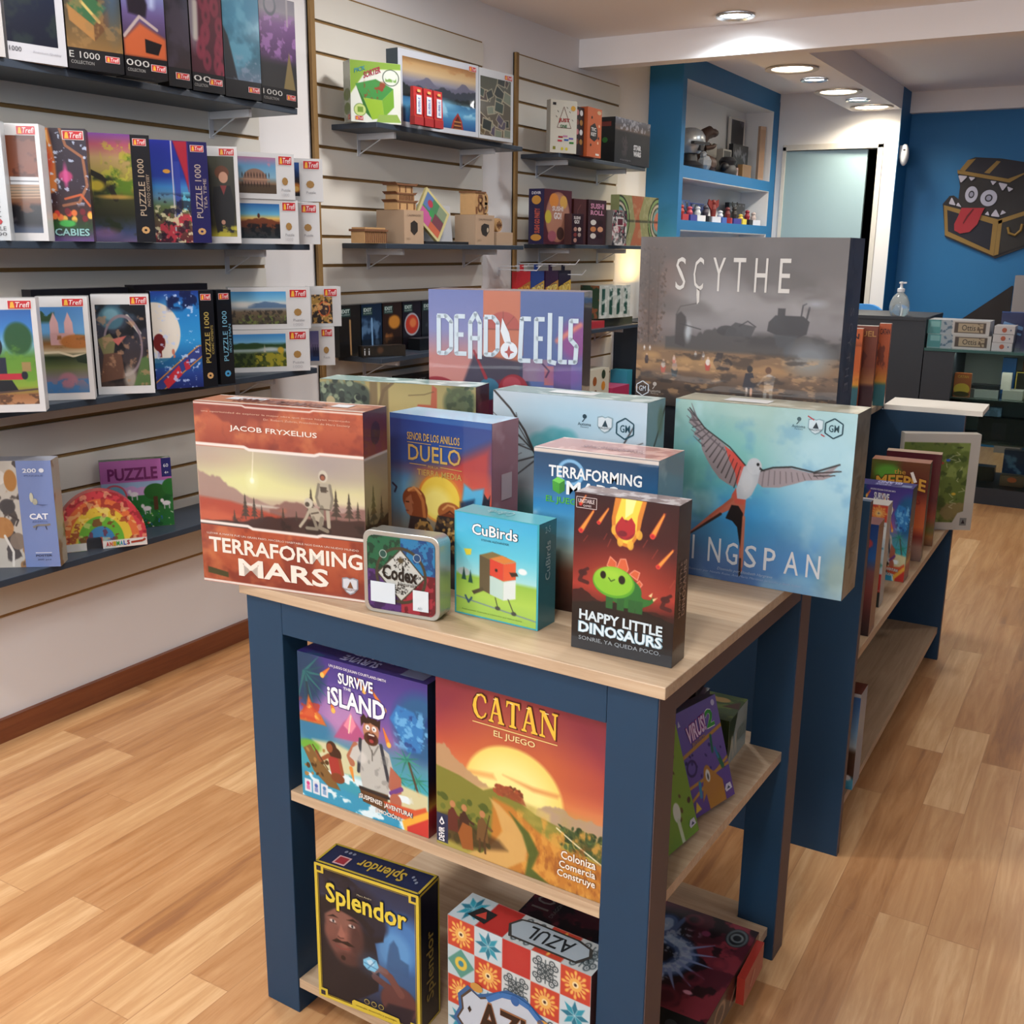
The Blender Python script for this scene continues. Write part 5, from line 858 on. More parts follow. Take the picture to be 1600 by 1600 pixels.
for u, v, r in ((.8, .9, .07), (.72, .1, .05), (.92, .45, .05), (.86, .66, .05)): cv.ell(u, v, r, r, '#702838', .8, .02, ring=.015)
b.top.paint(cv); b.top.text('1000', .03, .20, .12, .55, '#8a8480', rot=90); b.top.text('DRAGON COLLECTION', .14, .15, .16, .6, '#8a8480', rot=90); b.top.ell(.30, .22, .02, .03, '#8a4064', 3)
b.front.text('PUZZLE', .6, .3, .75, .6, '#4a5a5c'); b.front.ell(.86, .45, .03, .2, '#4a5258', 3); b.front.ell(.66, .45, .03, .2, '#4a5258', 3)
cv = Cv(80, 20, '#3a2c28', asp=4); cv.ell(.25, .5, .35, .3, '#a89078', 1, ring=.06); cv.line([(.45, .8), (.6, .3), (.75, .7)], .12, '#a89078'); b.right.paint(cv)
b.done('jigsaw_box', 'dark red jigsaw box lying flat with a coiled silver dragon, behind the tile-patterned box', 'jigsaw puzzle box', PG)
b = GameBox(-.4375, 1.535, ZB, .02, .014, .115, .052, '#a8321f', dict(right='#b83a22')); b.right.line([(.3, .7), (.5, .3)], .08, '#e0a088', 3); b.done('card_pack', 'thin orange-red card pack tucked beside the dragon jigsaw, near the rear leg', 'card pack', PG)

# ---- leaning purple and green virus boxes, green farm box and small brown box
def virus(x, y, yaw, body, dark, label, purple):
    b = GameBox(x, y, ZS + .0095, yaw, .122, .03, .172, body, dict(top='#6a6078' if purple else '#5a7a3a', left=dark), tilt=.30)
    cv = Cv(90, 125, body, asp=.71); cv.tex(dark, 6, .55, .75, .5, 3)
    if purple:
        cv.vg([(0, '#8a78b8'), (1, '#6a4a98')], 0, 0, 1, 1); cv.dots(14, .05, .4, .95, .75, ['#3c2c68', '#4a3478'], .01, .022, 4); cv.line([(0, .43), (1, .30)], .035, '#c89830'); cv.line([(0, .72), (1, .68)], .03, '#c89830'); cv.line([(0, .86), (1, .62)], .03, '#c89830'); cv.ell(.2, .55, .07, .07, '#4a3068', 1, ring=.012)
        cv.poly([(.40, .68), (.5, .60), (.64, .68), (.80, .80), (.80, 1), (.42, 1), (.40, .84), (.3, .9)], '#c08a28'); cv.ell(.5, .68, .06, .09, '#c08a28'); cv.ell(.5, .69, .035, .06, '#e8e8e0'); cv.ell(.5, .70, .012, .03, '#3a3a3a'); cv.line([(.8, .56), (.86, .68)], .05, '#3c7a4c'); cv.line([(.76, .48), (.8, .58)], .03, '#3a84a8'); cv.line([(.3, .72), (.28, .84)], .04, '#3a94b8'); cv.poly([(.1, .96), (.16, .86), (.24, .95)], '#e8c83a'); cv.line([(.72, .35), (.70, .50)], .03, '#2c7a44', 1, .02)
    else:
        cv.vg([(0, '#9ab83a'), (1, '#7aa838')], 0, 0, 1, 1); cv.dots(10, .4, .2, .95, .8, ['#5a3c34', '#6a5a30'], .012, .03, 4); cv.ell(.6, .72, .06, .09, '#e0e8d8'); cv.line([(.6, .8), (.62, 1)], .05, '#cfe0c0')
    b.front.paint(cv); F = b.front
    F.text('VIRUS!', .22, .17, .66, .33, '#ecd6ec' if purple else '#f4f4e8', bold=.03, out='#b83a94' if purple else '#3a5a28', ow=.04, slope=-.35)
    if purple: F.text('2', .68, .10, .86, .27, '#4aa83a', bold=.03, out='#f0f4e8', ow=.02); F.text('EVOLUTION', .30, .33, .60, .37, '#c89830', slope=-.8, bold=.01); F.ell(.90, .06, .04, .03, '#d8d0e8', 3); F.poly([(.07, .13), (.13, .13), (.10, .07)], '#d8d0e8', 3)
    F.poly([(.80, .9), (.84, .86), (.94, .86), (.96, .92), (.82, .93)][::-1], '#d8d8e8', 4); F.poly([(.84, .91), (.88, .88), (.92, .91)][::-1], '#3a4a6a', 5)
    return b.done('card_game_box', label, 'card game box', PW if purple else PG)
virus(-.501, 1.440, math.radians(76), '#7a60ac', '#4a3470', 'leaning purple card game box with a hooded scientist, on the middle shelf', True)
virus(-.500, 1.300, math.radians(82), '#8ab03a', '#3f5a20', 'leaning lime green card game box half hidden by the front leg', False)
b = GameBox(-.745, 1.655, ZS, .02, .225, .108, .088, '#4a5a34', dict(right='#c3cbbd', top='#50662f', left='#46502c'))
cv = Cv(110, 66, '#4a6230', asp=1.67); cv.poly([(.0, 0), (.55, 0), (.35, .35), (0, .6)], '#a8683c'); cv.tex('#7c8f3c', 6, .5, .62, .8, 3, .2, 0, 1, 1, .05); cv.poly([(.55, .2), (.7, .1), (.85, .25), (.72, .45)], '#c0a05c'); cv.ell(.82, .25, .12, .1, '#b89a5c'); cv.poly([(.86, .5), (.97, .2), (1, .5)], '#5a3424'); b.top.paint(cv)
b.front.line([(.7, .2), (.75, .8)], .2, '#d0c8a0', 3); b.right.text('AGRICOLA', .45, .4, .95, .7, '#a8b49c', bold=.01); cv = Cv(40, 28, '#c3cbbd', asp=1.5); cv.poly([(0, 0), (.45, 0), (.25, .5), (.0, .9)], '#44572c'); cv.line([(.12, .9), (.2, .45), (.28, .9)], .08, '#efe6c8'); cv.line([(.35, .9), (.42, .5), (.47, .9)], .07, '#efe6c8'); b.right.paint(cv)
b.done('board_game_box', 'green and white farming game box behind the purple card box', GB, PG)
b = GameBox(-.70, 1.555, ZS, .02, .145, .095, .145, '#3a2c34', dict(top='#6a5a78', right='#4a3a58')); 
b.done('card_game_box', 'dusky purple card game box directly behind the leaning virus boxes', 'card game box', PW)
b = GameBox(-.69, 1.575, ZS + .1455, .12, .13, .08, .032, '#3c2420', dict(top='#6a4030', right='#34201c')); b.top.text('KITTENS', .2, .2, .85, .7, '#b8703c', bold=.02); b.right.text('KITTENS', .2, .35, .8, .65, '#a89088'); b.done('card_game_box', 'small brown card game box lying on top of the dusky purple one', 'card game box', PG)

# ================================================================= BOXES ON THE LONG UNIT
Z2 = 0.4725
def rbox(xr, y, z, w, h, d, yaw, col, **k):   # placed by its front right corner
    return GameBox(xr - w * math.cos(yaw), y - w * math.sin(yaw), z, yaw, w, d, h, col, **k)
b = rbox(-.432, 2.376, Z2, .155, .266, .072, .03, '#7a4a44'); cv = Cv(40, 120, '#7a4a44', asp=.56); cv.vg([(0, '#2c4a84'), (.3, '#2f6aa8'), (.42, '#8a5a58'), (.6, '#8a4c44'), (1, '#3c2a2e')], 0, 0, 1, 1); cv.ell(.8, .17, .06, .04, '#b84a4a', 1, ring=.012); b.front.paint(cv); b.front.text('EDGE', .66, .9, .86, .96, '#b8c8d0', bold=.04); b.done('board_game_box', 'blue to rust planet box standing first on the long unit, nearest the end panel', GB, PG)
b = rbox(-.454, 2.597, Z2, .13, .262, .06, .03, '#b8b4ac'); cv = tilecv(3, 6, 16, 1); cv.rect(0, .85, 1, 1, '#2c3c3c'); cv.rect(.3, .2, 1, .32, '#d8dcd8'); b.front.paint(cv); b.front.poly([(.8, .93), (.88, .88), (.95, .9), (.9, .95)], '#6ab0a8', 3); b.done('board_game_box', 'narrow view of a tile-patterned box behind the planet box on the long unit', GB, PG)
island(-.440 - .145, 2.842, Z2, .01, .145, .257, .07, 90, 'second copy of the island adventure box, on the long unit')
b = rbox(-.437, 3.073, Z2, .157, .286, .06, .06, '#8a3a24', sides=dict(top='#a8765c', right='#4a2a24'))
cv = Cv(80, 140, '#a04a28', asp=.55); cv.vg([(0, '#7a4c28'), (.3, '#6a2c24'), (.45, '#b8582c'), (.65, '#c8682c'), (.75, '#8a3428'), (.85, '#a88474'), (1, '#96786a')], 0, 0, 1, 1); cv.rect(0, 0, .45, .25, '#5a7a2c', .9, .1); cv.ell(.3, .12, .12, .07, '#6aa83a', .9, .04); cv.ell(.6, .83, .07, .05, '#6a3a30'); cv.poly([(.62, .3), (.8, .3), (.78, .65), (.64, .65)], '#7a2c20', .7, .02); b.front.paint(cv)
F = b.front; F.text('MEEPLE', -.0 + .1, .17, .96, .29, '#d8a43a', bold=.03, out='#5a1c1c', ow=.03, arc=.25); F.text('CIRCUS', .3, .33, .9, .42, '#8a3424', bold=.02); F.text('the', .4, .08, .6, .13, '#d8a43a'); F.line([(.7, .1), (.78, .2)], .03, '#f0e8e0', 5)
b.done('board_game_box', 'orange and maroon circus-style box with golden arched letters, on the long unit', GB, PG)
b = rbox(-.435, 3.263, Z2, .155, .281, .045, .10, '#5c1c26', sides=dict(top='#c0a890')); cv = Cv(60, 110, '#5c1c26', asp=.55); cv.vg([(0, '#5c1c28'), (.5, '#6a2228'), (.68, '#a84a2c'), (.82, '#7a7a34'), (.9, '#b07a34'), (1, '#8a5a34')], 0, 0, 1, 1); b.front.paint(cv); b.front.text('GAME', .35, .07, .6, .10, '#a8605c'); b.done('board_game_box', 'plain dark maroon box behind the circus-style box', GB, PG)
b = rbox(-.362, 3.530, Z2 , .235, .31, .04, .48, '#c9c3b8', sides=dict(top='#cfc9bc', right='#b8b2a6'))
cv = Cv(130, 170, '#c9c3b8', asp=.76); cv.poly([(0, .09), (.87, .09), (.87, .80), (.80, .82), (.74, .92), (0, .92)], '#6f8038'); 
t_ = Cv(130, 170, '#000', asp=.76); m_ = (cv.a[..., 0] < .6); g_ = cv.a.copy(); cv.tex('#93a458', 8, .48, .62, .9, 3); cv.tex('#4e6026', 12, .55, .65, .8, 5); cv.tex('#a08a5c', 5, .6, .68, .8, 7); cv.a = np.where(m_[..., None], cv.a, g_)
R = random.Random(5)
for k in range(16): u, v = R.uniform(.35, .85), R.uniform(.15, .78); cv.line([(u, v), (u + R.uniform(-.05, .05), v + .025), (u + R.uniform(-.05, .06), v + .04)], .006, '#d8d8b8', .8)
for u, v, c in ((.52, .30, '#b8483c'), (.6, .27, '#3a6ac8'), (.72, .62, '#d8b83a'), (.42, .52, '#3a5ac8')): cv.ell(u, v, .022, .014, c)
b.front.paint(cv); b.front.rect(.84, .87, .93, .95, '#8a8a84', 3); b.front.poly([(.86, .93), (.885, .885), (.91, .93)][::-1], '#3a3034', 4); b.front.text('SHEEP', .70, .13, .78, .145, '#2c3020', bold=.02)
b.done('board_game_box', 'white-bordered box with a green meadow window, last one on the long unit', GB, PG)
b = rbox(-.421, 2.308, .1155, .19, .24, .07, .0, '#8a9aa8', sides=dict(top='#6a2c24')); cv = Cv(50, 100, '#5a84b0', asp=.8); cv.vg([(0, '#c8c4c0'), (.03, '#c8c4c0'), (.04, '#4a74a8'), (.4, '#8ab0d0'), (.55, '#b8c4c8'), (.62, '#6a4a34'), (.85, '#5a3c2c'), (.9, '#5ab0c8'), (1, '#4aa8c8')], 0, 0, 1, 1); cv.ell(.93, .88, .03, .03, '#e8e8e8'); cv.ell(.75, .3, .05, .03, '#3a8a4c'); b.front.paint(cv); b.done('board_game_box', 'sky blue planet box on the bottom shelf of the long unit', GB, PG)
b = GameBox(-.672, 3.578, .8305, .02, .30, .2, .016, '#3c3834', dict(top='#d9d4c8', right='#dcd8cc', front='#dcd8cc')); b.done('box_lid', 'white box lid lying across the far end panel of the long unit', 'box lid', PM)
cl = [('#c8682c', '#2c6a78', -.755, 3.40, 'left one of three upright orange boxes on top of the long unit'), ('#8a4a34', '#4a2434', -.723, 3.44, 'middle brown one of three upright boxes on top of the long unit'), ('#c0602c', '#3a7a80', -.695, 3.47, 'right one of three upright orange boxes on top of the long unit')]
for i, (c1, c2, x, y, lb) in enumerate(cl):
    w_ = (.2, .075, .035)[i]; b = GameBox(x - w_ + .035, y + .03 * i - .03, .8505, .1, w_, .03, .25 + .006 * i, c1, dict(top='#d8d0c4', right=c1)); cv = Cv(30, 90, c1, asp=.4); cv.vg([(0, c1), (.5, c1), (.7, '#d8982c' if i != 1 else '#b8804c'), (.75, c2), (1, c2)], 0, 0, 1, 1); cv.tex('#5a2c28', 6, .55, .65, .6, i, 0, .15, 1, .7, .1); b.front.paint(cv)
    b.front.text('CATAN' if i != 1 else 'DUEL', .45 if i == 0 else .1, .06, .95, .13, '#4a2420' if i != 1 else '#c89858', bold=.02); b.done('board_game_box', lb, GB, PG)
# ================================================================= JIGSAWS ON THE WALL SHELVES
JC = 'jigsaw puzzle box'
def trefl(F, u0, v0, u1, v1, rot=0, lay=4):
    F.rect(u0, v0, u1, v1, '#e8e4e0', lay); du, dv = (u1 - u0) * .03, (v1 - v0) * .05
    F.rect(u0 + du, v0 + dv, u1 - du, v1 - dv, '#c2202c', lay + 1)
    if rot: F.text('Trefl', u0 + 3 * du, v0 + (v1 - v0) * .1, u1 - 3 * du, v1 - (v1 - v0) * .35, '#f6f0ee', lay + 2, bold=.02, shear=.2, rot=90)
    else:
        F.text('Trefl', u0 + (u1 - u0) * .34, v0 + 4 * dv, u1 - 2.5 * du, v1 - 4 * dv, '#f6f0ee', lay + 2, bold=.0, shear=.25)
        F.poly([(u0 + (u1 - u0) * .1, v1 - 3 * dv), (u0 + (u1 - u0) * .3, v1 - 3 * dv), (u0 + (u1 - u0) * .26, v0 + 3.5 * dv), (u0 + (u1 - u0) * .15, v0 + 4 * dv)], '#e8b43a', lay + 2)
def pic(kind, n, asp, seed=0):
    cv = Cv(n, int(n / asp), '#808080', asp=asp); R = random.Random(seed)
    if asp < .8:
        oe = cv.ell; cv.ell = lambda cx, cy, rx, ry=None, *a, **k: oe(cx, cy, rx * asp * 1.25, ry or rx, *a, **k)
    if kind == 'moon': cv.vg([(0, '#2c3c54'), (.3, '#1c2c48'), (1, '#161c30')]); cv.ell(.35, .12, .14, .1, '#8ab4c8', .9, .05); cv.tex('#2f3c3c', 6, .45, .6, .8, 4, 0, .4, 1, 1, .1); cv.dots(50, 0, 0, 1, .25, ['#1a2420', '#2c3a30'], .02, .05, 3); cv.ell(.95, .05, .2, .12, '#b8b0a0', .8, .05)
    elif kind == 'cats': cv.vg([(0, '#3a3430'), (.45, '#3c3a3a'), (.6, '#4a4434'), (1, '#8a6a3c')]); cv.ell(.6, .15, .25, .3, '#2c2a2c', .95, .05); cv.ell(.05, .1, .14, .2, '#b0702c', .9, .06); cv.poly([(.05, .62), (.4, .5), (.75, .60), (.5, .78)], '#3a6a44'); cv.poly([(.05, .62), (.5, .78), (.5, .92), (.07, .76)], '#a87c44'); cv.poly([(.5, .78), (.78, .62), (.78, .76), (.5, .92)], '#6a4a2c'); cv.line([(.3, .58), (.6, .74)], .03, '#c8b06a'); cv.ell(.85, .4, .12, .35, '#4a6a8c', .7, .12); cv.tex('#9a7a4c', 14, .55, .7, .6, 3)
    elif kind == 'witch': cv.vg([(0, '#5a6aa8'), (.3, '#8aa0d0'), (.6, '#6a5a8a'), (1, '#3a2430')]); cv.ell(.25, .1, .2, .12, '#9a4a4c', .9, .05); cv.poly([(.1, .3), (.4, .28), (.6, .50), (.55, .62), (.15, .6)], '#241c28', .95, .03); cv.line([(.75, 0), (.7, .5)], .06, '#c8d8f0', .7, .06); cv.poly([(0, .85), (.4, .68), (1, .8), (1, 1), (0, 1)], '#c8642c', .9, .04); cv.line([(.02, .82), (.4, .62), (.8, .72)], .03, '#c0b0a8', .9); cv.poly([(.5, .82), (.9, .85), (.8, .96), (.5, .95)], '#1c1418')
    elif kind == 'night': cv.vg([(0, '#3c3040'), (.4, '#2c2a38'), (1, '#3a2c30')]); cv.tex('#4e4454', 4, .45, .65, .8, 2); cv.ell(.9, .3, .12, .2, '#4a4c60', .8, .08)
    elif kind == 'maroon': cv.vg([(0, '#6a2438'), (1, '#4a1c2c')]); [cv.ell(R.random(), R.random(), .07, .07, '#8a3048', .8, .015, ring=.02) for _ in range(16)]; cv.ell(.1, .4, .12, .35, '#8c8a94', .9, .04); cv.line([(.18, .3), (.16, .65)], .06, '#c9c4b8', .8, .03)
    elif kind == 'blue': cv.vg([(0, '#4a90b0'), (.35, '#3c8aa8'), (.7, '#2c6a80'), (1, '#6a7c90')]); cv.tex('#6fb0c8', 4, .45, .65, .7, 5); cv.poly([(0, .45), (.12, .55), (.25, .8), (.35, 1), (0, 1)], '#26282f', .97, .02); cv.tex('#a0a0b4', 16, .55, .7, .5, 6, .2, .7, 1, 1, .1)
    elif kind == 'lilac': cv.vg([(0, '#6a6474'), (.15, '#8a8490'), (.3, '#7a4a8c'), (.65, '#5c3a6a'), (.75, '#2c2c30'), (1, '#3a3a3a')]); cv.tex('#a878b8', 16, .5, .62, .8, 3, 0, .15, 1, .7, .08); cv.ell(.3, .1, .12, .1, '#4a5060', 1, ring=.015); cv.poly([(.8, .58), (.95, 1), (.62, 1)], '#8a7a50'); cv.rect(.75, 0, .8, .3, '#b0a8a8', .7)
    elif kind == 'autumn': cv.vg([(0, '#7c4a34'), (.4, '#8c5238'), (.55, '#9a9080'), (.7, '#8a5a3c'), (.85, '#4a4448'), (1, '#5a6a84')]); cv.tex('#5c3424', 9, .45, .6, .8, 3, 0, 0, 1, .5, .05); cv.rect(.3, .42, 1, .50, '#d8dce0'); cv.rect(.3, .46, 1, .47, '#6a6a70'); [cv.line([(.1, .52 + k * .03), (1, .51 + k * .03)], .01, '#c8a88c') for k in range(5)]; cv.tex('#1c1c24', 8, .45, .6, .9, 5, 0, .68, 1, .95, .05)
    elif kind == 'fox': cv.vg([(0, '#3c3440'), (.5, '#3a2c3c'), (.75, '#4a2c28'), (.86, '#2c4a2c'), (1, '#6a4a8a')]); cv.poly([(0, 0), (.2, 0), (.26, .15), (.3, .3), (.3, .55), (0, .6)], '#c87a34', .97, .02); cv.poly([(.06, .03), (.18, .02), (.2, .15)], '#e0b070'); cv.ell(.1, .3, .1, .1, '#b8341c', .9, .06); cv.ell(.5, .42, .12, .05, '#c0407c', .95, .02); cv.ell(.5, .42, .04, .1, '#d8589c', .9, .02); cv.line([(.45, 0), (.55, .15), (.9, .25), (.95, .5), (.75, .65), (.4, .68)], .025, '#a8704c', .9); cv.line([(.45, .62), (.8, .58), (.98, .68)], .02, '#c8642c'); [cv.ell(R.random(), .72 + .1 * R.random(), .05, .03, R.choice(['#c8341c', '#e0782c', '#e8b84a', '#7c1c2c']), 1, .01) for _ in range(16)]; cv.tex('#2c5c2c', 10, .45, .6, .8, 3, 0, .80, 1, .92, .03); cv.ell(.45, .84, .14, .03, '#4ac05a', .9, .01); cv.tex('#c8d8f0', 24, .66, .74, .8, 8, 0, 0, 1, .7, .05)
    elif kind == 'river': cv.vg([(0, '#7c4a94'), (.1, '#b05a6c'), (.22, '#b89a6c'), (.5, '#8a8a2c'), (.58, '#4a4a24'), (.75, '#34341c'), (.9, '#3c4a6c'), (1, '#6a5a7c')]); cv.tex('#5c7c1c', 8, .4, .55, .95, 3, .35, .05, 1, .6, .08); cv.tex('#2c3414', 6, .5, .62, .9, 5, .1, .35, 1, .95, .05); cv.line([(.05, .35), (.3, .4), (.5, .5), (.6, .6)], .05, '#2a2414', .95); cv.ell(.2, .48, .14, .05, '#c8b02c', .85, .03); cv.ell(.6, .58, .3, .02, '#c8a048', .8, .02); cv.tex('#b8b43c', 22, .58, .7, .7, 9, .3, .05, 1, .5, .05); cv.ell(.3, .92, .25, .05, '#8a6a94', .8, .05)
    elif kind == 'tea': cv.vg([(0, '#1c2c9c'), (.35, '#24409c'), (.45, '#3c8ac8'), (.55, '#6a94b0'), (.65, '#6a7c4c'), (1, '#6c2c34')]); cv.poly([(.6, 0), (.98, 0), (.98, .5), (.85, .3)], '#b01c38', 1, .02); cv.rect(.54, 0, .575, .95, '#c8c4d8'); cv.rect(.6, .2, .75, .75, '#3a4aa8', .8); cv.rect(.8, .5, .98, .68, '#6ac0d8'); cv.tex('#c83c4c', 14, .5, .58, .9, 3, 0, .7, 1, 1, .03); cv.tex('#e0d8b0', 22, .56, .64, .9, 6, 0, .62, 1, 1, .03); cv.ell(.4, .3, .08, .02, '#d8a03c'); cv.tex('#241c2c', 16, .5, .6, .7, 9, 0, .5, 1, 1, .05)
    elif kind == 'person': cv.vg([(0, '#4a4c3c'), (.5, '#34342c'), (.85, '#3c3a1c'), (1, '#b0a82c')]); cv.ell(.62, .2, .17, .085, '#6c4024'); cv.ell(.66, .26, .11, .07, '#c89a80'); cv.poly([(.35, .38), (.85, .36), (.98, .6), (.9, .95), (.4, .95), (.3, .6)], '#1c1c20', .98, .01); cv.poly([(.55, .36), (.75, .36), (.65, .48)], '#8a3434'); cv.ell(.08, .4, .1, .14, '#b89c8c', .8, .04); cv.ell(.6, .82, .05, .03, '#c09078'); cv.tex('#c8c034', 8, .5, .6, .8, 2, .3, .85, 1, 1, .03)
    elif kind == 'arena': cv.vg([(0, '#b07c9c'), (.25, '#6aa0c4'), (.55, '#8ab0c4'), (.75, '#8a6a4c'), (1, '#5a4c3c')]); cv.tex('#d08a9c', 5, .5, .62, .8, 2, 0, 0, 1, .3, .1); cv.ell(.5, .62, .37, .3, '#9a7a68'); cv.rect(0, .75, 1, 1, '#5c4c3a'); [cv.ell(.2 + k * .07, .5 + .25 * j, .015, .06, '#3c2c28') for k in range(10) for j in range(2)]; cv.rect(.15, .60, .85, .63, '#b89478')
    elif kind == 'fire': cv.vg([(0, '#1c5aa0'), (.4, '#1c3c70'), (.5, '#3a2c30'), (1, '#1c1418')]); cv.ell(.7, .75, .4, .14, '#e8942c', .9, .08); cv.ell(.7, .78, .2, .08, '#f8d070', .9, .04)
    elif kind == 'hills': cv.vg([(0, '#2c6aa8'), (.3, '#6ab0d0'), (.42, '#e0c068'), (.55, '#8a4c2c'), (.7, '#4a3c34'), (1, '#3c4448')]); cv.mountain([(0, .55), (.3, .45), (.6, .40), (1, .52)], .7, '#7a4428', .95, 3); cv.tex('#1c2024', 8, .45, .6, .8, 4, 0, .55, 1, 1, .05); cv.ell(.5, .35, .04, .07, '#5c2c1c')
    elif kind == 'dusk': cv.vg([(0, '#3a4a80'), (.4, '#7c7cb0'), (.55, '#c89048'), (.6, '#8a6a80'), (1, '#d0b0a0')]); cv.ell(.8, .85, .3, .14, '#c8b0a8', .9, .03)
    elif kind == 'train': cv.vg([(0, '#2c6ab0'), (.2, '#3a84c8'), (.35, '#7ab0d0'), (.5, '#5a8a34'), (.8, '#8aa83a'), (.9, '#a07048'), (1, '#b88a64')]); cv.ell(.7, .3, .22, .17, '#2c5c34', .95, .03); cv.tex('#6a9a34', 7, .45, .6, .8, 3, .3, .3, 1, .8, .05); cv.ell(.1, .38, .22, .15, '#1c2434'); cv.ell(.1, .38, .14, .1, '#3c4860'); cv.rect(0, .5, .42, .7, '#242c44'); cv.rect(0, .67, .72, .735, '#b8243c'); cv.ell(.76, .69, .05, .045, '#1c2434'); cv.poly([(0, .74), (.5, .74), (.62, .86), (0, .86)], '#141c28'); cv.rect(0, .33, .1, .42, '#7a2c34'); cv.line([(0, .88), (1, .84)], .02, '#5c4a44'); cv.rect(.72, .55, .9, .65, '#a08858'); cv.tex('#5a4030', 20, .5, .65, .8, 8, 0, .88, 1, 1, .02)
    elif kind == 'bridge': cv.vg([(0, '#4a84bc'), (.3, '#6aa4d0'), (.42, '#8a6030'), (.52, '#c8b89a'), (.58, '#2c3c24'), (.7, '#6a7448'), (.85, '#8a7a8c'), (1, '#4a7ca8')]); cv.tex('#3c5430', 9, .5, .6, .9, 4, 0, 0, .4, .2, .05)
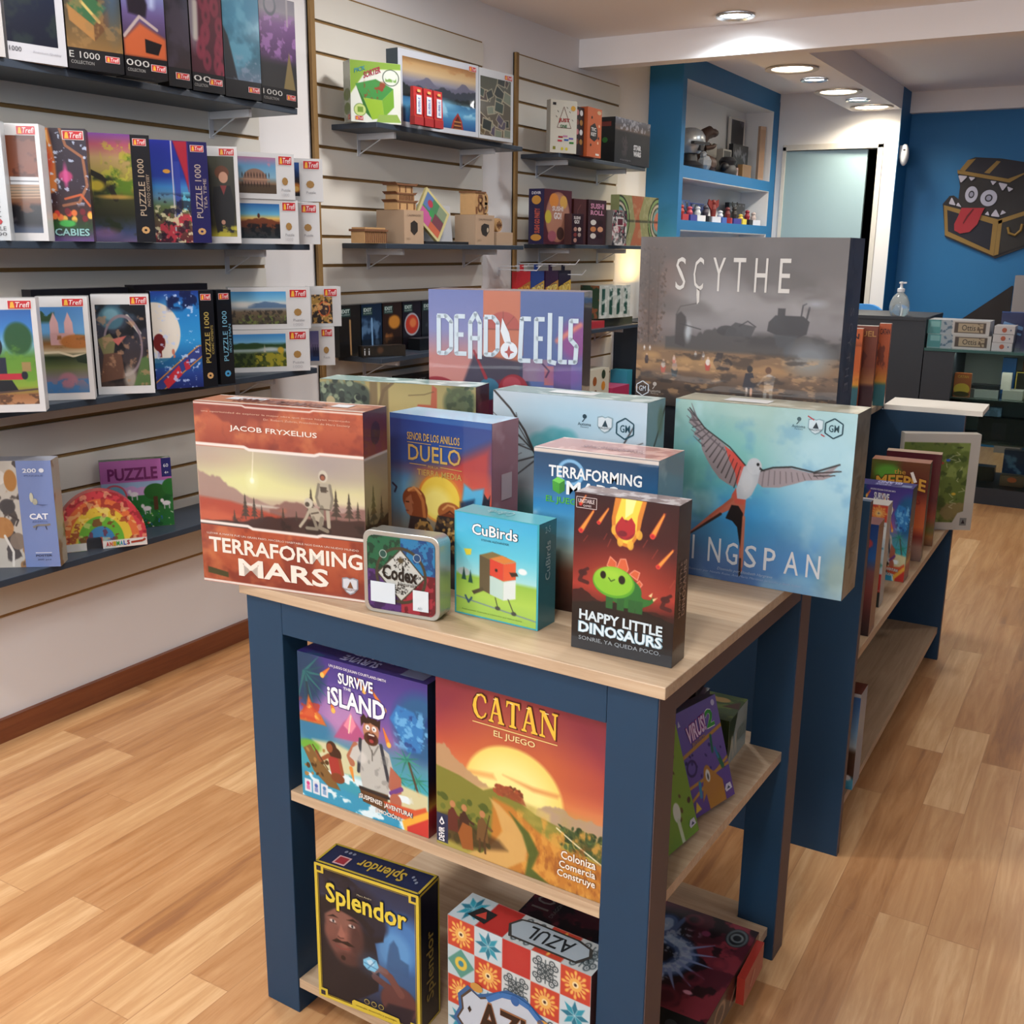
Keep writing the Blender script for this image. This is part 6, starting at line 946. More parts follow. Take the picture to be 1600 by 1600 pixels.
    if kind == 'bridge':
        for u in (.35, .66): cv.poly([(u - .1, .42), (u - .09, .18), (u, .06), (u + .09, .18), (u + .1, .42)], '#d0a8a8')
        cv.rect(.25, .30, .78, .44, '#c8a0a0'); cv.ell(.8, .40, .28, .08, '#b0702c', .95, .02); cv.tex('#8a5a24', 14, .5, .6, .8, 3, .3, .32, 1, .48, .02); cv.line([(0, .53), (.4, .52), (.7, .57), (1, .55)], .025, '#d8ccb0'); cv.poly([(.75, .58), (1, .54), (1, .66), (.8, .64)], '#1c3420'); cv.ell(.55, .85, .16, .09, '#b07888', .8, .03); cv.tex('#3a7ab0', 12, .52, .62, .8, 6, 0, .82, 1, 1, .03)
    elif kind == 'robots': cv.vg([(0, '#3a5468'), (.35, '#3c3c48'), (1, '#4c3c34')]); cv.tex('#141418', 5, .45, .6, .8, 6); cv.ell(.3, .16, .2, .14, '#4a7484', .95, .03); cv.ell(.3, .12, .12, .07, '#7aa4b0', .8, .03); cv.line([(.62, .14), (.85, .35)], .04, '#b8b8b0'); cv.ell(.5, .5, .3, .36, '#8a7c84', 1, ring=.012); cv.poly([(.0, .42), (.25, .35), (.35, .45), (.3, .6), (.1, .62)], '#7c7a54'); cv.poly([(.28, .42), (.58, .38), (.4, .5)], '#b8645c'); cv.poly([(.1, .60), (.45, .58), (.5, .9), (0, .95)], '#6a4c3c'); cv.ell(.6, .9, .1, .14, '#b8b0a4', .8, .05); cv.poly([(.66, 1), (.85, .66), (1, .62), (1, 1)], '#5c7a48', .95, .02); cv.tex('#b08a6c', 12, .58, .7, .7, 2)
    elif kind == 'moonlion': cv.vg([(0, '#1c3c8c'), (.15, '#1c84c8'), (.5, '#2c9cd8'), (.7, '#1c6aa8'), (.85, '#2c4a94'), (1, '#1c2c6c')]); cv.ell(.05, .42, .42, .31, '#e4ded2', 1, .01); cv.ell(.3, .35, .12, .2, '#f0ece4', .5, .1); cv.tex('#1c2450', 8, .5, .6, .9, 4, .3, 0, 1, .22, .06); cv.ell(.12, .52, .1, .09, '#7a2424'); cv.rect(.08, .57, .16, .67, '#7a2424'); cv.ell(.40, .62, .025, .03, '#c8806a'); cv.line([(.42, .66), (.40, .70)], .02, '#c8806a'); cv.rect(0, .68, .6, .78, '#1c6a98', .8); cv.line([(.05, .98), (.5, .80), (.98, .62)], .12, '#c88c3c'); cv.line([(.05, .98), (.5, .80), (.98, .62)], .095, '#3c4a8c'); cv.poly([(.15, .92), (.5, .76), (.56, .86), (.24, 1)], '#c02c3c'); cv.poly([(.6, .74), (.7, .70), (.74, .80), (.64, .82)], '#b82c44'); cv.tex('#c8d8f8', 24, .66, .74, .8, 8)
    elif kind == 'valley': cv.vg([(0, '#4a9cd0'), (.25, '#8ac0dc'), (.35, '#c8d0d0'), (.5, '#9aa4ac'), (.62, '#7c6c58'), (1, '#5a5444')]); cv.mountain([(.3, .42), (.6, .3), (.8, .34), (1, .4)], .5, '#5c7a9c', .9, 2, .01, .02); cv.ell(.2, .4, .3, .08, '#e0dcd4', .8, .08); cv.tex('#3c3a34', 12, .48, .6, .8, 4, 0, .55, 1, 1, .05); cv.tex('#7c8c4c', 14, .56, .65, .8, 7, .1, .7, 1, 1, .05)
    elif kind == 'castle': cv.vg([(0, '#3c8cc8'), (.25, '#7ab4d8'), (.35, '#3c5c3c'), (.5, '#a8b8b8'), (.6, '#4a5c34'), (1, '#5c6424')]); cv.mountain([(0, .3), (.4, .26), (.8, .34), (1, .3)], .45, '#34502c', .9, 2); cv.ell(.7, .45, .3, .05, '#d0dce0', .8, .05); cv.tex('#a8a030', 9, .45, .55, .95, 4, .4, .55, 1, 1, .05); cv.tex('#243420', 10, .5, .6, .8, 5, 0, .55, .6, 1, .05); cv.poly([(.58, .55), (.6, .3), (.62, .55)], '#c8c4b8'); cv.ell(.9, .5, .1, .1, '#c8a82c', .9, .04)
    elif kind == 'collage': cv.vg([(0, '#4c4034'), (1, '#3c342c')]); cv.tex('#c8a04c', 7, .5, .58, .8, 4); cv.ell(.6, .5, .22, .24, '#c8642c', 1, ring=.03); cv.ell(.6, .5, .2, .22, '#4a3a3c', .9); cv.tex('#e0b070', 12, .56, .62, .9, 7)
    elif kind == 'city': cv.vg([(0, '#6a6aa0'), (.5, '#8a80a8'), (.7, '#4a4c70'), (1, '#2c5c9c')]); [cv.rect(.3 + k * .08, .45 + .1 * (k % 3), .35 + k * .08, .85, '#2c3048') for k in range(8)]
    elif kind == 'kayak': cv.vg([(0, '#8c6c44'), (.08, '#c0a070'), (.2, '#c8b088'), (.33, '#8c8c9c'), (.45, '#4a5064'), (.55, '#2c3c4c'), (.63, '#3c7ca8'), (.75, '#5aa0c8'), (1, '#1c5a94')]); cv.tex('#a87848', 4, .5, .65, .8, 3, 0, 0, 1, .22, .1, sx=.5); cv.mountain([(0, .42), (.15, .36), (.33, .26), (.5, .40), (.7, .36), (.82, .25), (1, .35)], .5, '#6c6c80', .95, 2, .02); cv.mountain([(0, .44), (.2, .40), (.4, .44), (.55, .36), (.7, .44), (.85, .38), (1, .34)], .6, '#3c4450', .95, 5, .02)
    if kind == 'kayak':
        cv.mountain([(0, .40), (.12, .48), (.3, .53), (.6, .53), (.85, .52), (1, .46)], .6, '#232e30', .97, 7, .02); cv.ell(.55, .62, .3, .07, '#8ac4e0', .8, .08); cv.tex('#a8d8ec', 6, .5, .62, .8, 9, .2, .55, 1, .85, .1, sx=.5); cv.ell(.3, .5, .03, .08, '#a89034', .7, .03)
        for u, v, s_ in ((.46, .72, 1), (.74, .78, 1.15)): cv.poly([(u, v - .05), (u + .05 * s_, v + .08), (u + .08 * s_, v + .3), (u - .1 * s_, v + .3), (u - .06 * s_, v + .08)], '#a8342c'); cv.poly([(u, v), (u + .035 * s_, v + .1), (u + .055 * s_, v + .3), (u - .075 * s_, v + .3), (u - .04 * s_, v + .1)], '#5c2c1c'); [cv.line([(u - .05, v + .1 + .06 * k), (u + .045, v + .1 + .06 * k)], .018, '#c8904c') for k in range(3)]
    elif kind == 'photos': cv.vg([(0, '#54584c'), (1, '#6a5c4c')]); 
    if kind == 'photos':
        for k in range(26):
            u, v, a, r = R.random(), R.random(), R.uniform(-.6, .6), R.uniform(.08, .15); c, s = math.cos(a), math.sin(a); P = [(u + (x * c - y * s) * r / cv.asp, v + (x * s + y * c) * r) for x, y in ((-1, -.7), (1, -.7), (1, .7), (-1, .7))]; cv.poly(P, '#b0a890'); cv.poly([(u + (x - u) * .85, v + (y - v) * .82) for x, y in P], R.choice(['#4c3c34', '#3c4c44', '#5c5464', '#6a5a3c', '#2c3430', '#7c8474']))
    return cv
def jig(p0, p1, z, h, kind, label, style='white', d=.055, n=80, z_extra=0, group=None, asp_full=None):
    (x0, y0), (x1, y1) = p0, p1; w_ = math.hypot(x1 - x0, y1 - y0); yaw = math.atan2(y1 - y0, x1 - x0)
    edge = dict(white='#d6d6d6', black='#1c1a1e', full='#4a3a44')[style.split('-')[0]]
    b = GameBox(x0, y0, z, yaw, w_, d, h, edge, dict(top='#bcbcbc' if style.startswith('white') else '#2a2830')); F = b.front
    if style == 'white': F.paint(pic(kind, n, w_ * .86 / (h * .84)), .0, .10, .90, .93); trefl(F, .5, .018, .93, .095)
    elif style == 'white-all': F.paint(pic(kind, n, w_ * .86 / (h * .8)), .06, .10, .93, .92); trefl(F, .66, .02, .97, .105)
    elif style == 'white-pan': F.paint(pic(kind, n, w_ * .72 / (h * .8)), .03, .10, .70, .88); trefl(F, .74, .05, .96, .25); F.ell(.84, .60, .05, .09, '#a8844c', 4, 8); F.text('Puzzle', .78, .76, .92, .82, '#a0a0a4', 4); F.text('1000', .78, .86, .9, .93, '#c0c0c4', 4)
    elif style == 'white-half': F.paint(pic(kind, n // 2, w_ * .42 / (h * .8)), .03, .10, .38, .88); trefl(F, .48, .05, .92, .25); F.ell(.66, .60, .11, .09, '#a8844c', 4, 8); F.text('Puzzle', .55, .76, .8, .82, '#a0a0a4', 4)
    elif style == 'full': F.paint(pic(kind, n, w_ / h))
    elif style == 'black-foot': F.paint(pic(kind, n, w_ / (h * .84)), 0, 0, 1, .84)
    o = b.done('jigsaw_box', label, JC, PG, group); return b, o
def jig2(*a, **k): return jig(*a, **k)
# ---- top shelf, cropped by the upper edge of the view
Z1 = 1.7445
def foot(p0, p1, kind, label, big=None, logo=(.66, .875, .92, .925), extra=None, style='black-foot'):
    (x0, y0), (x1, y1) = p0, p1; w_ = math.hypot(x1 - x0, y1 - y0); b = GameBox(x0, y0, Z1, math.atan2(y1 - y0, x1 - x0), w_, .05, .30, '#1a191d', dict(top='#2a2830')); F = b.front
    F.paint(pic(kind, 70, w_ / .252), 0, 0, 1, .84)
    if big: F.text(big, .02, .865, .56, .915, '#c9c8c4', 4); F.text('COLLECTION', .04, .935, .45, .96, '#a8a7a4', 4)
    trefl(F, *logo); b.done('jigsaw_box', label, JC, PG)
b = GameBox(-2.335, 1.40, Z1, math.radians(84), .235, .05, .30, '#c8c6c4'); b.front.paint(Cv(20, 40, '#5c5a54', asp=.6).tex('#8a8478', 6, .45, .6, .8, 2), 0, 0, .9, .93); b.done('jigsaw_box', 'leftmost white-edged jigsaw box on the top shelf, only a sliver in view', JC, PG)
b = GameBox(-2.32, 1.648, Z1, math.radians(80.7), .142, .05, .30, '#c9cacf'); b.front.paint(pic('moon', 60, .5), .0, 0, .86, .87); b.front.text('1000', -.0 + .02, .90, .22, .935, '#4a4c54', 4); b.front.text('Premium Quality', .42, .915, .9, .935, '#a8a8b0', 4); b.done('jigsaw_box', 'white-bordered jigsaw with a dark moonlit scene on the top shelf', JC, PG)
foot((-2.302, 1.796), (-2.267, 1.931), 'cats', 'black-banded jigsaw with an old green book and a cat, on the top shelf', 'E 1000')
foot((-2.272, 1.94), (-2.25, 2.056), 'witch', 'black-banded jigsaw with a blue light beam and orange desk, on the top shelf', '000', (.6, .885, .96, .94))
foot((-2.308, 2.112), (-2.299, 2.183), 'night', 'narrow view of a dim purple-grey jigsaw on the top shelf', None, (.3, .88, .9, .935))
foot((-2.314, 2.202), (-2.299, 2.306), 'maroon', 'maroon scroll-patterned jigsaw on the top shelf', '00', (.5, .88, .92, .935))
foot((-2.316, 2.326), (-2.298, 2.452), 'blue', 'teal and blue jigsaw on the top shelf, second from its far end', None, (.62, .89, .94, .94))
foot((-2.318, 2.475), (-2.312, 2.623), 'lilac', 'jigsaw with purple blossom, at the far end of the top shelf', '1000', (.68, .89, .94, .94))
# ---- second shelf
ZR = 1.3375
b, o = jig((-2.42, 1.48), (-2.31, 1.597), ZR, .268, 'moon', 'leftmost white jigsaw on the second shelf, with vertical lettering', 'white'); b = None
bpy.data.objects.remove(o)
b = GameBox(-2.42, 1.49, ZR, math.radians(45), .155, .05, .268, '#cdd3d6'); b.front.text('COLLECTION', .74, .35, .90, .80, '#6a6a6c', 4, rot=270); b.front.text('PUZZLE', .62, .88, .95, .915, '#5c5c60', 4); b.front.text('1000', .7, .93, .95, .96, '#5c5c60', 4); b.front.ell(.82, .84, .09, .03, '#b82430', 4, 8); trefl(b.front, .5, .02, .9, .09); b.done('jigsaw_box', 'leftmost white jigsaw on the second shelf, with vertical grey lettering', JC, PG)
jig((-2.375, 1.625), (-2.295, 1.690), ZR, .268, 'autumn', 'white-bordered jigsaw with a russet tree and farmhouse on the second shelf')
b, o = jig((-2.36, 1.736), (-2.285, 1.812), ZR, .268, 'fox', 'jigsaw with an orange animal and magic flowers on the second shelf', 'full'); bpy.data.objects.remove(o); trefl(b.front, .5, .02, .96, .10); b.front.text('SCABIES', .05, .885, .92, .95, '#9ac8c8', 4, bold=.02, out='#1c4a4a'); b.done('jigsaw_box', 'jigsaw with an orange furry animal and glowing flowers on the second shelf', JC, PG)
def band(p0, p1, z, h, kind, fr, bc, t1, t2, tc, label, zz=0, kc='#c8a06a'):
    (x0, y0), (x1, y1) = p0, p1; w_ = math.hypot(x1 - x0, y1 - y0); b = GameBox(x0, y0, z, math.atan2(y1 - y0, x1 - x0), w_, .05, h, bc, dict(top='#2a2830')); F = b.front
    if fr > 0: F.paint(pic(kind, 90, w_ * fr / h), 0, 0, fr, 1)
    q = 1 - fr; F.text(t1, fr + q * .28, .22, fr + q * .62, .80 - .05, tc, 4, rot=90, bold=.005)
    if t2: F.text(t2, fr + q * .70, .36, fr + q * .86, .66, tc, 4, rot=90)
    trefl(F, fr + q * .12, .035, fr + q * .82, .10) if q * w_ > .03 else trefl(F, fr + q * .2, .04, fr + q * .75, .15, 1)
    F.ell(fr + q * .5, .885, q * .22, .035, kc, 4, 8); F.ell(fr + q * .5, .885, q * .08, .012, bc, 5, 8)
    return b.done('jigsaw_box', label, JC, PG)
band((-2.37, 1.873), (-2.28, 2.005), ZR, .27, 'river', .70, '#221f22', 'PUZZLE 1000', 'PHOTO ODYSSEY', '#b8a48c', 'jigsaw with a green tree over a river and a black spine band')
band((-2.36, 2.075), (-2.28, 2.205), ZR, .27, 'tea', .66, '#2a2460', 'PUZZLE 1000', 'TEA TIME', '#b8a8a0', 'jigsaw with a red curtain and flowers and a violet spine band')
b, o = jig((-2.36, 2.255), (-2.285, 2.325), ZR, .268, 'person', 'white-bordered jigsaw showing a person in a black robe on the second shelf')
jig((-2.375, 2.396), (-2.282, 2.572), ZR, .131, 'hills', 'wide white jigsaw with a dawn hillside, lower of the pair on the second shelf', 'white-pan')
jig((-2.375, 2.390), (-2.282, 2.562), ZR + .1315, .134, 'arena', 'wide white jigsaw with an ancient stone arena, on top of the dawn hillside one', 'white-pan')
jig((-2.36, 2.595), (-2.282, 2.672), ZR, .128, 'dusk', 'half-hidden white jigsaw at the lower far end of the second shelf', 'white-half')
jig((-2.36, 2.605), (-2.282, 2.694), ZR + .1315, .130, 'fire', 'half-hidden white jigsaw with a campfire, at the upper far end of the second shelf', 'white-half')
# ---- third shelf
Z3 = .9405
jig((-2.31, 1.497), (-2.225, 1.586), Z3, .267, 'train', 'white-bordered jigsaw with a dark steam train on the third shelf')
jig((-2.382, 1.697), (-2.300, 1.787), Z3, .262, 'bridge', 'white-bordered jigsaw with twin towers and a bridge over a lake')
jig((-2.362, 1.846), (-2.270, 1.957), Z3, .263, 'robots', 'white-bordered jigsaw with dark sci-fi shapes and a green corner', 'white-all')
band((-2.318, 2.004), (-2.240, 2.158), Z3, .268, 'moonlion', .76, '#1a191d', 'PUZZLE 1000', 'ICONIC MOMENTS', '#b8a45c', 'jigsaw with a huge moon and film strip and a black spine band')
band((-2.250, 2.180), (-2.242, 2.228), Z3, .268, 'night', 0, '#16181f', 'PUZZLE 1000', 'IRON MAN', '#7ab0c8', 'narrow black jigsaw spine with pale blue lettering on the third shelf', kc='#4a9cc8')
jig((-2.436, 2.403), (-2.283, 2.604), Z3, .133, 'castle', 'wide white jigsaw with a green valley and church spire', 'white-pan')
jig((-2.438, 2.412), (-2.283, 2.614), Z3 + .134, .130, 'valley', 'wide white jigsaw with a misty hillside village, on the third shelf', 'white-pan')
jig((-2.379, 2.712), (-2.320, 2.773), Z3 - .0, .128, 'city', 'half-hidden white jigsaw with a violet city skyline, beyond the end of the third shelf', 'white-half')
b = GameBox(-2.38, 2.722, Z3 + .1285, math.radians(56), .108, .05, .132, '#cfcfcf'); b.front.paint(pic('collage', 50, .85), .06, .2, .72, .92); trefl(b.front, .45, .05, .88, .25); b.done('jigsaw_box', 'white jigsaw with an orange circular collage, beyond the end of the third shelf', JC, PG)
for k, (x, y, wd) in enumerate(((-2.47, 1.75, .3), (-2.47, 2.08, .27))):
    b = GameBox(x, y, Z3, math.radians(88), wd, .04, .274 + .004 * k, '#24202c', dict(top='#3a3440')); b.done('jigsaw_box', ('dark jigsaw box standing behind the bridge puzzle on the third shelf', 'dark jigsaw box standing behind the huge moon puzzle on the third shelf')[k], JC, PG)
# ---- lowest shelf
Z4 = .5255
b = GameBox(-2.42, 1.545, Z4, math.radians(37), .152, .06, .278, '#7c90c0', dict(right='#a89c8c', top='#b8bcc8')); F = b.front
cv = Cv(60, 170, '#c3beb4', asp=.35); cv.tex('#9a7044', 4, .48, .56, .9, 3); cv.tex('#4a4444', 5, .55, .6, .9, 6); cv.ell(.15, .15, .16, .08, '#d8d4cc'); cv.line([(.1, .1), (.3, .12), (.2, .2)], .02, '#2c3440'); cv.ell(.75, .18, .08, .1, '#b07c3c', .95, .01); cv.ell(.55, .42, .1, .07, '#4c4c50', .95, .01); cv.line([(.6, .5), (.9, .55), (.8, .6)], .02, '#4a4444'); cv.ell(.3, .62, .14, .1, '#b8844c', .95, .01); cv.ell(.8, .75, .1, .08, '#8a7c70', .95, .01); cv.line([(.35, .7), (.6, .85), (.55, .98)], .03, '#e0dcd4'); F.paint(cv, 0, 0, .44, 1)
F.text('200', .54, .07, .76, .11, '#dfe4ec', 4, bold=.02); F.ell(.84, .09, .04, .02, '#dfe4ec', 4); F.text('PUZZLE', .56, .13, .86, .145, '#5c70a0', 4); F.text('CAT', .58, .49, .88, .545, '#eef0f4', 4, bold=.03); F.text('BREEDS', .62, .56, .86, .575, '#5c70a0', 4); F.ell(.64, .34, .03, .045, '#c8c8b4', 4); F.ell(.69, .38, .04, .03, '#b4b4a0', 4); F.poly([(.66, .40), (.9, .41), (.8, .42)], '#5a6a94', 4)
F.line([(.62, .62), (.7, .60), (.84, .60), (.9, .595)], .018, '#8a8680', 4); F.line([(.68, .61), (.66, .645)], .006, '#4a4a50', 4); F.line([(.82, .61), (.84, .645)], .006, '#4a4a50', 4); F.text('POSTER', .62, .88, .88, .90, '#2c3a5c', 4, bold=.02); F.rect(.62, .86, .88, .866, '#dfe4ec', 4); F.text('200 pcs', .64, .92, .86, .94, '#2c3a5c', 4)
cv = Cv(30, 90, '#b0a898', asp=.25); cv.tex('#8a6a44', 6, .48, .58, .8, 3); b.right.paint(cv); b.done('jigsaw_box', 'pale blue and white cat-themed puzzle box at the near end of the lowest shelf', JC, PG)
# rainbow-shaped stand-up puzzle
mb = MB(); MR = boxmat(-2.405, 1.70, Z4, math.radians(57)); w_, h_ = .235, .163; d_ = .035
arc = [(w_ / 2 + w_ / 2 * math.cos(math.pi * k / 40), .022 + (h_ - .022) * math.sin(math.pi * k / 40)) for k in range(41)]
foot_ = [(0, 0), (w_ * .33, 0), (w_ * .34, .03), (w_ * .39, .045), (w_ * .45, .045), (w_ * .50, .03), (w_ * .51, 0), (w_, 0)]
mb.prism(foot_ + arc, 0, d_, '#b04a44')
cv = Cv(150, 105, '#c8464c', asp=w_ / h_); R_ = [(1.0, '#c8404c'), (.84, '#d8743c'), (.68, '#dcc03c'), (.50, '#6ab03a'), (.30, '#3c84b4')]
for r, c in R_: cv.ell(.5, .865, r * .72, r * .865, c)
cv.tex('#8a2430', 14, .56, .6, .6, 3, octv=2); cv.tex('#f0e0a0', 12, .6, .64, .5, 8, octv=2); cv.rect(0, .865, 1, 1, '#dcdad4')
F = Face(mb, (0, 0, h_), (w_, 0, 0), (0, 0, -h_)); a = cv.a; ny, nx = a.shape[:2]; U, V = np.meshgrid(np.linspace(0, 1, nx), np.linspace(0, 1, ny)); P = F.pt(np.stack([U.ravel(), V.ravel()], 1), 1); i = np.arange(nx * ny).reshape(ny, nx)
q = np.stack([i[:-1, :-1], i[1:, :-1], i[1:, 1:], i[:-1, 1:]], -1).reshape(-1, 4); cu, cw = U[:-1, :-1].ravel(), V[:-1, :-1].ravel(); ok_ = ((((cu - .5) / .5) ** 2 + ((.865 - cw) / .865) ** 2) < 1) | (cw > .865); ok_ &= ~((np.abs(cu - .42) < .085) & (cw > .78)); mb.add(P, q[ok_].tolist(), lin(a.reshape(-1, 3)))
for k, (ch, c) in enumerate(zip('ANIMALS', ('#c8303c', '#d8642c', '#c8a02c', '#3c9c44', '#2c9ca8', '#3c6cb8', '#a8303c'))): F.text(ch, .545 + .038 * k, .885, .577 + .038 * k, .965, c, 4, bold=.04)
F.line([(.82, .93), (.95, .92), (.98, .89)], .035, '#a8442c', 4)
o = mb.build('shaped_jigsaw', PG); o.matrix_world = MR; tag(o, 'rainbow-shaped animal puzzle standing on the lowest shelf', JC)
b = GameBox(-2.488, 1.925, Z4, math.radians(54.3), .195, .03, .203, '#b070a8', dict(top='#5a7a5c', left='#8a4c80')); F = b.front
cv = Cv(120, 120, '#b46cac', asp=1); cv.rect(0, .32, 1, .5, '#9ab4d0'); cv.mountain([(0, .42), (.3, .38), (.6, .40), (1, .36)], .6, '#c8a0cc', 1, 3); cv.rect(0, .52, 1, 1, '#2f7a3c'); cv.tex('#1c5a2c', 8, .45, .58, .8, 3, 0, .5, 1, 1, .03); cv.ell(.75, .48, .16, .12, '#2a6a2c'); cv.ell(.97, .42, .12, .12, '#2c7434'); cv.rect(.72, .55, .78, .75, '#5c3c28'); cv.ell(.18, .52, .16, .16, '#c85c6c', 1, ring=.015); cv.ell(.18, .52, .12, .12, '#7ab0c8', 1, ring=.03); cv.rect(0, .62, .5, .7, '#2f7a3c')
for u, v in ((.3, .6), (.62, .72), (.9, .66), (.45, .5)): cv.ell(u, v, .06, .035, '#e8e0e4'); cv.ell(u - .06, v - .04, .025, .03, '#e8e0e4'); cv.line([(u - .03, v + .02), (u - .03, v + .08)], .015, '#d8d0d8'); cv.line([(u + .04, v + .02), (u + .04, v + .08)], .015, '#d8d0d8')
cv.dots(40, 0, .75, 1, 1, ['#c8443c', '#e8e8d8', '#3c6ab8', '#8ac84c'], .006, .014, 5); F.paint(cv); F.rect(.86, 0, 1, .27, '#2c2c70', 3); F.text('60', .89, .08, .96, .13, '#e8e8f0', 4); F.text('4+', .9, .19, .96, .23, '#e8e8f0', 4); F.text('PUZZLE', .10, .11, .80, .29, '#7a2c6c', 4, bold=.03)
cv = Cv(60, 20, '#5a7a5c', asp=3); cv.tex('#d8ccc8', 4, .5, .6, .8, 3); b.top.paint(cv); b.done('jigsaw_box', 'pink and green unicorn-meadow puzzle box on the lowest shelf', JC, PG)
t = empty('puzzle_bag', (-2.34, 2.31, Z4), math.radians(70), 'rounded cream pack with a green base at the far end of the lowest shelf', 'puzzle pack')
mb = MB(); mb.prism([(p[0], p[1]) for p in rr_pts(.16, .19, .02)], 0, .03, '#b8b0a0'); F = Face(mb, (0, 0, .19), (.16, 0, 0), (0, 0, -.19)); cv = Cv(50, 60, '#bcb4a4', asp=.84); cv.tex('#3c3830', 8, .55, .6, .8, 4, .0, .15, 1, .6, .05); cv.rect(0, .68, 1, 1, '#7c8a3c'); F.paint(cv, .08, .06, .92, .94); mb.build('pack_body', PG, t)

# ================================================================= MIDDLE SHELVES
ZM = 1.7465
b = GameBox(-2.395, 2.985, ZM, math.radians(60.9), .187, .06, .197, '#d0d6c8', dict(left='#b8bcb0', top='#8ab03c')); F = b.front
cv = Cv(120, 125, '#dfe3da', asp=.94); cv.poly([(0, 0), (1, 0), (1, .1), (.55, .12), (.25, .24), (0, .55)], '#8cb03a', 1, .01); cv.line([(0, .55), (.25, .24), (.55, .12), (1, .1)], .012, '#c8d8a0')
cv.poly([(.10, .38), (.5, .28), (.85, .42), (.62, .62), (.25, .60)], '#4a9a4c'); cv.poly([(.10, .38), (.25, .60), (.42, .95), (.3, .85)], '#3c7a34'); cv.poly([(.25, .60), (.62, .62), (.66, .9), (.42, .95)], '#9cc034'); cv.poly([(.62, .62), (.85, .42), (.86, .72), (.66, .9)], '#7cb034'); cv.tex('#a04a2c', 12, .48, .56, .95, 3, .25, .3, .72, .62, .05); cv.ell(.80, .24, .15, .13, '#dfe6dc'); cv.ell(.80, .24, .15, .13, '#3c4a3c', 1, ring=.006); cv.tex('#6aa03c', 10, .48, .56, .8, 5, .68, .15, .92, .32, .02); cv.ell(.18, .80, .11, .1, '#c8d88c'); cv.ell(.18, .8, .11, .1, '#6a8a3c', 1, ring=.005); cv.rect(.13, .75, .24, .84, '#7ca03c'); cv.poly([(.55, .86), (.92, .84), (1, .97), (.5, .99)], '#9ab85c')
F.paint(cv); F.text('SORTER', .26, .18, .60, .29, '#b02c4c', 4, bold=.03, slope=-1.1); F.text('PICK', .08, .14, .3, .21, '#4a9a9c', 4, bold=.03, slope=-1.0); trefl(F, .08, .9, .24, .97)
cv = Cv(40, 80, '#b4b8ac', asp=.5); cv.ell(.5, .55, .25, .1, '#7c8c5c'); cv.ell(.5, .78, .22, .1, '#7c8c5c'); cv.tex('#8a8c84', 8, .55, .62, .6, 3); b.left.paint(cv); trefl(b.left, .6, .88, .95, .97)
b.done('board_game_box', 'white and lime box with a green and brown cube picture, on the kayak shelf', GB, PG)
b = GameBox(-2.332, 3.172, ZM, math.radians(84.5), .458, .055, .258, '#c9ced6', dict(top='#d0d4da', left='#4a5a68')); b.front.paint(pic('kayak', 200, .40 / .215), .05, .09, .965, .93); trefl(b.front, .87, .03, .97, .10); b.done('jigsaw_box', 'large white-framed jigsaw with two red kayaks on a mountain lake', JC, PW)
b = GameBox(-2.288, 3.635, ZM, math.radians(86), .232, .05, .256, '#ccd0d4'); b.front.paint(pic('photos', 90, .2 / .22), .03, .11, .92, .95); trefl(b.front, .72, .03, .96, .10); b.done('jigsaw_box', 'white-framed jigsaw with scattered sepia photographs, beside the kayak one', JC, PG)
for k in range(3):
    t = empty('bubble_tube', (-2.262 , 3.176 + .062 * k, ZM), 0, ('nearest', 'middle', 'farthest')[k] + ' of three red tube packs in front of the kayak jigsaw', 'toy tube pack', 'red tube packs on the kayak shelf')
    b = MB(); b.prism([(-.004, 0), (.012, 0), (.014, .05), (.010, .125), (-.002, .125)], -.026, .026, '#c02c2c'); F = Face(b, (.0155, -.024, .122), (0, .048, 0), (0, 0, -.12)); F.rect(.2, .2, .8, .72, '#dfe3ea', 1); F.text('BUBBLE', .36, .26, .64, .66, '#3a6ab0', 2, rot=90); F.rect(.02, .78, .98, .83, '#e0a83c', 1); F.rect(.3, .05, .7, .12, '#e0b46a', 1); b.build('pack', PG, t)
    b = MB(); b.prism([(-.005, 0), (.016, 0), (.016, .028), (-.005, .028)], -.0265, .0265, '#a82428'); b.build('base_cap', PG, t)
# ---- wooden models
ZW = 1.3435
KR = mat('kraft_card', '#a48c72', .8, var=.05, scale=80); PLY = mat('laser_cut_plywood', '#b08a5c', .6, var=.12, scale=50); PLD = mat('plywood_char_edge', '#6a4428', .7, var=.15, scale=60)
def kraft(x, y, w, d, h, label, icon):
    b = GameBox(x, y, ZW, math.radians(90), w, d, h, '#a88e74', dict(left='#9a826a', top='#b09880')); F = b.front
    if icon:
        F.text('CALMWOOD', .15, .12, .85, .18, '#5c4a3c', 3); P = [(.32, .38), (.5, .30), (.68, .38), (.68, .62), (.5, .74), (.32, .62)] if icon == 1 else [(.3, .36), (.45, .28), (.7, .32), (.72, .55), (.55, .72), (.36, .66), (.28, .5)]; F.poly(P[::-1], '#2c2622', 3)
        if icon == 2: F.ell(.63, .5, .05, .08, '#b8a890', 4)
        F.text('3D', .1, .82, .3, .88, '#8a745c', 3)
    b.done('model_kit_box', label, 'model kit box', PM)
kraft(-2.33, 3.193, .122, .125, .119, 'kraft card box under the wooden pagoda model', 1); kraft(-2.33, 3.677, .144, .10, .117, 'kraft card box under the carved wooden cube model', 2); kraft(-2.33, 3.843, .13, .07, .052, 'small kraft box under the round wooden model', 0)
t = empty('pagoda_model', (-2.385, 3.245, ZW + .1195), math.radians(90), 'tiered laser-cut wooden pagoda model on a kraft box', 'wooden model')
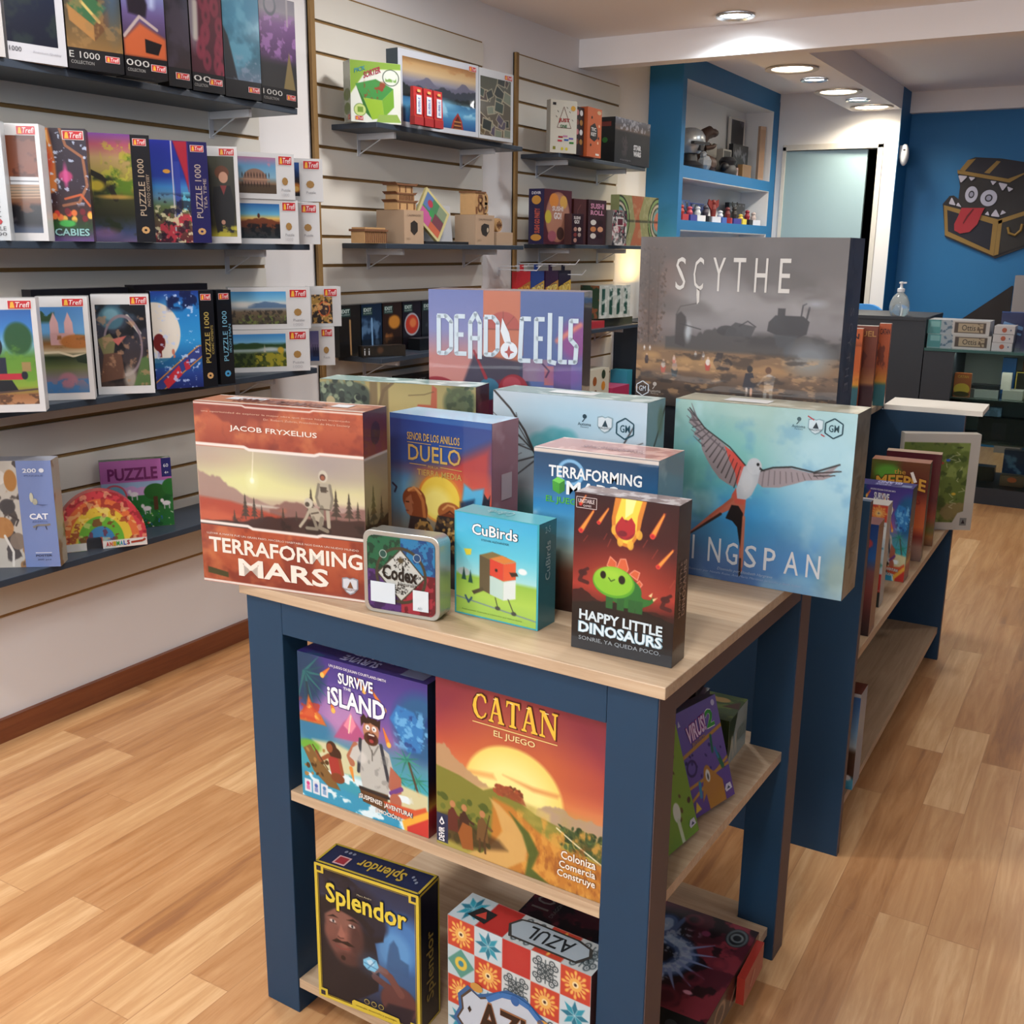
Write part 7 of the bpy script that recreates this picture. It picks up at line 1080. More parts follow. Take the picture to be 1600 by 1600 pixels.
for k, (zz, hw, hh, m_) in enumerate(((0, .056, .026, PLY), (.026, .060, .006, PLD), (.032, .051, .022, PLY), (.054, .056, .006, PLD), (.060, .046, .026, PLY), (.086, .060, .006, PLD))):
    b = MB(); b.box(-hw, -hw * .55, zz + .0003, hw, hw * .55, zz + hh, m=m_)
    if k % 2:
        for sx in (-1, 1): b.prism([(sx * hw, zz + .002), (sx * (hw + .012), zz + .010), (sx * hw, zz + hh)][::sx], -hw * .55, hw * .55, m=m_)
    else:
        for q_ in range(9 if k == 2 else 3): u = -hw * .8 + 1.6 * hw * q_ / (8 if k == 2 else 2); b.box(u - .003, -hw * .55 - .002, zz + .003, u + .003, -hw * .55, zz + hh - .003, m=PLD)
    b.build(('base_storey', 'lower_roof', 'gallery', 'middle_roof', 'upper_storey', 'top_roof')[k], m_, t)
t = empty('chest_model', (-2.385, 3.055, ZW), math.radians(90), 'little wooden chest model with plank sides, beside the pagoda box', 'wooden model')
b = MB(); b.box(-.062, -.03, 0, .062, .03, .04, m=PLY); [b.box(-.058 + .0116 * k, -.032, .002, -.052 + .0116 * k, -.03, .038, m=PLD) for k in range(11)]; b.build('chest_body', PLY, t); b = MB(); b.box(-.068, -.035, .0402, .068, .035, .048, m=PLD); b.box(-.058, -.03, .048, .058, .03, .054, m=PLY); b.build('chest_lid', PLD, t)
t = empty('carved_cube_model', (-2.375, 3.715, ZW + .1175), math.radians(90), 'openwork carved wooden cube model on a kraft box', 'wooden model')
b = MB(); b.box(-.036, -.042, 0, .036, .03, .084, m=PLY); b.box(-.04, -.046, .084, .04, .034, .090, m=PLD)
for zc in (.02, .05): b.lathe([(.012, -.0455), (.018, -.0455), (.018, -.0425), (.012, -.0425)], (0, 0, zc + .01), 16, m=PLD, axis='y')
b.box(-.012, -.045, .066, .012, -.042, .078, m=PLD); b.box(-.032, -.045, .004, -.024, -.042, .03, m=PLD); b.box(.024, -.045, .004, .032, -.042, .03, m=PLD); b.build('cube_body', PLY, t)
b = MB(); [b.lathe([(.016, -.004), (.028, -.004), (.028, .004), (.016, .004)], (.064, -.02, zc), 20, m=PLY, axis='y') for zc in (.03, .062)]; b.box(.038, -.024, 0, .092, -.016, .008, m=PLY); b.box(.055, -.024, .04, .073, -.016, .052, m=PLY); b.build('scroll_side', PLY, t)
t = empty('round_model', (-2.375, 3.90, ZW + .0525), math.radians(90), 'small round wooden gear model on the smallest kraft box', 'wooden model')
b = MB(); b.lathe([(0, -.02), (.027, -.02), (.028, -.012), (.028, .012), (.027, .02), (0, .02)], (0, 0, .029), 28, m=PLY, axis='y'); b.build('drum', PLY, t); b = MB(); b.box(-.02, -.023, .026, .02, -.0205, .032, m=PLD); b.box(-.003, -.023, .012, .003, -.0205, .046, m=PLD); [b.box(s_ * .012 - .002, -.023, .018, s_ * .012 + .002, -.0205, .04, m=PLD) for s_ in (-1, 1)]; b.build('front_cutout', PLD, t)
b = GameBox(-2.42, 3.30, ZW, math.radians(88), .33, .02, .15, '#d8dce0', tilt=.1); b.front.rect(.1, .12, .55, .42, '#7c8084', 3); b.front.text('3D WOODEN', .15, .2, .5, .32, '#4a4c50', 4); b.done('display_card', 'white display card leaning behind the tilted colourful puzzle', 'display card', PG)
# tilted tray puzzle
b = GameBox(0, 0, 0, 0, .15, .012, .15, '#c8bc84'); cv = Cv(80, 80, '#d0c48c', asp=1); cv.rect(.08, .08, .92, .92, '#4a8c5c'); cv.rect(.08, .08, .45, .5, '#c85c9c'); cv.rect(.08, .5, .3, .92, '#c8643c'); cv.rect(.3, .55, .6, .92, '#7a3c4c'); cv.rect(.5, .08, .92, .35, '#5a7ab0'); cv.ell(.7, .3, .1, .1, '#b82c4c'); cv.ell(.5, .45, .1, .1, '#3c9a54'); cv.rect(.62, .6, .92, .92, '#8a9a7c'); b.front.paint(cv)
o = b.mb.build('tray_puzzle', PG); o.matrix_world = Matrix.Translation((-2.345, 3.435, ZW + .004)) @ Matrix.Rotation(math.radians(86), 4, 'Z') @ Matrix.Rotation(-.22, 4, 'X') @ Matrix.Rotation(math.radians(-48), 4, 'Y') @ Matrix.Translation((-.0, 0, 0)); tag(o, 'colourful square tray puzzle standing on its corner between the kraft boxes', 'tray puzzle')
b = GameBox(-2.33, 3.325, ZW, math.radians(90), .30, .05, .010, '#16181c'); b.done('display_stand', 'flat black stand under the tilted tray puzzle', 'display stand', PM)
# ---- escape game boxes
ES = [('#2a241f', '#c8a070', 'brown'), ('#1c3450', '#8ab4dc', 'blue'), ('#3a241c', '#d88c3c', 'amber'), ('#241c2c', '#c8442c', 'round red-lit'), ('#2a3038', '#8a9098', 'grey'), ('#1c2c2c', '#4a8a7c', 'teal')]
for k, (c, c2, nm) in enumerate(ES):
    y = 2.962 + .128 * k; b = GameBox(-2.455, y, .9405, math.radians(90), .122, .045, .185, '#17181a', dict(top='#26282a')); F = b.front; cv = Cv(44, 66, c, asp=.66); cv.tex(c2, 4, .55, .75, .6, k + 3, 0, .25, 1, 1, .1); cv.vg([(0, '#15161a'), (1, '#15161a')], 0, .7, 1, 1, .4)
    if k in (0, 1): cv.line([(.5, .3), (.52, .95)], .05, c2, 1, .02)
    if k == 2: cv.ell(.6, .4, .2, .14, '#e0982c', .9, .05)
    if k == 3: cv.ell(.5, .48, .27, .24, '#b8b8c0'); cv.ell(.5, .48, .23, .2, '#c83c24'); cv.ell(.55, .45, .12, .1, '#e88c4c', .9, .05)
    F.paint(cv); F.rect(.06, .06, .52, .22, '#3c5854', 3); F.text('EXIT', .1, .08, .48, .15, '#cfe0dc', 4, bold=.03); F.text('EL JUEGO', .1, .17, .48, .2, '#cfe0dc', 4)
    b.done('escape_game_box', 'black escape game box with %s artwork, in the standing row' % nm, 'escape game box', PG)
b = GameBox(-2.395, 3.02, .9405, math.radians(62), .17, .045, .04, '#2a2c2c', dict(right='#4a4c48', top='#34302c')); b.front.tex = 0; cv = Cv(50, 12, '#24211e', asp=4); cv.ell(.4, .4, .3, .3, '#6a4830', .8, .2); b.front.paint(cv); b.front.text('i', .02, .2, .05, .8, '#c8ccd0', 3); b.front.text('i', .12, .2, .15, .8, '#c8ccd0', 3)
b.right.rect(.1, .15, .6, .85, '#8a9088', 2); b.right.rect(.14, .2, .56, .8, '#2c3030', 3); b.right.rect(.2, .3, .5, .7, '#7ab0b8', 4); b.right.frame(.65, .15, .95, .85, .05, '#a8aca4', 3); b.done('escape_game_box', 'clear-wrapped dark box lying in front of the brown and blue escape games', 'escape game box', PW)
b = GameBox(-2.385, 3.36, .9405, math.radians(84), .24, .06, .045, '#1c1e22', dict(top='#4a4c54')); b.front.text('EXIT', .3, .2, .5, .8, '#8a9cac', 3); b.done('escape_game_box', 'black box lying flat in front of the amber and red escape games', 'escape game box', PW)
b = GameBox(-2.42, 3.30, .5255, math.radians(88), .28, .06, .315, '#1a1a1e', dict(top='#34343a')); b.front.text('EXIT', .2, .04, .5, .09, '#8a8c90', 3, bold=.02); b.done('escape_game_box', 'tall black box standing on the low shelf behind the display table', 'escape game box', PG)
# ================================================================= FAR SHELVES
ZF = 1.7485
def fbox(x, y0, y1, z, h, d, col, label, cat='party game box', sides=None, yaw=None, m=None):
    return GameBox(x, y0, z, math.radians(90) if yaw is None else math.radians(yaw), y1 - y0, d, h, col, sides or {})
b = GameBox(-2.345, 4.318, ZF, math.radians(63.4), .145, .03, .222, '#d6d2c4', dict(left='#a8a49a')); F = b.front; F.line([(.5, .12), (.25, .52), (.78, .52), (.5, .12)], .012, '#8a6a64', 3); F.text('JUST', .3, .34, .72, .43, '#b02c34', 4, bold=.04); F.text('ONE', .36, .46, .62, .52, '#3c7a4c', 4, bold=.03)
for u, v, c in ((.3, .68, '#a82c3c'), (.48, .66, '#c88cac'), (.52, .73, '#3c6ab0'), (.7, .70, '#7a6ab0'), (.28, .75, '#c8344c'), (.72, .78, '#3c8a3c')): F.rect(u, v, u + .17, v + .035, c, 3)
for u, v in ((.2, .3), (.8, .35), (.25, .2), (.7, .2), (.6, .12)): F.line([(u, v), (u + .05, v + .03)], .01, '#4a3c3c', 3)
F.ell(.85, .14, .09, .05, '#d8a83c', 3); F.rect(.08, .05, .2, .1, '#2c2c2c', 3); F.rect(.1, .88, .2, .94, '#8a8a2c', 3); F.ell(.45, .92, .05, .03, '#d8c83c', 3); F.ell(.62, .92, .05, .03, '#d8c83c', 3); b.done('party_game_box', 'cream party game box with a triangle outline and coloured bars', 'party game box', PG)
b = GameBox(-2.30, 4.462, ZF, math.radians(90), .095, .06, .208, '#2c1c20'); F = b.front; [F.ell(.3 + .4 * (k % 2), .12 + .2 * (k // 2), .16, .06, ('#c87c7c', '#d8d4d0', '#8a4c3c', '#a87c3c')[k % 4], 3) for k in range(8)]; b.done('party_game_box', 'narrow dark party game box between the cream and the orange one', 'party game box', PG)
b = GameBox(-2.285, 4.565, ZF, math.radians(90), .148, .06, .216, '#c8642c'); F = b.front; F.poly([(.2, .38), (.5, .3), (.7, .42), (.72, .6), (.5, .68), (.18, .62)][::-1], '#2c2424', 3); F.text('TIC', .25, .40, .6, .47, '#e8e0d8', 4, bold=.03); F.text('KET', .25, .50, .6, .57, '#e8e0d8', 4, bold=.03); F.ell(.8, .08, .14, .04, '#d8b48c', 3); [F.ell(u, v, .05, .03, c, 3) for u, v, c in ((.3, .2, '#3c2c2c'), (.25, .76, '#3c2c2c'), (.82, .35, '#e8c8a8'), (.8, .6, '#3c2c2c'), (.75, .7, '#e8c8a8'))]; F.rect(.6, .92, .85, .96, '#e8e0d8', 3); b.done('party_game_box', 'orange party game box with a black badge, on the far upper shelf', 'party game box', PG)
b = GameBox(-2.325, 4.95, ZF, math.radians(88), .40, .11, .215, '#26262c', dict(left='#1c1c20', top='#6a6464')); F = b.front; cv = Cv(120, 64, '#26262c', asp=1.87); cv.vg([(0, '#8a8c98'), (.12, '#6a6870'), (.25, '#7c685c'), (.3, '#28282e'), (1, '#222228')], 0, 0, 1, 1); cv.tex('#c8c8d0', 14, .52, .6, .8, 3, 0, 0, 1, .26, .02); cv.ell(.27, .6, .16, .25, '#5a5050', .8, .05); cv.tex('#1c1c20', 16, .5, .6, .8, 4, .1, .3, .45, .9, .03); F.paint(cv)
F.text('STAR', .52, .54, .74, .66, '#e8e8ea', 4, bold=.05); F.text('WARS', .52, .68, .74, .80, '#e8e8ea', 4, bold=.05); F.text('escape', .15, .90, .45, .94, '#8a8a90', 4); b.left.ell(.5, .5, .14, .06, '#3c8a3c', 3); b.left.rect(.2, .1, .8, .2, '#8a3c34', 3); b.done('board_game_box', 'wide black space-themed board game box at the far end of the upper shelf', GB, PG)
ZG = 1.3505
b = GameBox(-2.338, 4.26, ZG, math.radians(88), .25, .08, .24, '#5c2430', dict(left='#2c2450')); F = b.front; cv = Cv(90, 86, '#5c2430', asp=1.04); cv.ell(.5, .5, .46, .46, '#a8745c'); cv.ell(.5, .5, .42, .42, '#b8846c'); cv.ell(.35, .2, .17, .13, '#d88c2c'); cv.ell(.7, .22, .14, .12, '#d8a84c'); cv.ell(.15, .5, .12, .12, '#c8b83c'); cv.ell(.3, .85, .16, .1, '#a8606c'); cv.ell(.6, .8, .14, .12, '#4c2c24'); F.paint(cv); F.text('SUSHI', .28, .30, .68, .39, '#e8dcd8', 4, bold=.03); F.text('GO!', .34, .41, .62, .54, '#e8dcd8', 4, bold=.05); b.left.text('SUSHI GO PARTY', .4, .35, .75, .8, '#c8604c', 4, bold=.03, rot=90); b.left.ell(.5, .2, .3, .08, '#c8943c', 3); b.left.ell(.5, .88, .35, .06, '#c8943c', 3); b.left.text('DEVIR', .2, .05, .8, .1, '#d8d4e0', 3, bold=.02)
b.done('card_game_box', 'big burgundy card game box with a ring of food drawings', 'card game box', PG)
b = GameBox(-2.29, 4.44, ZG, math.radians(84), .10, .04, .138, '#3a1c24', dict(left='#5a3a3a')); F = b.front; F.text('SUSHI', .15, .08, .7, .18, '#e0d8d4', 3, bold=.03); F.text('GO!', .2, .2, .62, .32, '#e0d8d4', 3, bold=.04); [F.ell(.3 + .35 * (k % 2), .5 + .18 * (k // 2), .14, .07, ('#b88c7c', '#d8c8b8', '#8a3c34', '#a8948c')[k % 4], 3) for k in range(5)]; b.done('card_game_box', 'small dark copy of the food card game in front of the big burgundy one', 'card game box', PG)
b = GameBox(-2.345, 4.565, ZG, math.radians(86), .115, .05, .21, '#5a2c28', dict(top='#6a3c34')); b.front.line([(.3, .8), (.3, .25), (.55, .12)], .02, '#8a5c50', 3); b.done('card_game_box', 'plain brown-red box between the two food-themed card games', 'card game box', PG)
b = GameBox(-2.335, 4.70, ZG, math.radians(87), .178, .06, .212, '#4a2c30'); F = b.front; F.text('SUSHI', .1, .08, .85, .2, '#c88ca4', 4, bold=.04); F.text('ROLL', .1, .23, .85, .34, '#c88ca4', 4, bold=.04); [F.ell(.28 + .4 * (k % 2), .50 + .15 * (k // 2), .16, .06, ('#d8d0c8', '#3c2424', '#c8844c', '#d8a07c')[k % 4], 3) for k in range(6)]; b.done('card_game_box', 'brown card game box with pink lettering over rows of faces', 'card game box', PG)
b = GameBox(-2.30, 4.90, ZG, math.radians(88), .16, .04, .17, '#8a8480'); cv = Cv(50, 56, '#8a8884', asp=.95); cv.tex('#2c2830', 9, .48, .55, .9, 4); cv.tex('#b04a5c', 10, .56, .62, .9, 7); cv.tex('#e0dcd8', 8, .6, .64, .9, 9); b.front.paint(cv); b.front.rect(.3, .2, .75, .45, '#d8d4d0', 3); b.front.rect(.34, .24, .7, .42, '#6a2c3c', 4); b.done('card_game_box', 'busy black, white and red card game box before the striped green box', 'card game box', PG)
b = GameBox(-2.345, 5.07, ZG, math.radians(86), .44, .05, .252, '#9a9c6c'); cv = Cv(120, 70, '#9c9c70', asp=1.75)
for cx in (0, 1.0):
    for r, c in ((.62, '#2c2c24'), (.58, '#8aa86c'), (.50, '#4a4c3c'), (.45, '#c8b8a4'), (.38, '#3c4c3c'), (.33, '#7aa0a0'), (.24, '#c8785c')): cv.ell(cx, .5, r * .75, r * .8, c)
cv.poly([(.3, 0), (.62, 0), (.5, .4), (.62, 1), (.3, 1), (.42, .6)], '#b86c4c', .9, .03); cv.rect(0, .48, 1, .53, '#3c3c34', .6); cv.tex('#c8c4a0', 10, .56, .64, .3, 3); b.front.paint(cv); b.done('board_game_box', 'green and coral box with symmetrical curved stripes, at the far end of the burgundy shelf', GB, PG)
# peg hooks with hanging card packs
for k, (y, z, x1, lb) in enumerate(((4.17, 1.236, -2.30, 'bare end of the near wire hook above the red card packs'), (4.35, 1.262, -2.20, 'longer wire hook rising above the blue card packs'), (4.62, 1.21, -2.30, 'far wire hook beyond the purple card packs'))):
    t = empty('wire_hook', (-2.52, y, z), 0, lb, 'wire hook', 'wire hooks on the far slatwall'); L_ = x1 + 2.52; b = MB(); b.tube([(0, 0, 0), (L_ * .6, 0, 0), (L_ - .02, 0, 0), (L_, 0, .022)], .0022, 8, m=GREYM); b.build('wire', GREYM, t); b = MB(); b.box(0, -.012, -.03, .004, .012, .01, m=GREYM); b.build('hook_plate', GREYM, t)
for k, (y, c1, c2, tx, lb) in enumerate(((4.13, '#c81c24', '#b07c2c', 'UNO', 'red hanging card pack nearest the slatwall edge'), (4.26, '#2c4a94', '#c8a03c', 'DOS', 'blue hanging card pack'), (4.40, '#4a2450', '#c8943c', 'SKIP', 'purple hanging card pack'), (4.53, '#2c1c3c', '#d8b43c', 'UNO', 'dark violet hanging card pack with a yellow word'))):
    b = GameBox(-2.40, y, 1.06, math.radians(88), .118, .025, .17, c1); F = b.front; b.mb.box(.045, .008, .169, .073, .012, .20, c1); hk = empty('wire_hook', (-2.52, y + .059, 1.252), 0, 'thin wire hook holding the ' + lb, 'wire hook', 'wire hooks on the far slatwall'); hb = MB(); hb.tube([(0, 0, 0), (.14, 0, 0), (.15, 0, .012)], .0018, 6, m=GREYM); hb.build('wire', GREYM, hk); F.poly([(.0, .45), (1, .25), (1, .65), (0, .85)][::-1], c2, 3); F.text(tx, .1, .42, .92, .68, '#e8d070' if k else '#e0b040', 4, bold=.05, slope=-.3, out=c1); b.done('card_pack', lb, 'card pack', PG)
ZH = .9405
b = GameBox(-2.36, 4.90, ZH + .045, math.radians(80), .28, .12, .165, '#b8beb8', dict(left='#4a6a4c', top='#c8ccc8')); cv = Cv(70, 46, '#c0c6c0', asp=1.7)
for u in (.08, .32, .56, .8): cv.rect(u, .1, u + .10, .9, '#2c5a50')
cv.tex('#e0e4e0', 8, .5, .6, .8, 3); b.front.paint(cv); cv = Cv(30, 46, '#3c5a44', asp=.7); cv.tex('#a8643c', 5, .5, .6, .9, 3); b.left.paint(cv); b.done('board_game_box', 'glossy white and dark green box on the shelf beside the lantern', GB, PW)
b = GameBox(-2.35, 4.80, ZH, math.radians(88), .14, .09, .035, '#c0303c', dict(top='#d05a60')); b.done('card_pack', 'flat red box under the edge of the white and green box', 'card pack', PG)
b = GameBox(-2.37, 4.99, ZH, math.radians(88), .33, .12, .038, '#5a5c48', dict(top='#a8aca4')); b.done('card_pack', 'flat olive box stack carrying the white and green box', 'card pack', PG)
# lantern with a flame-shaped lamp
t = empty('table_lantern', (-2.42, 5.60, .94), 0, 'black zigzag-topped lantern with glowing yellow lights, by the blue column', 'lantern')
BK = mat('lantern_black', '#17130f', .5)
b = MB(); b.prism([(0, 0), (.32, 0), (.32, .30), (.26, .18), (.20, .24), (.12, .12), (.05, .24), (0, .24)], -.02, .02, '#17130f', m=BK, M=Matrix.Rotation(math.radians(0), 4, 'Z')); b.build('cutout_screen', BK, t)
for xx, zz in ((.02, .13), (.20, .14)): b = MB(); b.ball((xx, -.035, zz), .024, 14, m=mat('warm_bulb', '#ffc24a', emis=14), sc=(1, .6, 1.7)); b.build('bulb', MATS['warm_bulb'], t, smooth=True)
b = MB(); [b.ball((.06 + .03 * k, -.023, .055), .005, 8, m=MATS['warm_bulb']) for k in range(3)]; b.build('pilot_lights', MATS['warm_bulb'], t)
ll = lamp('lantern_glow', (-2.40, 5.66, 1.14), 2.2, (1, .66, .2), .08); ll.data.shape = 'DISK'; ll.rotation_euler = (math.radians(180), 0, 0)
mb = MB(); mb.box(-2.535, 5.47, 0, -2.30, 5.80, .938, '#1a232e'); o = mb.build('side_cabinet', mat('cabinet_navy_black', '#16202c', .4)); tag(o, 'black cabinet standing against the blue column below the lantern', 'cabinet')
ZI = .5255
b = GameBox(-2.37, 4.84, ZI, math.radians(86), .20, .1, .20, '#d8d4c4', dict(left='#6a7a4c')); [b.front.ell(u, v, .1, .12, c, 3) for u, v, c in ((.25, .3, '#a8642c'), (.7, .45, '#d8942c'), (.3, .65, '#8a6a4c'), (.7, .15, '#3c4c34'))]; b.done('card_game_box', 'white box with orange fruit shapes on the lowest far shelf', 'card game box', PG)
b = GameBox(-2.34, 5.05, ZI, math.radians(90), .22, .12, .09, '#c02c64', dict(top='#d04a7c')); b.done('card_pack', 'bright pink pack on the lowest far shelf', 'card pack', PG)
b = GameBox(-2.36, 5.28, ZI, math.radians(90), .07, .1, .16, '#3ca0b8'); b.done('card_pack', 'narrow turquoise pack at the end of the lowest far shelf', 'card pack', PG)
# ================================================================= NICHE IN THE BLUE COLUMN
GR = 'collectibles in the blue niche'
NZ = 1.8005
BRZ = mat('bronze_resin', '#4a342a', .5, .1, var=.25, scale=40); SIL = mat('silver_grey_resin', '#a8acb0', .3, .5, var=.2, scale=30); BLK = mat('black_resin', '#1f1d20', .5, var=.2, scale=30)
t = empty('helmet_display', (-2.42, 6.20, NZ), math.radians(70), 'silver-white sculpted helmet on a dark stand in the upper niche', 'collectible helmet', GR)
b = MB(); b.lathe([(0, 0), (.085, 0), (.09, .02), (.05, .045), (.045, .09), (0, .09)], n=24, m=BLK); b.build('stand', BLK, t, smooth=True)
b = MB(); b.lathe([(0, .085), (.06, .088), (.085, .12), (.092, .15), (.09, .185), (.07, .215), (.035, .232), (0, .236)], n=28, m=SIL); b.build('helmet_shell', SIL, t, smooth=True)
b = MB(); b.box(-.07, -.095, .135, .07, -.07, .15, m=BLK); b.box(-.015, -.098, .10, .015, -.075, .13, m=BLK); b.build('visor', BLK, t)
t = empty('creature_statue', (-2.43, 6.50, NZ), math.radians(60), 'dark brown rearing creature statue beside the silver helmet', 'statue', GR)
b = MB(); b.ball((0, 0, .0535), .07, 16, m=BRZ, sc=(1.2, .8, .75)); b.tube([(-.03, 0, .06), (-.05, 0, .12), (-.045, 0, .18), (-.01, 0, .225), (.03, 0, .24)], .038, 12, m=BRZ); b.ball((.045, 0, .235), .034, 12, m=BRZ, sc=(1.4, .8, .8)); b.build('statue_body', BRZ, t, smooth=True)
b = MB(); b.tube([(-.02, .02, .14), (.03, .03, .15), (.055, .02, .165)], .014, 8, m=BRZ); b.build('arm', BRZ, t, smooth=True); b = MB(); b.tube([(-.02, -.02, .14), (.03, -.03, .15), (.05, -.02, .16)], .014, 8, m=BRZ); b.build('arm', BRZ, t, smooth=True)
b = MB(); b.tube([(.03, 0, .02), (.07, .02, .02), (.09, .05, .03)], .018, 10, m=BRZ); b.build('tail', BRZ, t, smooth=True)
t = empty('rock_figurine', (-2.38, 6.36, NZ), 0, 'grey rocky figurine between the helmet and the creature statue', 'figurine', GR); b = MB(); b.ball((0, 0, .045), .05, 10, m=SIL, sc=(.8, 1.2, .95)); b.ball((.01, .05, .035), .035, 10, m=BRZ); b.ball((0, -.03, .09), .022, 10, m=SIL); b.build('figure', SIL, t)
t = empty('dark_bust', (-2.39, 6.80, NZ), 0, 'rounded near-black figurine in the middle of the upper niche', 'figurine', GR); b = MB(); b.lathe([(0, 0), (.06, 0), (.065, .03), (.05, .06), (.06, .085), (.04, .11), (0, .115)], n=20, m=BLK); b.ball((0, -.05, .05), .03, 10, m=BLK); b.build('figure', BLK, t, smooth=True)
def nb(y, w, h, x, z, col, front, label, cat='collectible box', d=.06, yaw=88, name='collectible_box', mt=None, tilt=0):
    b = GameBox(x, y, z, math.radians(yaw), w, d, h, col, tilt=tilt)
    if front == 'mix': cv = Cv(30, 30, col, asp=w / h); cv.tex('#8a8a94', 4, .5, .65, .9, int(y * 100)); cv.tex('#16141a', 5, .5, .6, .8, int(y * 77)); b.front.paint(cv, .06, .06, .94, .94)
    elif front: b.front.rect(.08, .06, .92, .94, front, 2)
    return b.done(name, label, cat, PG, GR)
nb(6.59, .13, .185, -2.46, NZ, '#1c1418', 'mix', 'black framed box behind the dark round figurine', yaw=80)
nb(6.86, .13, .17, -2.445, NZ, '#b8b4ac', '#3c3a3c', 'pale box with a dark window in the upper niche', yaw=85)
nb(6.84, .12, .055, -2.375, NZ, '#b08c88', '#d0b0a8', 'small pinkish box at the front of the upper niche')
nb(7.02, .27, .215, -2.435, NZ, '#26242c', 'mix', 'large black window box in the upper niche', d=.03, yaw=87)
nb(7.05, .16, .085, -2.372, NZ, '#b08a5c', '#a07c58', 'small wooden tray box before the large black window box', d=.035)
t = empty('framed_picture', (-2.505, 7.14, NZ), math.radians(86), 'tall white-framed dark poster at the end of the upper niche', 'picture frame', GR)
b = MB(); b.box(0, 0, 0, .25, .015, .40, '#cfc8c0'); F = Face(b, (.02, -.0005, .385), (.21, 0, 0), (0, 0, -.37)); cv = Cv(40, 66, '#2c2a30', asp=.57); cv.tex('#6a6470', 5, .5, .65, .9, 3); F.paint(cv); b.build('frame', PM, t)
nb(7.42, .06, .36, -2.385, NZ, '#c8a890', '#b89478', 'tall narrow wood-toned panel leaning at the niche end', d=.02, yaw=70, cat='wooden panel', name='wooden_panel')
LZ = 1.5005
LC = [('#3c5c9c', 'mix', .30, .125, 6.02, 'wide blue box at the near end of the lower niche'), ('#2c3c8c', 'mix', .24, .115, 6.34, 'dark blue box behind the little figures'), ('#26242a', 'mix', .30, .145, 7.08, 'dark grey boxed model at the far end of the lower niche')]
for c, f, w_, h_, y, lb in LC: nb(y, w_, h_, -2.46, LZ, c, f, lb, d=.03)
R = random.Random(9)
FC = [('#a8342c', 'red and black'), ('#c04c5c', 'pink'), ('#c8ccd0', 'white'), ('#4a4450', 'grey'), ('#7a2c28', 'maroon winged'), ('#d0d4dc', 'pale blue-based'), ('#6a2c2c', 'brown-red'), ('#34302c', 'black antlered'), ('#c8b04c', 'yellow-based'), ('#8a2430', 'crimson'), ('#b8a8a4', 'ivory')]
for k, (c, nm) in enumerate(FC):
    y = 6.0 + .135 * k; t = empty('toy_figurine', (-2.375, y, LZ), R.uniform(-.3, .3), '%s toy figurine on a block base, in the lower niche' % nm, 'toy figurine', 'toy figurines in the lower niche')
    b = MB(); b.box(-.03, -.045, 0, .03, .045, .035, ('#a82c34', '#3c3c8a', '#d8d8dc', '#26262c', '#c8ccd8', '#3c5ca8')[k % 6] if k != 8 else '#d8c03c'); b.build('block_base', PM, t)
    hh = .035 + (.05, .045, .05, .06, .10, .04, .065, .07, .03, .06, .05)[k]; b = MB(); b.lathe([(0, .035), (.016, .036), (.02, hh * .6), (.012, hh * .8), (.017, hh * .9), (.012, hh), (0, hh + .004)], n=12, col=c)
    if k == 4: b.prism([(-.01, .06), (-.06, .11), (-.05, .14), (.0, .12), (.05, .14), (.05, .10)], -.004, .004, c, M=Matrix.Rotation(math.pi / 2, 4, 'Z'))
    if k == 7: [b.tube([(0, s_ * .01, .10), (0, s_ * .03, .12), (0, s_ * .028, .14)], .004, 6, c) for s_ in (-1, 1)]
    b.build('figure', PM, t, smooth=False)

# ================================================================= WALL EMBLEM, SENSOR, SIGN
t = empty('chest_emblem', (0, 7.999, 0), 0, 'wall plaque of a toothy treasure chest with two eyes and a red tongue', 'wall emblem')
EM = dict(
outline=[(-1.17, 1.86), (-1.113, 1.941), (-1.069, 1.958), (-0.905, 1.945), (-0.746, 1.915), (-0.608, 1.876), (-0.562, 1.805), (-0.526, 1.441), (-0.87, 1.297), (-1.207, 1.438), (-1.244, 1.657), (-1.205, 1.709), (-1.179, 1.712), (-1.146, 1.687), (-1.145, 1.771), (-1.162, 1.839)],
lid=[(-1.141, 1.878), (-1.092, 1.941), (-1.063, 1.948), (-0.904, 1.937), (-0.726, 1.91), (-0.667, 1.893), (-0.721, 1.869), (-0.822, 1.821), (-0.849, 1.806)],
band1=[(-1.172, 1.879), (-0.85, 1.814), (-0.66, 1.885), (-0.60, 1.86), (-0.756, 1.84), (-0.838, 1.789), (-1.169, 1.855)], band2=[(-1.113, 1.941), (-1.063, 1.948), (-1.125, 1.869), (-1.161, 1.872)], band3=[(-0.932, 1.931), (-0.907, 1.925), (-0.968, 1.85), (-1.001, 1.856)],
frame=[(-1.235, 1.649), (-0.879, 1.552), (-0.882, 1.313), (-1.208, 1.449)], inner=[(-1.21, 1.617), (-0.911, 1.523), (-0.911, 1.35), (-1.19, 1.475)], side=[(-0.879, 1.552), (-0.554, 1.665), (-0.537, 1.451), (-0.882, 1.313)],
sb=[(-0.879, 1.552), (-0.554, 1.665), (-0.551, 1.639), (-0.876, 1.523)], sb2=[(-0.878, 1.544), (-0.854, 1.552), (-0.853, 1.324), (-0.88, 1.315)],
tongue=[(-1.119, 1.629), (-0.972, 1.628), (-0.992, 1.576), (-1.006, 1.523), (-1.051, 1.47), (-1.111, 1.46), (-1.149, 1.481), (-1.154, 1.523), (-1.134, 1.576)])
WT = '#b4b0c0'
def plate(name, parts, y0, y1):
    b = MB()
    for p, c in parts: b.prism(p, y0, y1, c)
    return b.build(name, PM, t)
plate('backing_board', [(EM['outline'], '#2a2628')], -.018, 0)
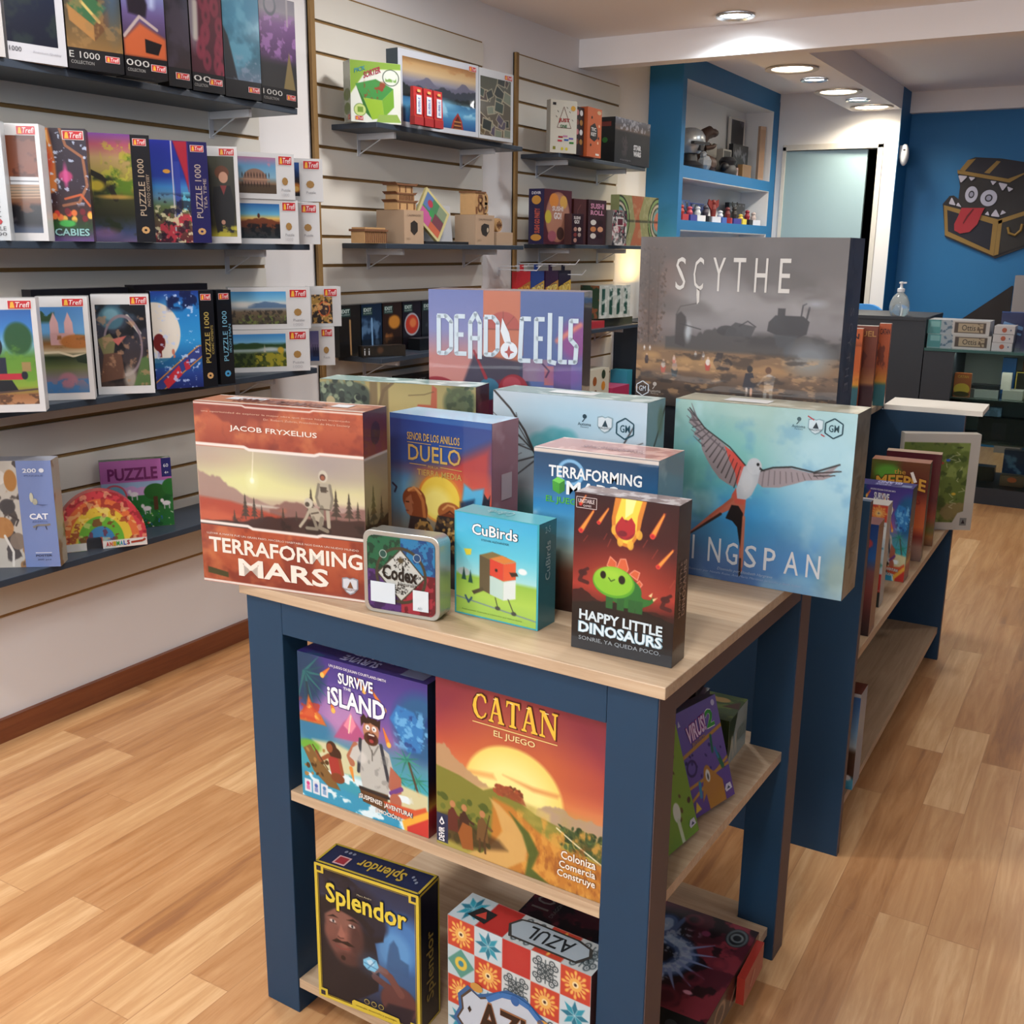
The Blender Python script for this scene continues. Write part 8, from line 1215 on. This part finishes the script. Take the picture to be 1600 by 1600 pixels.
plate('chest_panels', [(EM['lid'], '#26242e'), (EM['inner'], '#20202c'), (EM['side'], '#2c2826')], -.0215, -.0205)
plate('front_frame', [(EM['frame'], '#8a6c34')], -.0203, -.0182)
plate('gold_bands', [(EM[k], '#8a6c34') for k in ('band1', 'band2', 'band3', 'sb', 'sb2')], -.0235, -.0217)
TE = [[(-1.163, 1.844), (-1.101, 1.836), (-1.142, 1.792)], [(-1.096, 1.832), (-1.052, 1.826), (-1.077, 1.804)], [(-0.957, 1.804), (-0.917, 1.798), (-0.939, 1.774)], [(-0.907, 1.792), (-0.846, 1.779), (-0.875, 1.735)], [(-0.85, 1.766), (-0.809, 1.749), (-0.836, 1.729)], [(-1.204, 1.656), (-1.157, 1.645), (-1.189, 1.703)], [(-1.157, 1.645), (-1.12, 1.634), (-1.144, 1.666)], [(-0.968, 1.586), (-0.937, 1.577), (-0.95, 1.607)], [(-0.931, 1.575), (-0.871, 1.567), (-0.902, 1.622)], [(-0.872, 1.58), (-0.835, 1.596), (-0.862, 1.614)]]
for p in TE:
    b = MB(); q = []
    for i in range(3):
        a, c = p[i], p[(i + 1) % 3]; q += [(a[0] * .88 + c[0] * .12, a[1] * .88 + c[1] * .12), (a[0] * .12 + c[0] * .88, a[1] * .12 + c[1] * .88)]
    b.prism(q, -.027, -.0185, WT); b.build('tooth', PM, t)
b = MB(); b.prism(EM['tongue'], -.029, -.0237, '#9c1f2c'); o = b.build('tongue', PM, t); b = MB(); b.prism([(-1.045, 1.625), (-1.038, 1.62), (-1.07, 1.57), (-1.095, 1.523), (-1.10, 1.53), (-1.078, 1.58)], -.0305, -.0292, '#5c1018'); b.build('tongue_crease', PM, o)
for (cx, cz, rx, rz) in ((-1.066, 1.717, .040, .053), (-.955, 1.692, .052, .053)):
    el = lambda k: [(cx + k * rx * math.cos(a * math.pi / 16), cz + k * rz * math.sin(a * math.pi / 16)) for a in range(32)]
    b = MB(); b.prism(el(1), -.0225, -.0185, '#a8a8bc'); o = b.build('eye', PM, t); b = MB(); b.prism(el(.46), -.0235, -.0226, '#26242c'); b.prism(el(.30), -.0245, -.0236, '#8a8aa0'); b.build('pupil', PM, o)
b = MB(); b.tube([(-.814, -.028, 1.502), (-.802, -.03, 1.463), (-.764, -.03, 1.45), (-.733, -.03, 1.481), (-.728, -.028, 1.523)], .009, 8, '#8a6c34'); b.build('handle_ring', PM, t)
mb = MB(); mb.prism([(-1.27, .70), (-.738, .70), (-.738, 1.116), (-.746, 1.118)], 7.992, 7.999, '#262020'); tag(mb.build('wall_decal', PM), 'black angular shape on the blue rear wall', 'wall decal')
mb = MB(); mb.box(-.715, 7.80, 0, -.55, 7.95, 1.19, '#8a8484'); tag(mb.build('display_plinth', PM), 'grey plinth standing before the rear blue wall', 'plinth')
t = empty('motion_sensor', (-1.508, 7.71, 1.965), 0, 'white oval alarm motion sensor at the corner of the blue wall', 'motion sensor')
WP = mat('white_plastic', '#d4d6da', .35)
b = MB(); b.ball((.03, 0, 0), .04, 20, m=WP, sc=(.75, .85, 1.75)); b.build('sensor_body', WP, t, smooth=True); b = MB(); b.box(0, -.012, -.02, .02, .012, .06, m=WP); b.build('wall_mount', WP, t); b = MB(); b.ball((.032, -.030, .03), .008, 10, m=mat('sensor_lens', '#3c3c44', .2), sc=(1, .5, 1)); b.build('lens', MATS['sensor_lens'], t, smooth=True)

# ================================================================= COUNTER AND GLASS CABINET
CN = mat('counter_dark_navy', '#1a2029', .5, var=.04); GLS = mat('clear_glass', '#d8ece8', .02, trans=1.0, var=0, ior=1.12); GLE = mat('glass_edge_green', '#5c8480', .1, trans=.5, var=0)
t = empty('shop_counter', (-.97, 6.1, 0), 0, 'dark navy shop counter with a sanitiser bottle on top', 'counter')
b = MB(); b.box(-.68, 0, 0, 0, .55, .972); b.build('counter_body', CN, t); b = MB(); b.box(-.70, -.01, .972, .0, .56, .99); b.build('counter_top', CN, t)
t = empty('glass_cabinet', (-.965, 6.1, 0), 0, 'glass-fronted display cabinet beside the dark counter', 'display cabinet')
b = MB(); b.box(.0, 0, .0, 1.5, .5, .09); b.build('base', CN, t); b = MB(); b.box(.0, 0, .09, .155, .5, .812); b.build('end_panel', CN, t)
b = MB(); b.box(.155, .48, .33, 1.5, .5, .812); b.build('back_panel', mat('cabinet_back_grey', '#8a8884', .6), t)
b = MB(); b.box(0, -.01, .814, 1.5, .5, .829, m=GLE); b.build('glass_top', GLE, t)
for z in (.33, .565): b = MB(); b.box(.157, .04, z - .008, 1.5, .478, z); b.build('glass_shelf', mat('smoked_shelf', '#3c4440', .1), t)
b = MB(); b.box(.156, .004, .092, 1.5, .009, .812); b.build('glass_front', GLS, t)
GC = 'items in the glass cabinet'
lamp('cabinet_fill_light', (-.3, 6.16, .808), 2.6, (1, .95, .85), 1.0, shape='RECTANGLE', sy=.04)  # fill light added under the top to brighten the cabinet contents
def cb(x, z, w, h, col, label, y=6.25, d=.1, fr=None, cat='boxed item', name='boxed_item', grp=GC, m=None):
    b = GameBox(x, y, z, 0, w, d, h, col)
    if fr == 'tex': cv = Cv(30, 30, col, asp=w / h); cv.tex('#8ab0d8', 4, .5, .65, .9, int(abs(x) * 100)); b.front.paint(cv)
    elif fr: fr(b.front)
    return b.done(name, label, cat, PG, grp)
def sunbox(F): F.ell(.5, .66, .48, .24, '#e0b838', 2); F.ell(.5, .87, .48, .11, '#5a4a24', 3); F.text('CATAN', .2, .08, .85, .2, '#d8a83c', 2, bold=.02)
cb(-.805, .566, .085, .13, '#b8642c', 'small orange box with a yellow sun on the upper cabinet shelf', 6.17, .03, sunbox)
cb(-.70, .566, .12, .045, '#a8a8a4', 'low grey-white box on the upper cabinet shelf', 6.20); cb(-.56, .566, .10, .05, '#b8b4ac', 'second low pale box on the upper cabinet shelf', 6.20); cb(-.44, .566, .14, .03, '#c8c4bc', 'flat white box with a red mark on the upper cabinet shelf', 6.18, fr=lambda F: F.rect(.4, .2, .55, .8, '#b84a4c', 2))
cb(-.72, .615, .14, .02, '#2c2c30', 'flat dark case lying over the low grey-white box', 6.21, .08); cb(-.575, .6165, .05, .09, '#c8c0b8', 'upright pale box near the gold-trimmed one', 6.22, .04); cb(-.515, .566, .10, .14, '#2c2820', 'black box with gold trim on the upper cabinet shelf', 6.34, .05, fr=lambda F: F.frame(.03, .03, .97, .97, .03, '#c8b04c', 2)); cb(-.60, .566, .07, .20, '#2c6aa8', 'tall blue box at the back of the upper cabinet shelf', 6.46, .04); cb(-.50, .566, .12, .21, '#8a5a34', 'tall brown box at the back of the upper cabinet shelf', 6.51, .03)
cb(-.665, .331, .24, .13, '#1c1c22', 'long black box on the lower cabinet shelf', 6.22, .08, lambda F: F.rect(.3, .2, .6, .9, '#34343c', 2)); cb(-.40, .331, .14, .15, '#b8803c', 'ochre box on the lower cabinet shelf', 6.24, .08)
cb(-.655, .465, .10, .05, '#6a8ca8', 'pale blue pack on top of the long black box', 6.23, .05, 'tex'); cb(-.53, .091, .3, .17, '#34507c', 'blue swirled box on the cabinet floor', 6.40, .06, 'tex'); cb(-.70, .091, .14, .08, '#3c342c', 'dark brown pack on the cabinet floor', 6.30, .08); cb(-.52, .091, .12, .06, '#8a6a54', 'brown and orange pack on the cabinet floor', 6.22, .06, fr=lambda F: F.ell(.5, .4, .2, .25, '#d8642c', 2))
def ornate(F):
    cv = Cv(120, 28, '#cbc8c4', asp=4.3); cv.rect(0, 0, .22, 1, '#5aa0a0'); cv.rect(.05, .1, .2, .5, '#8ac0c0'); cv.rect(.22, 0, .40, 1, '#a8b4bc'); cv.tex('#4a6a84', 4, .55, .65, .8, 3, .18, 0, .42, 1, .03)
    cv.rect(.44, .12, .94, .86, '#5c5048'); cv.rect(.50, .18, .90, .80, '#b8a88c'); cv.tex('#5c4c3c', 9, .5, .6, .8, 5, .8, .15, .94, .85, .01); F.paint(cv); F.text('Ottis', .56, .28, .78, .68, '#3c3430', 3)
GT = 'boxes stacked on the glass cabinet'
cb(-.962, .8295, .322, .072, '#c8c8c6', 'lower long white box with ornate brown label on the glass cabinet', 6.14, .2, ornate, cat='game box', name='white_game_box', grp=GT)
cb(-.968, .902, .312, .076, '#cccac8', 'upper long white box with ornate brown label on the glass cabinet', 6.15, .19, ornate, cat='game box', name='white_game_box', grp=GT)
for k, (z, lb) in enumerate(((.8295, 'bottom'), (.873, 'middle'), (.917, 'top'))):
    cb(-.636 + .002 * k, z, .10, .042, '#cfcccc', '%s one of the three short white boxes with an orange mark' % lb, 6.14, .15, lambda F: (F.ell(.5, .5, .12, .3, '#b8603c', 2), F.rect(.78, .4, .84, .6, '#6a7a94', 3)), cat='game box', name='white_game_box', grp=GT)
cb(-.70, .98, .10, .012, '#6a3c50', 'thin plum pack on top of the white boxes', 6.2, .12, cat='card pack', name='card_pack', grp=GT) if False else None
b = GameBox(-.625, 6.36, .8295, .1, .125, .1, .19, '#24346c', dict(top='#3c5ca0')); b.front.line([(.1, .3), (.9, .45)], .1, '#7aa8d8', 3); b.front.line([(.15, .5), (.85, .62)], .06, '#7aa8d8', 3); b.done('blue_game_box', 'blue box with pale diagonal stripes behind the short white boxes', 'game box', PG)
b = GameBox(-.50, 6.20, .8295, .0, .25, .15, .175, '#282c5c', dict(top='#34407c', left='#2c3468')); b.front.text('CODE', .12, .1, .5, .3, '#c8c8d8', 3, bold=.03); b.front.text('names', .16, .4, .5, .6, '#c8c8d8', 3); b.done('blue_game_box', 'dark violet-blue box at the right edge, on the glass cabinet', 'game box', PG)
# hand sanitiser
t = empty('sanitizer_bottle', (-1.135, 6.20, .9902), 0, 'clear rounded hand sanitiser pump bottle on the dark counter', 'pump bottle')
CLR = mat('clear_gel', '#dfe8ea', .08, trans=.75, var=0, ior=1.3)
b = MB(); b.lathe([(0, 0), (.042, 0), (.05, .012), (.054, .04), (.05, .075), (.036, .105), (.018, .122), (.017, .128), (0, .128)], n=32, m=CLR); b.build('bottle', CLR, t, smooth=True)
b = MB(); b.lathe([(0, .128), (.02, .128), (.02, .146), (.008, .15), (.007, .172), (0, .172)], n=20, m=WP); b.build('pump_collar', WP, t, smooth=True)
b = MB(); b.lathe([(0, .172), (.013, .173), (.013, .182), (0, .184)], n=16, m=WP); b.box(-.002, -.006, .174, .026, .006, .182, m=WP); b.build('pump_head', WP, t)
t = empty('office_chair', (-1.60, 7.0, 0), 0, 'light blue chair back just showing over the dark counter', 'chair')
CB = mat('chair_blue_fabric', '#3c8ad0', .7); b = MB(); b.prism(rr_pts(.42, .5, .12, 6, -.21, .50), .16, .21, m=CB); b.build('backrest', CB, t); b = MB(); b.box(-.22, -.22, .44, .22, .2, .49, m=CB); b.build('seat', CB, t)
b = MB(); b.cyl((0, 0, .06), .025, .38, 14, m=BLK); b.build('post', BLK, t); b = MB(); [b.tube([(0, 0, .06), (.26 * math.cos(a), .26 * math.sin(a), .03)], .018, 8, m=BLK) for a in (0, 1.257, 2.513, 3.77, 5.027)]; b.build('foot', BLK, t); b = MB(); b.tube([(0, .15, .46), (0, .2, .52), (0, .185, .6)], .015, 8, m=BLK); b.build('back_support', BLK, t)
